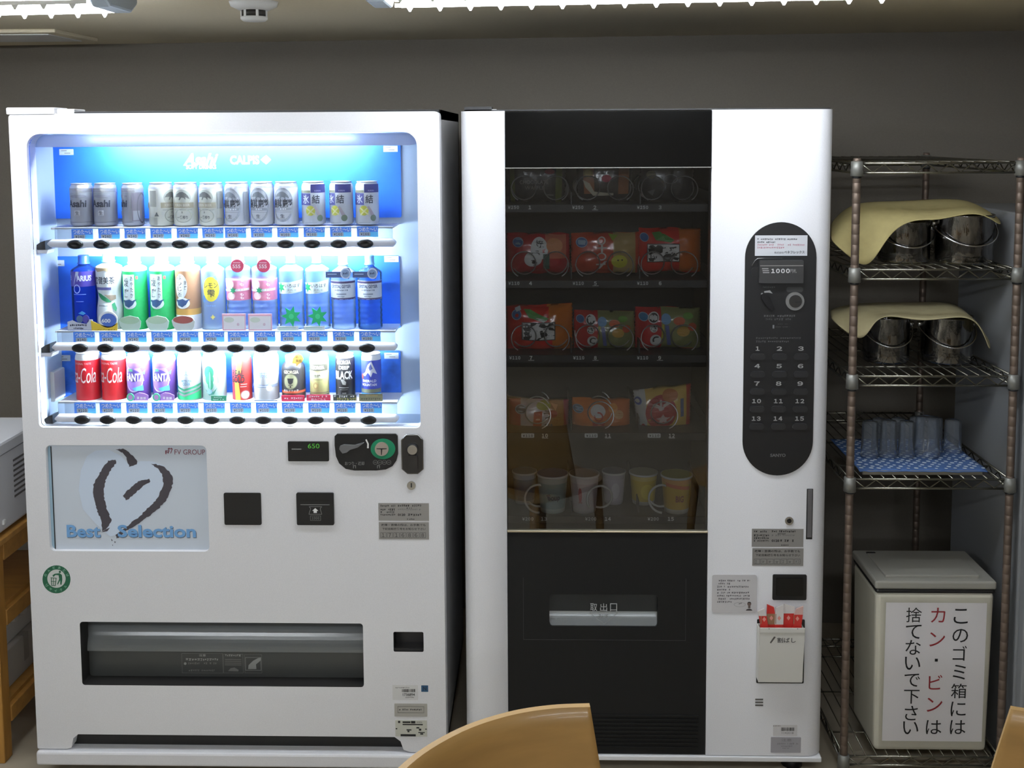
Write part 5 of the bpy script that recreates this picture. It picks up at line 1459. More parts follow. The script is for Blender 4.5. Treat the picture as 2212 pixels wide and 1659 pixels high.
# row 1: upright packs partly hidden by the fascia above
bag([(1096, 322), (1224, 322), (1219, 436), (1100, 436)], BY, 0.02, lambda u, v: 1 if (0.02 < u < 0.1 or 0.84 < u < 0.95) else 0, [('t', 'CHOCOLATE', 0.45, 0.38, 0.5, 0.07, 0.0, 0.0, (150, 146, 140)), ('t', 'WAFFLE', 0.46, 0.27, 0.34, 0.07, 0.0, 0.0, (150, 146, 140)), ('e', 0.72, 0.58, 0.09, 0.05, (160, 40, 60)), ('r', 0.3, 0.68, 0.49, 0.5, (110, 104, 96)), ('r', 0.66, 0.8, 0.13, 0.15, (130, 128, 124))],
    'dark chocolate waffle pack with green side stripes', [foil((34, 32, 33)), foil((92, 100, 44)), foil((24, 24, 24))], 1, 'waffle_pack', 'snack pack')
bag([(1242, 322), (1368, 322), (1362, 436), (1250, 436)], BY, 0.02, lambda u, v: 2 if (0.32 < u < 0.72 and v > 0.28) else (1 if (abs(u - 0.2) < 0.1 or abs(u - 0.85) < 0.1) and v > 0.15 else 0), [('e', 0.53, 0.45, 0.09, 0.07, (176, 34, 70)), ('e', 0.2, 0.55, 0.09, 0.085, (150, 132, 60)), ('e', 0.2, 0.55, 0.06, 0.06, (180, 160, 80)), ('p', [(0.1, 0.42), (0.22, 0.36), (0.3, 0.2), (0.66, 0.17), (0.66, 0.13), (0.28, 0.12), (0.14, 0.28)], (198, 190, 168)), ('r', 0.38, 0.66, 0.6, 0.61, (150, 146, 140)), ('r', 0.38, 0.66, 0.68, 0.69, (150, 146, 140))],
    'brown and cream waffle pack with a red berry on a dark window', [foil((44, 38, 38)), foil((150, 96, 62)), foil((58, 54, 54))], 2, 'waffle_pack', 'snack pack')
bag([(1382, 322), (1500, 322), (1494, 436), (1388, 436)], BY, 0.02, lambda u, v: 0, [('e', 0.18, 0.52, 0.09, 0.075, (128, 122, 96)), ('o', 0.55, 0.44, 0.14, 0.085, 0.012, (140, 142, 142)), ('r', 0.35, 0.7, 0.72, 0.73, (120, 120, 120)), ('p', [(0.1, 0.2), (0.25, 0.25), (0.2, 0.12)], (110, 110, 112))],
    'dark grey pack with a pale oval mark, right end of the top shelf', [foil((44, 45, 48))], 3, 'dark_pack', 'snack pack')
# row 2
bag(Q(1095, 503, 1230, 588, 0, 2), BY, 0.03, lambda u, v: 1 if u > 0.62 and (u < 0.94) and v > 0.4 else 0, cloud(0.18, 0.8, 0.075) + [('e', 0.52, 0.62, 0.14, 0.28, (206, 206, 204)), ('e', 0.42, 0.36, 0.14, 0.2, (206, 206, 204)), ('v', '焼', 0.52, 0.74, 0.13, 0.2, (28, 26, 28)), ('v', 'うす', 0.46, 0.5, 0.14, 0.2, (28, 26, 28)), ('e', 0.43, 0.28, 0.03, 0.045, (28, 26, 28)), ('e', 0.76, 0.72, 0.13, 0.2, (206, 138, 92)), ('r', 0.58, 0.68, 0.1, 0.5, (64, 92, 82))],
    'red rice cracker bag with a white fish shape', [foil((168, 22, 34)), foil((196, 110, 84))], 4)
bag(Q(1234, 500, 1380, 588, 3, 0), BY, 0.03, lambda u, v: 1 if u > 0.6 and u < 0.95 else 0, cloud(0.15, 0.78, 0.075) + [('o', 0.44, 0.8, 0.06, 0.1, 0.02, (206, 198, 190)), ('r', 0.37, 0.52, 0.62, 0.65, (206, 198, 190)), ('r', 0.43, 0.46, 0.52, 0.7, (206, 198, 190)), ('o', 0.44, 0.42, 0.07, 0.1, 0.022, (206, 198, 190)), ('p', [(0.38, 0.1), (0.42, 0.1), (0.52, 0.3), (0.48, 0.3)], (206, 198, 190)), ('r', 0.36, 0.5, 0.2, 0.24, (206, 198, 190)), ('e', 0.7, 0.3, 0.12, 0.16, (196, 190, 60)), ('e', 0.68, 0.33, 0.012, 0.02, (40, 36, 30)), ('e', 0.74, 0.34, 0.012, 0.02, (40, 36, 30)), ('p', [(0.54, 0.96), (0.68, 0.94), (0.6, 0.8)], (150, 170, 60))],
    'orange red cracker bag with a yellow smiling blob', [foil((186, 66, 40)), foil((176, 150, 96)), foil((150, 40, 30))], 5)
bag(Q(1380, 491, 1513, 586, 0, 2), BY, 0.03, lambda u, v: 1 if u > 0.64 else 0, cloud(0.08, 0.8, 0.06) + [('p', [(0.2, 0.92), (0.32, 0.93), (0.56, 0.74), (0.5, 0.68), (0.26, 0.74)], (66, 130, 50)), ('r', 0.12, 0.64, 0.24, 0.66, (24, 24, 24)), ('r', 0.13, 0.63, 0.26, 0.64, (210, 208, 204)), ('t', '揚一番', 0.38, 0.45, 0.46, 0.3, 0.025, 0.0, (28, 26, 26))],
    'red and orange cracker bag with a wide white name plate, on the second shelf', [foil((196, 36, 28)), foil((190, 96, 30))], 6)
# row 3
bag(Q(1095, 662, 1236, 754, -2, -8), BY, 0.032, lambda u, v: 1 if u > 0.62 + 0.1 * (1 - v) else 0, cloud(0.15, 0.8, 0.065) + [('p', [(0.26, 0.92), (0.36, 0.92), (0.64, 0.72), (0.58, 0.66), (0.34, 0.74)], (66, 140, 52)), ('p', [(0.4, 0.72), (0.46, 0.75), (0.62, 0.68), (0.56, 0.64)], (206, 206, 200)), ('r', 0.23, 0.74, 0.24, 0.64, (24, 24, 24)), ('r', 0.245, 0.725, 0.26, 0.62, (208, 206, 202)), ('t', '揚一番', 0.48, 0.44, 0.44, 0.3, 0.025, 0.0, (28, 26, 26)), ('p', [(0.12, 0.94), (0.2, 0.98), (0.22, 0.9), (0.15, 0.86)], (196, 198, 202))],
    'shiny red and orange cracker bag with white name plate, left on the third shelf', [foil((196, 34, 26), 0.2), foil((196, 106, 28), 0.2)], 7)
S_OK = [('e', 0.27, 0.78, 0.085, 0.14, (210, 208, 204)), ('e', 0.27, 0.78, 0.07, 0.115, (36, 30, 28)), ('e', 0.25, 0.78, 0.02, 0.07, (206, 204, 200)), ('e', 0.29, 0.78, 0.02, 0.07, (206, 204, 200)), ('e', 0.27, 0.52, 0.06, 0.1, (200, 198, 194)), ('v', 'さ', 0.27, 0.52, 0.1, 0.15, (36, 32, 30)), ('e', 0.3, 0.24, 0.085, 0.13, (200, 198, 194)), ('t', 'C', 0.3, 0.24, 0.1, 0.18, 0.04, 0.0, (36, 32, 30)), ('e', 0.46, 0.74, 0.075, 0.13, (108, 150, 190)), ('p', [(0.44, 0.6), (0.5, 0.6), (0.54, 0.1), (0.48, 0.1)], (92, 100, 150)), ('e', 0.66, 0.7, 0.09, 0.1, (200, 96, 50)), ('e', 0.8, 0.82, 0.08, 0.08, (112, 160, 70)), ('e', 0.72, 0.45, 0.1, 0.12, (190, 150, 66)), ('e', 0.86, 0.56, 0.07, 0.1, (196, 90, 60)), ('p', [(0.4, 0.62), (0.43, 0.62), (0.42, 0.3), (0.38, 0.25)], (180, 170, 60))]
bag(Q(1240, 669, 1370, 752, 0, 3), BY, 0.028, lambda u, v: 1 if u > 0.4 else 0, cloud(0.1, 0.8, 0.06) + S_OK, 'multicoloured rice snack bag with a round black mark, middle of the third shelf', [foil((176, 40, 40)), foil((128, 130, 84))], 8)
bag(Q(1372, 662, 1512, 751, 0, 2), BY, 0.03, lambda u, v: 1 if u > 0.4 else 0, cloud(0.12, 0.8, 0.065, (56, 110, 150)) + S_OK, 'multicoloured rice snack bag with a round black mark, right on the third shelf', [foil((184, 40, 44)), foil((132, 134, 86))], 9)
# row 4
bag(Q(1100, 860, 1228, 928, 0, 2), BY, 0.03, lambda u, v: 1 if 0.2 < u < 0.68 else (2 if u > 0.68 and u < 0.92 else 0), cloud(0.2, 0.72, 0.085, (70, 80, 100)) + [('e', 0.58, 0.85, 0.12, 0.14, (140, 150, 60)), ('p', [(0.42, 0.65), (0.56, 0.68), (0.54, 0.1), (0.4, 0.12)], (156, 54, 42)), ('r', 0.45, 0.52, 0.4, 0.45, (196, 150, 130)), ('v', 'う', 0.64, 0.58, 0.13, 0.28, (60, 50, 50)), ('b', 0.6, 0.74, 0.15, 0.28, (90, 84, 84)), ('e', 0.74, 0.6, 0.07, 0.12, (150, 46, 40)), ('e', 0.82, 0.3, 0.1, 0.2, (150, 104, 60)), ('p', [(0.7, 0.92), (0.82, 0.86), (0.78, 0.7)], (206, 150, 110))],
    'pink and white mixed snack bag, left on the fourth shelf', [foil((150, 40, 62)), foil((166, 156, 158)), foil((150, 104, 70))], 10)
bag(Q(1236, 858, 1360, 928, 0, 3), BY, 0.03, lambda u, v: 1 if u > 0.5 else 0, cloud(0.1, 0.72, 0.08, (96, 106, 120)) + [('e', 0.44, 0.66, 0.13, 0.2, (196, 190, 188)), ('o', 0.45, 0.5, 0.08, 0.15, 0.025, (176, 54, 40)), ('p', [(0.36, 0.12), (0.54, 0.12), (0.56, 0.32), (0.34, 0.34)], (170, 50, 40)), ('r', 0.4, 0.5, 0.2, 0.24, (206, 120, 80)), ('e', 0.7, 0.75, 0.08, 0.14, (214, 140, 60)), ('e', 0.8, 0.55, 0.08, 0.14, (206, 160, 110)), ('e', 0.74, 0.3, 0.09, 0.14, (190, 110, 60)), ('r', 0.04, 0.34, 0.04, 0.16, (70, 50, 60))],
    'orange soft cracker bag with red characters, middle of the fourth shelf', [foil((206, 112, 36)), foil((196, 104, 50))], 11)
bag([(1368, 842), (1492, 828), (1490, 920), (1376, 932)], BY, 0.03, lambda u, v: 2 if u > 0.93 else (1 if u > 0.2 else 0), cloud(0.06, 0.76, 0.06, (70, 84, 150)) + [('e', 0.45, 0.45, 0.28, 0.4, (166, 44, 48)), ('p', [(0.3, 0.66), (0.36, 0.68), (0.44, 0.6), (0.56, 0.68), (0.62, 0.64), (0.5, 0.56), (0.5, 0.5), (0.42, 0.5), (0.4, 0.56), (0.32, 0.6)], (206, 190, 184)), ('r', 0.43, 0.47, 0.5, 0.74, (206, 190, 184)), ('p', star(0.48, 0.28, 0.14, 5, 0.45), (196, 170, 164)), ('r', 0.8, 0.86, 0.3, 0.72, (86, 98, 130)), ('e', 0.62, 0.82, 0.14, 0.14, (176, 100, 40)), ('o', 0.12, 0.12, 0.04, 0.1, 0.015, (170, 60, 60))],
    'yellow and white rice cracker bag with a red seal, right on the fourth shelf', [foil((190, 190, 186), 0.2), foil((206, 170, 88), 0.2), foil((176, 48, 36))], 12)

# ---- cup snacks on the lowest shelf
def cup(px0, px1, ytop, ybot, Y, cols, specs, label, lidc):
    a, b = at(px0, ytop, Y), at(px1, ytop, Y)
    R = (b.x - a.x) / 2
    cx = (a.x + b.x) / 2
    zs = at(1312, rows[4]['ly'], GY).z + 0.0075
    z1 = a.z
    H = z1 - zs
    rad = lambda t: R * (0.76 + 0.2 * t)
    mb_ = MB()
    mb_.lathe([(0, 0, 0), (rad(0), 0, 0), (rad(0.12), 0.12 * H, 1), (rad(0.8), 0.8 * H, 2), (rad(0.94), 0.94 * H, 2)], cx, Y, zs, [C(c) for c in cols], 32)
    o = mb_.build('snack_cup', None, label, 'cup', 'cups on the lowest shelf', loc=(cx, Y, zs))
    m2 = MB(); m2.lathe([(rad(0.94), 0.94 * H), (R, 0.945 * H), (R, 0.995 * H), (R * 0.96, H)], cx, Y, zs, [C((190, 190, 188))], 32)
    m2.lathe([(R * 0.96, H), (0, H)], cx, Y, zs, [foil(lidc)], 32)
    m2.build('lid', o)
    if specs:
        m3 = MB(); prints(m3, specs, lambda e: (lambda x, z: (cx + (rad(z) + e) * math.sin(x), Y - (rad(z) + e) * math.cos(x), zs + z * H))); m3.build('cup_print', o)
CFY, CBY_ = GY + 0.05, GY + 0.115
cup(1106, 1160, 1016, 1090, CBY_, [(150, 160, 170), (70, 96, 120), (150, 160, 170)], [], 'blue grey snack cup at the back, leftmost on the lowest shelf', (120, 130, 140))
cup(1159, 1228, 1021, 1100, CFY, [(140, 160, 160), (112, 138, 142), (150, 164, 164)], [('t', 'Soup', 0.1, 0.42, 0.9, 0.2, 0.04, 0.0, (44, 62, 92)), ('p', [(-0.5, 0.5), (-0.2, 0.55), (-0.3, 0.38)], (60, 74, 104))], 'pale teal snack cup with blue lid and dark blue lettering', (60, 70, 130))
cup(1229, 1295, 1021, 1100, CFY, [(180, 172, 172), (176, 166, 168), (186, 180, 180)], [('e', -0.35, 0.5, 0.14, 0.2, (170, 90, 96)), ('r', -0.5, -0.2, 0.28, 0.32, (170, 120, 120))], 'whitish pink snack cup with a small red mark, beside the white ribbon coil', (96, 84, 90))
cup(1300, 1352, 1016, 1088, CBY_, [(170, 164, 174), (176, 170, 180), (170, 166, 172)], [('e', 0.1, 0.45, 0.4, 0.25, (190, 186, 194))], 'plain whitish snack cup at the back, right of the white ribbon coil', (150, 148, 152))
cup(1359, 1421, 1018, 1090, CBY_, [(186, 182, 170), (190, 166, 40), (196, 176, 90)], [('e', 0.2, 0.45, 0.5, 0.25, (206, 186, 50))], 'yellow snack cup at the back, second from right on the lowest shelf', (180, 176, 150))
cup(1427, 1496, 1023, 1101, CFY, [(186, 182, 170), (186, 150, 34), (196, 140, 66)], [('t', 'BIG', 0.12, 0.42, 0.6, 0.18, 0.06, 0.0, (130, 60, 50)), ('p', [(-0.9, 0.85), (0.9, 0.75), (0.9, 0.65), (-0.9, 0.75)], (190, 100, 50))], 'bright yellow snack cup with yellow lid, rightmost on the lowest shelf', (160, 156, 40))

# ---- keypad panel
q = rc(1607, 480, 1760, 1027, -0.004)
r_ = (q[1] - q[0]) / 2
KP = M('keypad_black', (24, 24, 26), 0.4)
mb = MB(); mb.plate([rrect(q[0], q[1], q[2], q[3], r_ * 0.999, 14)], -0.004, 0.004, KP); kp = mb.build('keypad_panel', SM, bevel=0.0015)
KY = -0.004
mb = MB(); block_px(mb, 1631, 508.5, 1744, 552.5, KY - 0.001, KY, C((196, 198, 204)))
yk = KY - 0.001
LK, RDI = C((70, 72, 80)), C((176, 120, 136))
scrib(mb, 1636, 514.5, 1724, 518.8, LK, yk); scrib(mb, 1636, 521, 1675, 525, LK, yk)
scrib(mb, 1636, 527, 1738, 531, RDI, yk); scrib(mb, 1636, 533, 1702, 537, RDI, yk)
text_px(mb, '株式会社', 1672.5, 543.5, 1693, 548, LK, yk, 0.0, e=0.0006)
text_px(mb, 'ベネフレックス', 1694, 541.5, 1738, 548, INK, yk, 0.05, e=0.0006)
mb.build('instruction_label', kp)
# bill acceptor
mb = MB(); block_px(mb, 1641, 563, 1736, 612, KY - 0.014, KY, M('bill_grey', (52, 52, 53), 0.35), 0.002); bl_ = mb.build('bill_acceptor', kp, bevel=0.003)
mb = MB(); yb = KY - 0.014
text_px(mb, fw('1000'), 1666, 580.5, 1706, 590, C((206, 206, 206)), yb, 0.035, spacing=0.62); text_px(mb, '円札', 1707, 581, 1721, 589.5, C((150, 150, 150)), yb, 0.0)
for k in range(3):
    rect_px(mb, 1646 + k, 579.5 + 4.2 * k, 1660 + k, 581.5 + 4.2 * k, C((150, 150, 150)), yb)
rect_px(mb, 1642, 573, 1735, 575, C((120, 118, 116)), yb)
mb.build('acceptor_print', bl_)
mb = MB()
c = at(1634, 585, KY)
arc = [at(1624, 574, KY - 0.004), at(1631, 563, KY - 0.004), at(1637, 558.5, KY - 0.004), at(1645, 557.8, KY - 0.004), at(1690, 557.8, KY - 0.004)]
mb.tube([(p.x, p.y, p.z) for p in arc], 0.0012, M('edge_gloss', (120, 120, 122), 0.15, 0.6), 6)
mb.build('acceptor_rim', kp)
mb = MB(); disc(mb, 1634, 588, 12, KY - 0.003, KY, KP); mb.build('blank_knob', kp, bevel=0.002)
mb = MB(); disc(mb, 1717.5, 651, 20, KY - 0.004, KY, M('coin_ring', (150, 150, 150), 0.35, 0.7), 36); cr_ = mb.build('coin_slot', kp, bevel=0.0012)
mb = MB(); disc(mb, 1718.5, 651, 14, KY - 0.0055, KY - 0.004, M('coin_disc', (120, 120, 122), 0.2, 0.9), 32); rect_px(mb, 1718, 651.5, 1729, 653.2, INK, KY - 0.0055); mb.build('coin_disc', cr_)
mb = MB(); rect_px(mb, 1698.5, 620, 1735, 631, C((58, 58, 60)), KY, r=0.006); mb.build('coin_hint', kp)
mb = MB()
kn = [at(p[0], p[1], KY - 0.01) for p in ((1646, 636), (1654, 634), (1664, 644), (1674, 668), (1668, 672), (1656, 662), (1645, 645))]
mb.plate([[(p.x, p.z) for p in kn][::-1]], KY - 0.01, KY, M('knob_black', (30, 30, 32), 0.25)); ko = mb.build('return_knob', kp, bevel=0.003)
mb = MB()
for pp in ([(1650.5, 629), (1663, 627), (1669, 634), (1660, 632), (1651, 632.5)],):
    print_px(mb, pp, C((150, 150, 150)), KY)
print_px(mb, PR(1646, 635, 2.2, 10), C((130, 130, 130)), KY)
scrib(mb, 1645, 618.5, 1674, 622.5, C((74, 74, 76)), KY)
for (a, b, c_, d, cc) in ((1650, 680, 1720, 685, 84), (1654, 687, 1714, 692, 70), (1680, 699, 1702, 701, 60), (1675, 705, 1706, 707.5, 70), (1633, 728, 1731, 732.5, 72), (1633, 735.5, 1709, 740, 80)):
    scrib(mb, a, b, c_, d, C((cc, cc, cc + 2)), KY)
rect_px(mb, 1669, 702, 1672.5, 709.5, C((110, 112, 116)), KY)
text_px(mb, 'SANYO', 1664, 980, 1697, 987, C((104, 104, 106)), KY, 0.03)
mb.build('panel_print', kp, kind='stuff')
KB = M('key_button', (38, 38, 40), 0.35)
first = None
for i in range(15):
    row, colm = i // 3, i % 3
    t = row / 4
    bx = (1637, 1684, 1730.5)[colm] + (-3) * t
    by = 770.5 + 37.6 * row
    ny = 753 + 37.8 * row
    v = at(bx, by, KY)
    w2, h2 = (at(bx + 16, by, KY).x - v.x), (v.z - at(bx, by + 6.8, KY).z)
    if first is None:
        m_ = MB(); m_.plate([rrect(-w2, w2, -h2, h2, h2 * 0.98, 5)], -0.004, 0.0, KB)
        o = m_.build('number_key', kp, bevel=0.0012); o.location = v
        first = o
    else:
        o = link('number_key', first.data, kp, v)
        b = o.modifiers.new('bevel', 'BEVEL'); b.width = 0.0012; b.segments = 2; b.limit_method = 'ANGLE'
    m_ = MB(); s_ = str(i + 1)
    w = (6.0 if len(s_) == 1 and s_ != '1' else 4.2 if s_ == '1' else 9.5)
    text_px(m_, fw(s_), bx - w - 0.5, ny - 4.6, bx + w - 0.5, ny + 4.6, C((150, 150, 150)), KY, 0.03, spacing=0.6); m_.build('key_numeral', kp)
# ---- details on the control column
mb = MB(); disc(mb, 1705, 1125.5, 9.2, -0.004, 0.0, CHROME); ko = mb.build('key_cylinder', SM, bevel=0.0015)
mb = MB(); disc(mb, 1705, 1125.5, 5, -0.0052, -0.004, M('key_dark', (70, 70, 72), 0.2, 0.9)); mb.build('key_core', ko)
mb = MB(); block_px(mb, 1742, 1056, 1755.5, 1165, -0.001, 0.0, DARK, 0.001); h_ = mb.build('door_handle_recess', SM)
mb = MB(); block_px(mb, 1744.5, 1058, 1754, 1161, -0.004, -0.001, M('handle_grey', (92, 90, 92), 0.4), 0.001); mb.build('door_handle', h_, bevel=0.001)
info_plates(SM, 1624, 1142.5, 0.0, 111.5, False)
mb = MB(); block_px(mb, 1538, 1241.5, 1634.5, 1323.5, -0.002, 0.0, C((196, 194, 196)), 0.006); nt_ = mb.build('message_card', SM, bevel=0.001)
mb = MB(); ys = -0.002
for k, (a, b) in enumerate(((1549, 1620), (1549, 1579), (1549, 1623), (1549, 1578), (1549, 1620), (1549, 1619), (1549, 1619), (1549, 1581))):
    scrib(mb, a, 1252.3 + 6.55 * k, b, 1256.3 + 6.55 * k, C((84, 82, 86)), ys)
o_, i_ = ell(1598, 1306, 12.5, 5, 20), ell(1598, 1306, 12, 4.6, 20)
for k in range(20):
    print_px(mb, [o_[k], o_[(k + 1) % 20], i_[(k + 1) % 20], i_[k]], C((120, 120, 122)), ys)
print_px(mb, [(1596, 1304), (1603, 1302), (1603, 1303), (1596, 1305.5)], C((90, 90, 92)), ys)
print_px(mb, PR(1618.5, 1304.5, 4.4, 14), C((112, 96, 90)), ys, e=0.0006)
print_px(mb, [(1614.5, 1302.5), (1615.5, 1300.6), (1618.5, 1300), (1621.5, 1300.6), (1622.5, 1302.8), (1618.5, 1302)], C((30, 26, 26)), ys, e=0.0008)
print_px(mb, [(1616, 1308), (1621, 1308), (1621, 1314), (1616, 1314)], C((96, 86, 82)), ys, e=0.0005)
print_px(mb, [(1611, 1319), (1613, 1316), (1618.5, 1315), (1623, 1316), (1625.5, 1319)], C((60, 54, 56)), ys, e=0.0007)
mb.build('card_print', nt_)
mb = MB(); block_px(mb, 1669, 1241.5, 1742.5, 1296.5, -0.003, 0.0, BLACK, 0.004)
cu = mb.build('coin_return', SM, bevel=0.002)
mb = MB(); block_px(mb, 1677, 1249, 1735, 1287, -0.006, -0.003, M('return_pocket', (14, 14, 15), 0.2), 0.003); mb.build('coin_return_flap', cu, bevel=0.002)
# chopstick holder box
mb = MB(); block_px(mb, 1634.5, 1338, 1737.5, 1476, -0.0012, 0.0, DARK, 0.003); mb.build('holder_recess', SM)
q = rc(1638.5, 1357, 1736, 1474, -0.03)
mb = MB()
W_ = M('holder_cream', (206, 204, 198), 0.45)
mb.plate([[(q[0], q[2]), (q[1] - 0.003, q[2]), (q[1] + 0.003, q[3]), (q[0] + 0.003, q[3])]], -0.03, -0.027, W_)
mb.box(q[0], q[0] + 0.003, -0.027, -0.0015, q[2], q[3], W_); mb.box(q[1] - 0.003, q[1], -0.027, -0.0015, q[2], q[3], W_); mb.box(q[0], q[1], -0.027, -0.0015, q[2], q[2] + 0.003, W_)
mb.box(q[0], q[1], -0.005, -0.0015, q[2], q[3], W_)
ho = mb.build('chopstick_holder', SM, bevel=0.002)
mb = MB(); mb.box(q[0] + 0.002, q[1] + 0.002, -0.0325, -0.03, q[3] - 0.012, q[3] + 0.001, W_)
mb.build('holder_rim', ho, bevel=0.001)
mb = MB(); yh = -0.03
print_px(mb, [(1663, 1388), (1672, 1375), (1676, 1376), (1665.5, 1390)], C((74, 70, 68)), yh)
text_px(mb, '割ばし', 1679, 1377.5, 1719, 1388.5, C((60, 58, 60)), yh, 0.02)
print_px(mb, PR(1661.5, 1358.5, 1.2, 8), GINK, yh, e=0.003); print_px(mb, PR(1723, 1358.5, 1.2, 8), GINK, yh, e=0.003)
mb.build('holder_print', ho)
# chopstick packets standing in the holder
RP, WP = foil((196, 40, 36), 0.4), foil((214, 208, 206), 0.35)
pk = [(1637, 1659, -14, 'leftmost chopstick packet in the holder, red with torn white tip'), (1657, 1675, -4, 'second chopstick packet in the holder, brownish and red'), (1674, 1692, 2, 'middle chopstick packet in the holder, white edged'), (1690, 1716, 3, 'fourth chopstick packet in the holder, red with a pale diamond'), (1713, 1738, 10, 'rightmost chopstick packet in the holder, red under clear film')]
for i, (a, b, lean, lb) in enumerate(pk):
    y_ = -0.022 + 0.0035 * (i % 2) * 1.5
    p0, p1 = at(a, 1346, y_), at(b, 1346, y_)
    p0.x, p1.x = max(p0.x, q[0] + 0.005), min(p1.x, q[1] - 0.005)
    zt_ = at((a + b) / 2, (1318, 1309, 1310, 1308, 1313)[i], y_).z
    zb_ = q[2] + 0.004
    dx = (a - 1690) * 0 + lean * 0.0006
    m_ = MB()
    lv_ = [(0.0, 0), (0.72, 1), (0.86, 1), (1.0, 1)]
    zz = [zb_, p0.z - 0.004, p0.z + (zt_ - p0.z) * 0.55, zt_]
    mtl = [RP, (RP, foil((150, 110, 80), 0.5), WP, RP, RP)[i], (WP, RP, WP, WP, foil((206, 170, 164), 0.35))[i]]
    sl = [0.0, 0.0, 0.5, 1.0]
    for k in range(3):
        x00, x01 = p0.x + dx * sl[k], p1.x + dx * sl[k]
        x10, x11 = p0.x + dx * sl[k + 1] + 0.002 * (k == 2), p1.x + dx * sl[k + 1] - 0.002 * (k == 2)
        za, zb2 = zz[k], zz[k + 1] 
        tl_ = 0.004 * (1 if i % 2 else -1) if k == 2 else 0
        v_ = [(x00, y_, za), (x01, y_, za), (x01, y_ + 0.004, za), (x00, y_ + 0.004, za), (x10, y_, zb2 + tl_), (x11, y_, zb2 - tl_), (x11, y_ + 0.004, zb2 - tl_), (x10, y_ + 0.004, zb2 + tl_)]
        m_.add(v_, [(0, 1, 5, 4), (1, 2, 6, 5), (2, 3, 7, 6), (3, 0, 4, 7)] + ([(4, 5, 6, 7)] if k == 2 else []) + ([(0, 3, 2, 1)] if k == 0 else []), mtl[k])
    o = m_.build('chopstick_packet', None, lb, 'packet', 'chopstick packets in the holder', loc=(p0.x, y_, zb_))
    cx_ = (p0.x + p1.x) / 2
    m_ = MB(); zc_ = p0.z + (zt_ - p0.z) * 0.3
    m_.poly([(cx_ - 0.005, zc_), (cx_, zc_ - 0.007), (cx_ + 0.005, zc_), (cx_, zc_ + 0.007)], C((222, 150, 140)), flat(y_ - 0.0005))
    m_.poly(rect(p0.x + 0.001, p0.x + 0.003, p0.z - 0.002, zz[2]), C((150, 120, 96)), flat(y_ - 0.0006))
    m_.build('packet_print', o)
for k in range(3):
    mb = MB(); block_px(mb, 1631.5, 1509.5 + 6.2 * k, 1648.5, 1512.8 + 6.2 * k, -0.0008, 0.0, C((96, 94, 92))); mb.build('vent_slot', SM)
mb = MB(); rect_px(mb, 1670, 1566, 1722, 1590, C((206, 204, 206)), 0.0, 0.0003); barcode(mb, 1688, 1571.5, 1716, 1579, 0.0, 5); text_px(mb, '1142018', 1689, 1581, 1714, 1585.5, GINK, 0.0, 0.0); scrib(mb, 1670, 1567, 1686, 1569.5, GINK, 0.0)
mb.build('barcode_sticker', SM)
plate_px('caution_plate', 1665, 1592.5, 1730, 1626, SM, C((160, 158, 164)), [('注意', 1688, 1595.5, 1710, 1601.5, GINK), (None, 1679, 1605, 1724, 1608.5, GINK), (None, 1688, 1610.5, 1712, 1613.5, GINK), (None, 1690, 1615.5, 1706, 1618, GINK)], 0.0, (), 0.002)

# ================================================================== wire shelving rack
RXL, RXR, RYF, RYB = 0.831, 1.255, 0.03, 0.71
POSTM = M('post_metal', (112, 98, 88), 0.5, 0.6, noise_amt=0.1, noise_scale=6, stretch=(1, 1, 0.5))
WIRE = M('wire_chrome', (138, 136, 126), 0.24, 0.95)
COLR = M('collar_grey', (128, 128, 124), 0.45, 0.5)
RK = empty('wire_shelving_rack', ((RXL + RXR) / 2, (RYF + RYB) / 2, 0), 'tall metal wire shelving rack between the snack machine and the grey cabinet', 'rack')
SHZ = [1.690, 1.410, 1.125, 0.845, 0.066]
for (px_, py_) in ((RXL, RYF), (RXR, RYF), (RXL, RYB), (RXR, RYB)):
    mb = MB()
    pr_ = [(0, 0.0), (0.0105, 0.0), (0.0105, 0.02)]
    z = 0.02
    while z < 1.69:
        pr_ += [(0.0105, z + 0.0235), (0.0101, z + 0.0242), (0.0101, z + 0.0255), (0.0105, z + 0.0262)]
        z += 0.027
    pr_ += [(0.0105, 1.698), (0.009, 1.703), (0.0, 1.703)]
    mb.lathe(pr_, px_, py_, 0.0, [POSTM], 14)
    po = mb.build('post', RK)
    for zs in SHZ:
        mb = MB(); mb.lathe([(0.0106, -0.035), (0.0165, -0.034), (0.0150, 0.004), (0.0106, 0.005)], px_, py_, zs, [COLR], 18)
        mb.lathe([(0.0106, -0.04), (0.0125, -0.039), (0.0125, -0.035), (0.0106, -0.034)], px_, py_, zs, [BLACK], 14)
        mb.build('collar', po)
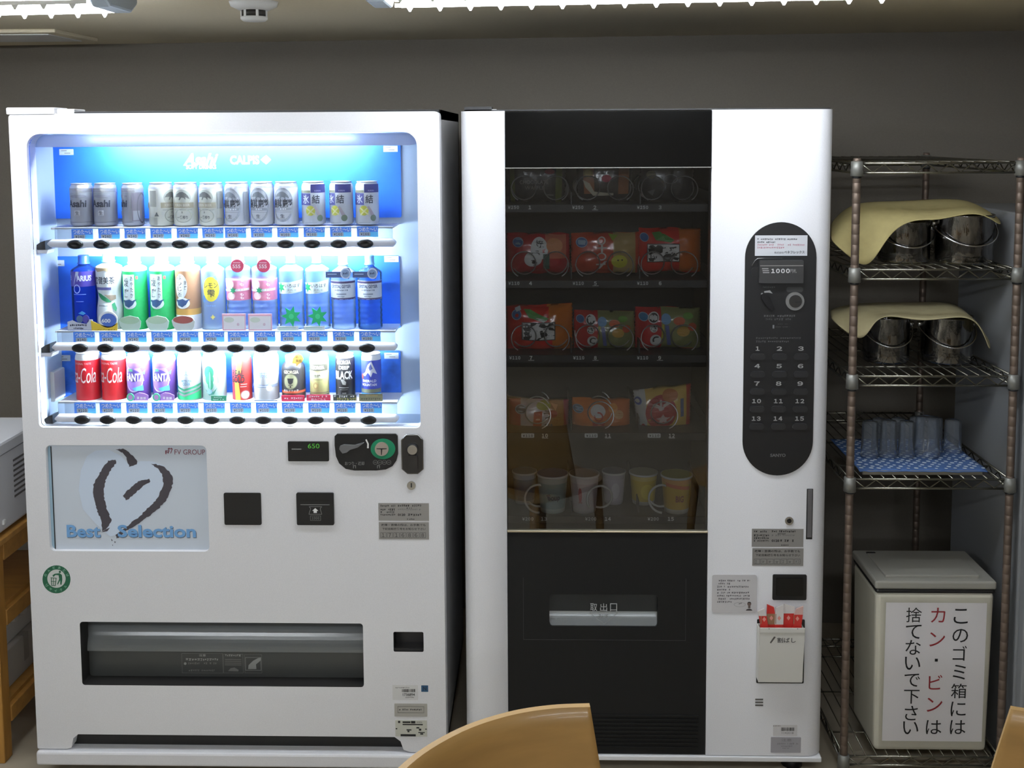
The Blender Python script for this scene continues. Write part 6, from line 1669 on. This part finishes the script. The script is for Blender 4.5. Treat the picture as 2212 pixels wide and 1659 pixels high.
for si, zs in enumerate(SHZ):
    mb = MB()
    g = 0.012
    zu, zl = zs - 0.001, zs - 0.026
    for (a, b) in (((RXL + g, RYF), (RXR - g, RYF)), ((RXL + g, RYB), (RXR - g, RYB)), ((RXL, RYF + g), (RXL, RYB - g)), ((RXR, RYF + g), (RXR, RYB - g))):
        for z in (zu, zl):
            mb.tube([(a[0], a[1], z), (b[0], b[1], z)], 0.0032, WIRE, 8)
    sh = mb.build('shelf', RK)
    for e_, (a, b) in enumerate((((RXL + g, RYF), (RXR - g, RYF)), ((RXL + g, RYB), (RXR - g, RYB)), ((RXL, RYF + g), (RXL, RYB - g)), ((RXR, RYF + g), (RXR, RYB - g)))):
        mb = MB()
        A, B = Vector((a[0], a[1], 0)), Vector((b[0], b[1], 0))
        L = (B - A).length
        n = round(L / 0.031)
        n += n % 2
        pts = []
        for i in range(n + 1):
            p = A + (B - A) * (i / n)
            pts.append((p.x, p.y, zl + 0.001 if i % 2 else zu - 0.002))
        mb.tube(pts, 0.0021, WIRE, 6)
        mb.build('truss_wire', sh)
    mb = MB()
    n = 14
    for i in range(1, n):
        x = RXL + (RXR - RXL) * i / n
        mb.tube([(x, RYF - 0.002, zs + 0.0018), (x, RYB + 0.002, zs + 0.0018)], 0.0016, WIRE, 5)
    for y in (0.15, 0.37, 0.59):
        mb.tube([(RXL, y, zs - 0.002), (RXR, y, zs - 0.002)], 0.0024, WIRE, 5)
    mb.build('deck_wires', sh, kind='stuff')

# ---- steel pots
POT = M('pot_steel', (124, 123, 122), 0.12, 1.0, noise_amt=0.5, noise_scale=60, bump=1.0, stretch=(1, 1, 0.3))
def pot(px0, px1, ytop, ybot, zs, label, bail=True):
    zb = zs + 0.004
    f = atz((px0 + px1) / 2, ybot, zb)
    for _ in range(3):
        a, b = at(px0, (ytop + ybot) / 2, f.y + 0.07), at(px1, (ytop + ybot) / 2, f.y + 0.07)
    R = (b.x - a.x) / 2
    cx, cy = (a.x + b.x) / 2, f.y + R
    H = at((px0 + px1) / 2, ytop, f.y + R * 0.5).z - zb
    mb_ = MB()
    mb_.lathe([(0, 0), (R * 0.93, 0), (R * 0.975, 0.006), (R * 0.975, H * 0.3), (R * 0.98, H * 0.94), (R * 1.0, H * 0.95), (R * 1.0, H * 0.975), (R * 0.96, H * 0.985), (R * 0.94, H * 0.93), (R * 0.93, 0.01), (0, 0.008)], cx, cy, zb, [POT], 48)
    o = mb_.build('steel_pot', None, label, 'pot', 'steel pots on the rack', loc=(cx, cy, zb))
    for s_ in (-1, 1):
        m2 = MB(); m2.lathe([(0, 0), (0.007, 0), (0.007, 0.012), (0, 0.012)], cx + s_ * 0.0, cy, zb + H * 0.8, [CHROME], 10)
        v_ = [(x - cx, y - cy, z - (zb + H * 0.8)) for x, y, z in m2.v]
        m2.v = [(cx + s_ * (R * 0.97 + z), cy + y, zb + H * 0.8 + x) for x, y, z in v_]
        m2.build('handle_lug', o)
    if bail:
        m2 = MB()
        pts = []
        for i in range(25):
            t = math.pi * i / 24
            xx = -math.cos(t) * (R + 0.008)
            dd = math.sin(t)
            yy = -math.sqrt(max(0.0, (R + 0.006) ** 2 - min(xx * xx, (R + 0.006) ** 2)))
            pts.append((cx + xx, cy + yy * 1.0, zb + H * 0.8 - dd * H * 0.42))
        m2.tube(pts, 0.0022, CHROME, 8); m2.build('bail_handle', o)
    return o
pot(1898, 2008, 476, 570, SHZ[1], 'steel pot on the upper shelf, left, half under the yellow cloth')
pot(2022, 2147, 462, 573, SHZ[1], 'steel pot on the upper shelf, right, its rim showing under the cloth')
pot(1863, 1962, 683, 788, SHZ[2], 'steel pot on the third shelf, left, under the beige cloth')
pot(1989, 2099, 683, 790, SHZ[2], 'steel pot on the third shelf, right, with glinting bail handle')

# ---- cloths thrown over the pots
def cloth(grid, col, label):
    rows_ = [[at(x, y, Y) for (x, y) in pts] for (Y, pts) in grid]
    bm = bmesh.new()
    vv = [[bm.verts.new(p) for p in r] for r in rows_]
    for j in range(len(vv) - 1):
        for i in range(len(vv[0]) - 1):
            bm.faces.new((vv[j + 1][i], vv[j + 1][i + 1], vv[j][i + 1], vv[j][i]))
    bmesh.ops.recalc_face_normals(bm, faces=bm.faces)
    me = bpy.data.meshes.new('cloth')
    ctr = rows_[1][3]
    for v in bm.verts:
        v.co -= ctr
    bm.to_mesh(me); bm.free()
    me.materials.append(M('cloth_%d' % col[0], col, 0.9, noise_amt=0.06, noise_scale=40, bump=0.3))
    for p in me.polygons:
        p.use_smooth = True
    o = link('dish_cloth', me, None, ctr, label, 'cloth', 'cloths over the pots')
    ss = o.modifiers.new('subsurf', 'SUBSURF'); ss.levels = 3; ss.render_levels = 3
    so = o.modifiers.new('solidify', 'SOLIDIFY'); so.thickness = 0.002
    return o
cloth([(0.34, [(1796, 480), (1826, 448), (1866, 435), (1940, 435), (2010, 430), (2070, 429), (2106, 438), (2138, 458)]),
       (0.24, [(1794, 490), (1828, 450), (1876, 438), (1945, 441), (2010, 441), (2072, 434), (2115, 442), (2148, 464)]),
       (0.13, [(1794, 510), (1830, 470), (1890, 452), (1958, 458), (2014, 464), (2068, 453), (2118, 448), (2160, 474)]),
       (0.085, [(1798, 522), (1842, 560), (1880, 586), (1922, 492), (1984, 470), (2024, 478), (2116, 450), (2166, 492)])], (176, 163, 112), 'yellow beige cloth draped over the pots on the upper shelf')
cloth([(0.34, [(1794, 668), (1838, 656), (1900, 653), (1960, 653), (2020, 652), (2062, 655), (2092, 676), (2112, 706)]),
       (0.24, [(1794, 674), (1838, 658), (1900, 658), (1960, 660), (2020, 659), (2066, 660), (2102, 684), (2128, 722)]),
       (0.13, [(1795, 684), (1842, 664), (1900, 667), (1960, 676), (2016, 676), (2072, 669), (2112, 690), (2140, 738)]),
       (0.085, [(1800, 692), (1864, 748), (1884, 694), (1918, 676), (1992, 697), (2078, 678), (2120, 697), (2140, 766)])], (168, 158, 122), 'beige cloth draped over the pots on the third shelf')

# ---- tray with polka-dot liner and tumblers
zs = SHZ[3] + 0.004
f0, f1 = atz(1865, 1025, zs), atz(2118, 1025, zs)
rb = atz(2077, 962, zs + 0.014)
mb = MB()
TRAYM = M('tray_metal', (146, 142, 130), 0.4, 0.6)
tx0_, tx1_, ty0, ty1 = f0.x, f1.x, f0.y, rb.y + 0.06
mb.box(tx0_, tx1_, ty0, ty1, zs, zs + 0.003, TRAYM)
for (a, b, c_, d) in ((tx0_, tx1_, ty0 - 0.003, ty0), (tx0_, tx1_, ty1, ty1 + 0.003), (tx0_ - 0.003, tx0_, ty0 - 0.003, ty1 + 0.003), (tx1_, tx1_ + 0.003, ty0 - 0.003, ty1 + 0.003)):
    mb.box(a, b, c_, d, zs, zs + 0.012, TRAYM)
tr_ = mb.build('serving_tray', None, 'shallow metal tray under the polka dot cloth on the fourth shelf', 'tray', loc=((tx0_ + tx1_) / 2, (ty0 + ty1) / 2, zs), bevel=0.001)
pm = M('polka_cloth', (66, 98, 152), 0.8)
mb = MB()
nx, ny = 26, 16
lx0, lx1, ly0, ly1 = tx0_ - 0.012, tx1_ + 0.016, ty0 - 0.006, ty1 + 0.004
vv = []
for j in range(ny + 1):
    for i in range(nx + 1):
        x, y = lx0 + (lx1 - lx0) * i / nx, ly0 + (ly1 - ly0) * j / ny
        h = zs + 0.0135 + 0.0016 * noise.noise(Vector((x * 30, y * 30, 2)))
        if j == 0:
            h -= 0.004 + 0.003 * noise.noise(Vector((x * 60, 1, 0)))
        vv.append((x, y, h))
mb.add(vv, [(j * (nx + 1) + i, j * (nx + 1) + i + 1, (j + 1) * (nx + 1) + i + 1, (j + 1) * (nx + 1) + i) for j in range(ny) for i in range(nx)], pm, True)
o = mb.build('polka_dot_cloth', None, 'blue cloth with white polka dots lining the tray on the fourth shelf', 'cloth', loc=((tx0_ + tx1_) / 2, (ty0 + ty1) / 2, zs + 0.0135))
so = o.modifiers.new('solidify', 'SOLIDIFY'); so.thickness = 0.0012; so.offset = 1
def cloth_h(x, y):
    return zs + 0.0135 + 0.0016 * noise.noise(Vector((x * 30, y * 30, 2)))
mb = MB()
rnd = random.Random(5)
jj = 0
y = ly0 + 0.014
while y < ly1 - 0.006:
    x = lx0 + 0.008 + (0.0125 if jj % 2 else 0.0)
    while x < lx1 - 0.006:
        px_, py_ = x + rnd.uniform(-0.003, 0.003), y + rnd.uniform(-0.003, 0.003)
        r_ = rnd.uniform(0.0042, 0.0066)
        k0 = len(mb.v)
        mb.add([(px_ + r_ * math.cos(t * math.pi / 6), py_ + r_ * math.sin(t * math.pi / 6), cloth_h(px_, py_) + 0.0022) for t in range(12)], [tuple(range(12))], C((206, 220, 234)))
        x += 0.025
    y += 0.0155
    jj += 1
mb.build('polka_dots', o, kind='stuff')
TUM = glass('tumbler_plastic', 1.25, (236, 240, 244), 0.15, 0.16, (214, 220, 228))
zt0 = zs + 0.0168
tl = [(1858, 1897, 0), (1898, 1937, 0), (1938, 1974, 0), (1975, 2032, 0), (2036, 2076, 1), (1880, 1915, 1), (1920, 1954, 1), (1960, 1995, 1), (2000, 2034, 1)]
words = ['leftmost in the front row', 'second from left in the front row', 'third from left in the front row', 'widest, in the front row', 'rightmost, standing apart', 'leftmost in the back row', 'second in the back row', 'third in the back row', 'behind the widest one']
for i, (a, b, back) in enumerate(tl):
    f = atz((a + b) / 2, 991 if not back else 981, zt0)
    pa, pb = at(a, 950, f.y + 0.03), at(b, 950, f.y + 0.03)
    R = (pb.x - pa.x) / 2 * 0.96
    cx, cy = (pa.x + pb.x) / 2, f.y + R
    H = at((a + b) / 2, (911, 909, 911, 902, 908, 905, 904, 902, 903)[i], cy).z - zt0
    mb = MB(); mb.lathe([(R * 0.985, 0.0), (R * 1.02, 0.002), (R * 1.02, 0.005), (R, 0.006), (R * 0.9, H * 0.92), (R * 0.84, H), (0, H)], cx, cy, zt0, [TUM], 28)
    mb.build('upturned_tumbler', None, 'translucent tumbler upside down on the polka dot cloth, ' + words[i], 'tumbler', 'tumblers on the tray', loc=(cx, cy, zt0))

# ---- waste bin with the paper notice
BINM = M('bin_cream', (206, 202, 186), 0.5, noise_amt=0.05, noise_scale=6)
BINL = M('bin_lid_grey', (150, 148, 140), 0.5)
bzs = SHZ[4] + 0.004
BYF = 0.042
bt = rc(1893, 1283, 2149, 1284, BYF)
bb = rc(1883, 1634, 2136, 1636, BYF)
zt_ = at(2020, 1272, BYF).z
zl1 = at(2020, 1258, BYF).z
rear = atz(1970, 1188, zl1 + 0.006)
BD = rear.y - BYF
BN = empty('waste_bin', ((bt[0] + bt[1]) / 2, BYF + BD / 2, bzs), 'cream plastic waste bin with a flap lid on the bottom shelf of the rack', 'bin')
mb = MB()
i_ = 0.006
top = [(bt[0], BYF), (bt[1], BYF), (bt[1], BYF + BD), (bt[0], BYF + BD)]
botm = [(bt[0] + i_, BYF + i_), (bt[1] - i_, BYF + i_), (bt[1] - i_, BYF + BD - i_), (bt[0] + i_, BYF + BD - i_)]
mb.add([(x, y, bzs) for x, y in botm] + [(x, y, zt_ - 0.012) for x, y in top], [(0, 3, 2, 1), (4, 5, 6, 7), (0, 1, 5, 4), (1, 2, 6, 5), (2, 3, 7, 6), (3, 0, 4, 7)], BINM)
mb.build('bin_body', BN, bevel=0.012, bseg=3)
mb = MB(); mb.box(bt[0] - 0.001, bt[1] + 0.001, BYF - 0.001, BYF + BD + 0.001, zt_ - 0.014, zt_ - 0.001, BLACK); mb.build('black_band', BN, bevel=0.006)
mb = MB(); mb.box(bt[0] - 0.004, bt[1] + 0.004, BYF - 0.004, BYF + BD + 0.004, zt_ - 0.001, zl1 + 0.004, BINL); ld = mb.build('lid', BN, bevel=0.006, bseg=3)
mb = MB()
fx0, fx1, fy0, fy1 = bt[0] + 0.03, bt[1] - 0.035, BYF + 0.02, BYF + BD - 0.02
mb.add([(fx0, fy0, zl1 + 0.0045), (fx1, fy0, zl1 + 0.0045), (fx1, fy1, zl1 + 0.0045), (fx0, fy1, zl1 + 0.0045), (fx0, fy0, zl1 + 0.011), (fx1, fy0, zl1 + 0.012), (fx1, fy1, zl1 + 0.006), (fx0, fy1, zl1 + 0.006)], [(4, 5, 6, 7), (0, 1, 5, 4), (1, 2, 6, 5), (2, 3, 7, 6), (3, 0, 4, 7)], BINL)
mb.build('swing_flap', ld, bevel=0.003)
mb = MB(); mb.box(fx0 + 0.0, fx0 + 0.025, fy1 - 0.006, fy1 + 0.002, zl1 + 0.004, zl1 + 0.0072, BLACK); mb.build('hinge_gap', ld)
# notice: a sheet of paper in a clear sleeve
def lean(z):
    t = (z - bzs) / (zt_ - bzs)
    return BYF + i_ * (1 - t) - 0.0015
p_ = [at(1913.5, 1301, BYF), at(2131, 1302, BYF), at(2123, 1604, BYF), at(1906.5, 1602, BYF)]
nx0, nx1 = (p_[0].x + p_[3].x) / 2, (p_[1].x + p_[2].x) / 2
nz0, nz1 = p_[2].z, p_[0].z
mb = MB()
nm = lambda e: (lambda x, z: (x, lean(z) - e, z))
mb.poly(rect(nx0, nx1, nz0, nz1), M('notice_paper', (250, 247, 248), 0.6), nm(0.0), 0.08)
no = mb.build('paper_notice', None, 'white paper notice with black and red vertical Japanese text on the bin', 'notice', loc=((nx0 + nx1) / 2, BYF, nz0))
mb = MB()
RINK = C((164, 44, 52), 0.6)
z4 = lambda x, y: at(1790 + x / 3.325, 1160 + y / 3.325, BYF)
cs = 0.042
for body, xt, xb, ys, cm in (('このゴミ箱には', 948, 930, (568, 708, 835, 972, 1108, 1238, 1370), None), ('カン・ビンは', 785, 757, (560, 735, 885, 1045, 1208, 1370), 'r'), ('捨てないで下さい', 612, 592, (558, 680, 793, 908, 1030, 1150, 1268, 1375), None)):
    n = len(ys)
    for i, ch in enumerate(body):
        xx = xt + (xb - xt) * i / (n - 1)
        v = z4(xx, ys[i])
        mt = RINK if cm and ch not in '・は' else INK
        if ch == '・':
            mb.poly(rect(v.x - 0.004, v.x + 0.004, v.z - 0.004, v.z + 0.004), INK, nm(0.0008))
            continue
        mb.text(ch, v.x, v.z, cs * (0.92 if ch in 'ミゴコ' else 1.0), cs, mt, nm(0.0008), 0.0, keep=True)
mb.build('notice_lettering', no)
mb = MB()
SLV_ = glass('clear_sleeve', 1.24, (255, 255, 255), 0.05)
nxs, nzs = 24, 26
vv = []
for j in range(nzs + 1):
    for i in range(nxs + 1):
        x = nx0 - 0.012 + (nx1 - nx0 + 0.024) * i / nxs
        z = nz0 - 0.006 + (nz1 - nz0 + 0.03) * j / nzs
        t = j / nzs
        h = 0.0025 + 0.012 * max(0.0, t - 0.6) * 2.5 * abs(noise.noise(Vector((x * 22 + z * 14, z * 26, 4.0))))
        vv.append((x, lean(z) - h, z))
mb.add(vv, [(j * (nxs + 1) + i, j * (nxs + 1) + i + 1, (j + 1) * (nxs + 1) + i + 1, (j + 1) * (nxs + 1) + i) for j in range(nzs) for i in range(nxs)], SLV_, True)
mb.build('clear_sleeve', no)

# ---- tall white cabinet right of the rack
mb = MB(); FRW = M('cabinet_white', (128, 130, 133), 0.5)
mb.box(1.282, 1.86, 0.02, 0.49, 0.02, 1.553, FRW)
fr_ = mb.build('tall_cabinet', None, 'tall pale grey metal cabinet standing right of the wire rack', 'cabinet', loc=(1.57, 0.25, 0.0), bevel=0.006)
mb = MB(); mb.box(1.284, 1.858, -0.02, 0.018, 1.19, 1.55, FRW); mb.build('upper_door', fr_, bevel=0.006)
mb = MB(); mb.box(1.284, 1.858, -0.02, 0.018, 0.05, 1.18, FRW); mb.build('lower_door', fr_, bevel=0.006)
mb = MB(); mb.box(1.30, 1.32, -0.045, -0.02, 0.9, 1.15, LGREY); mb.build('door_handle', fr_, bevel=0.004)
mb = MB(); mb.box(1.29, 1.85, 0.03, 0.48, 0.0, 0.02, BLACK); mb.build('plinth', fr_)

# ---- microwave on a wooden cart, left of the drink machine
MWM = M('microwave_grey', (208, 209, 214), 0.4)
mz0, mz1 = 0.662, 0.915
mb = MB(); mb.box(-1.97, -1.51, 0.0, 0.385, mz0, mz1, MWM)
mw = mb.build('microwave_oven', None, 'light grey microwave oven on the wooden cart at the left edge', 'microwave', loc=(-1.74, 0.19, mz0), bevel=0.008)
mb = MB(); mb.box(-1.9655, -1.5145, -0.012, 0.0, mz0 + 0.004, mz1 - 0.004, M('microwave_door', (40, 40, 44), 0.2)); mb.build('oven_door', mw, bevel=0.004)
mb = MB(); mb.box(-1.5105, -1.5085, 0.02, 0.38, mz1 - 0.036, mz1 - 0.033, M('seam_mid', (130, 130, 134), 0.5)); mb.build('case_seam', mw)
for k in range(8):
    zz = mz0 + 0.075 + 0.015 * k
    mb = MB(); mb.box(-1.5105, -1.5088, 0.17, 0.29, zz, zz + 0.006, M('vent_dark', (96, 92, 92), 0.5)); mb.build('vent_slot', mw)
mb = MB(); mb.box(-1.513, -1.505, 0.095, 0.11, mz0 + 0.02, mz0 + 0.035, LWHITE); mb.build('screw_cap', mw, bevel=0.003)
for fx in (-1.93, -1.55):
    for fy in (0.04, 0.34):
        mb = MB(); mb.lathe([(0, 0), (0.012, 0), (0.012, 0.012), (0, 0.012)], fx, fy, mz0 - 0.01, [BLACK], 10); mb.build('foot', mw)
WOOD = M('cart_wood', (176, 128, 62), 0.5, noise_amt=0.14, noise_scale=7, stretch=(1, 6, 6))
WOODV = M('cart_wood_leg', (172, 124, 56), 0.5, noise_amt=0.14, noise_scale=7, stretch=(8, 8, 1))
CT = empty('wooden_cart', (-1.76, 0.3, 0), 'orange brown wooden cart under the microwave', 'cart')
ctz = mz0 - 0.0105
mb = MB(); mb.box(-2.04, -1.5, 0.055, 0.55, ctz - 0.018, ctz, WOOD); mb.build('top', CT, bevel=0.003)
for (lx, ly) in ((-1.562, 0.06), (-2.04, 0.06), (-1.535, 0.5), (-2.04, 0.5)):
    mb = MB(); mb.box(lx, lx + 0.045, ly, ly + 0.045, 0.0, ctz - 0.0185, WOODV); mb.build('leg', CT, bevel=0.003)
for (z0, z1) in ((ctz - 0.075, ctz - 0.019), (0.385, 0.43), (0.10, 0.145)):
    for lx in (-1.54, -2.03):
        mb = MB(); mb.box(lx, lx + 0.025, 0.106, 0.499, z0, z1, WOOD); mb.build('side_rail', CT, bevel=0.002)
    for ly in (0.07, 0.515):
        mb = MB(); mb.box(-1.994, -1.563, ly, ly + 0.02, z0, z1, WOOD); mb.build('cross_rail', CT, bevel=0.002)
for z in (0.43, 0.145):
    mb = MB(); mb.box(-2.0, -1.53, 0.092, 0.514, z + 0.0005, z + 0.012, WOOD); mb.build('lower_shelf', CT)
CARD = M('carton_grey', (176, 172, 166), 0.8, noise_amt=0.05, noise_scale=10)
mb = MB(); mb.box(-1.93, -1.56, 0.13, 0.46, 0.1575, 0.27, CARD); o = mb.build('storage_carton', None, 'pale grey carton on the lowest shelf of the wooden cart', 'box', loc=(-1.74, 0.3, 0.1575), bevel=0.003)
mb = MB(); mb.box(-1.9305, -1.5595, 0.28, 0.31, 0.19, 0.2705, C((150, 146, 140))); mb.build('tape_strip', o)
mb = MB(); mb.box(-1.86, -1.58, 0.2, 0.42, 0.2705, 0.325, M('box_white', (206, 204, 200), 0.6)); mb.build('small_white_box', None, 'small white box on top of the pale carton in the cart', 'box', loc=(-1.72, 0.3, 0.2705), bevel=0.004)
for k, (yy, lb) in enumerate(((0.235, 'nearer white paper roll on the small box in the cart'), (0.29, 'farther white paper roll on the small box in the cart'))):
    mb = MB(); mb.tube([(-1.84, yy, 0.340), (-1.565, yy + 0.02, 0.340)], 0.014, M('roll_white', (214, 212, 208), 0.6), 14); mb.build('paper_roll', None, lb, 'roll', 'paper rolls in the cart', loc=(-1.7, yy, 0.326))
mb = MB()
pts = []
ctl = [(-1.545, 0.52, 0.62), (-1.5, 0.56, 0.52), (-1.53, 0.6, 0.46), (-1.475, 0.6, 0.38), (-1.5, 0.59, 0.3), (-1.44, 0.58, 0.22), (-1.43, 0.6, 0.16), (-1.47, 0.62, 0.07), (-1.5, 0.64, 0.012)]
for i in range(len(ctl) - 1):
    p0, p1, p2, p3 = [Vector(ctl[max(0, min(len(ctl) - 1, i + k))]) for k in (-1, 0, 1, 2)]
    for t in range(8):
        t /= 8
        pts.append(tuple(0.5 * ((2 * p1) + (p2 - p0) * t + (2 * p0 - 5 * p1 + 4 * p2 - p3) * t * t + (3 * p1 - p0 - 3 * p2 + p3) * t ** 3)))
pts.append(ctl[-1])
mb.tube(pts, 0.005, M('cable_black', (26, 24, 24), 0.5), 8)
mb.build('power_cable', None, 'black power cable hanging behind the wooden cart', 'cable', loc=(-1.5, 0.6, 0.007))

# ---- wooden chairs in front
CHW = M('chair_ply', (158, 122, 70), 0.45, noise_amt=0.10, noise_scale=5, stretch=(1.5, 1.5, 9), coat=0.15)
CHE = M('chair_ply_edge', (172, 138, 88), 0.55)
def chair(path, seat_c, face, label, arch=0.0, flare=0.16):
    """path: plan points of the curved plywood back from its far end; the panel hangs below z = 0.8"""
    P_ = [Vector((x, y, 0)) for x, y in path]
    dense = []
    for i in range(len(P_) - 1):
        p0, p1, p2, p3 = [P_[max(0, min(len(P_) - 1, i + k))] for k in (-1, 0, 1, 2)]
        for t in range(6):
            t /= 6
            dense.append(0.5 * ((2 * p1) + (p2 - p0) * t + (2 * p0 - 5 * p1 + 4 * p2 - p3) * t * t + (3 * p1 - p0 - 3 * p2 + p3) * t ** 3))
    dense.append(P_[-1])
    n = len(dense)
    ctr = Vector((seat_c[0], seat_c[1], 0))
    root = empty('dining_chair', (seat_c[0], seat_c[1], 0), label, 'chair', 'wooden chairs')
    nz = 10
    mb_ = MB()
    vs_ = []
    for k in (0, 1):
        for j in range(nz + 1):
            for i in range(n):
                u = i / (n - 1)
                t = (dense[min(i + 1, n - 1)] - dense[max(i - 1, 0)]).normalized()
                nrm = Vector((-t.y, t.x, 0))
                if nrm.dot(dense[i] - ctr) < 0:
                    nrm = -nrm
                zt = 0.8 - arch * (2 * u - 1) ** 4
                z = zt - (zt - 0.43) * j / nz
                off = nrm * ((0.012 if k else 0.0) - 0.05 * (j / nz) ** 2)
                ex = t * (flare * (0.8 - z) * (1 if u > 0.5 else -1) * abs(2 * u - 1) ** 6)
                p = dense[i] + off + ex
                vs_.append((p.x, p.y, z))
    m = (nz + 1) * n
    fr_, ed_ = [], []
    for k in (0, 1):
        for j in range(nz):
            for i in range(n - 1):
                a = k * m + j * n + i
                fr_.append((a, a + n, a + n + 1, a + 1) if k else (a, a + 1, a + n + 1, a + n))
    for i in range(n - 1):
        ed_ += [(i, i + m, i + 1 + m, i + 1), (nz * n + i, nz * n + i + 1, nz * n + i + 1 + m, nz * n + i + m)]
    for j in range(nz):
        ed_ += [(j * n, (j + 1) * n, (j + 1) * n + m, j * n + m), (j * n + n - 1, j * n + n - 1 + m, (j + 1) * n + n - 1 + m, (j + 1) * n + n - 1)]
    mb_.add(vs_, fr_, CHW, True)
    o_ = len(mb_.v) - len(vs_)
    ke = mb_.mi(CHE)
    for f in ed_:
        mb_.f.append(tuple(x + o_ for x in f)); mb_.m.append(ke); mb_.sm.append(False)
    mb_.build('backrest', root)
    m2 = MB()
    a = math.atan2(face[1], face[0])
    sp = []
    for i in range(32):
        t = 2 * math.pi * i / 32
        c_, s_ = math.cos(t), math.sin(t)
        rx = 0.21 * (abs(c_) ** 0.5) * (1 if c_ > 0 else -1)
        ry = 0.21 * (abs(s_) ** 0.5) * (1 if s_ > 0 else -1)
        sp.append((seat_c[0] + rx * math.cos(a) - ry * math.sin(a), seat_c[1] + rx * math.sin(a) + ry * math.cos(a)))
    k = len(sp)
    m2.add([(x, y, 0.41) for x, y in sp] + [(x, y, 0.43) for x, y in sp], [tuple(range(k))[::-1], tuple(range(k, 2 * k))], CHW)
    m2.add([(x, y, 0.41) for x, y in sp] + [(x, y, 0.43) for x, y in sp], [(i, (i + 1) % k, (i + 1) % k + k, i + k) for i in range(k)], CHE, True)
    m2.build('seat', root)
    for (dx, dy) in ((0.16, 0.16), (0.16, -0.16), (-0.16, 0.16), (-0.16, -0.16)):
        x, y = seat_c[0] + dx * math.cos(a) - dy * math.sin(a), seat_c[1] + dx * math.sin(a) + dy * math.cos(a)
        x2, y2 = seat_c[0] + 1.15 * (dx * math.cos(a) - dy * math.sin(a)), seat_c[1] + 1.15 * (dx * math.sin(a) + dy * math.cos(a))
        m3 = MB(); m3.lathe([(0, 0), (0.013, 0), (0.019, 0.41), (0, 0.41)], 0, 0, 0, [CHW], 12)
        m3.v = [(x2 + (x - x2) * v[2] / 0.41 + v[0], y2 + (y - y2) * v[2] / 0.41 + v[1], v[2]) for v in m3.v]
        m3.build('leg', root)
    return root
c1 = [atz(*p, 0.8) for p in ((1275, 1527), (1190, 1531), (1100, 1546), (1000, 1580), (900, 1640))]
path1 = [(p.x, p.y) for p in c1] + [(-0.232, -1.29), (-0.245, -1.38)]
chair(path1, (-0.005, -1.29), (0.75, -0.66), 'light wooden chair with a curved plywood back before the snack machine')
c2 = [atz(*p, 0.8) for p in ((2184, 1532), (2220, 1541))]
path2 = [(c2[0].x, c2[0].y), (c2[1].x + 0.02, c2[1].y - 0.004), (0.88, -1.085), (0.96, -1.14), (1.02, -1.22), (1.06, -1.32)]
chair(path2, (0.84, -1.31), (-0.6, -0.8), 'light wooden chair cut by the right edge of the picture', flare=0.24)

bpy.data.objects.remove(_to)
bpy.data.curves.remove(_tc)
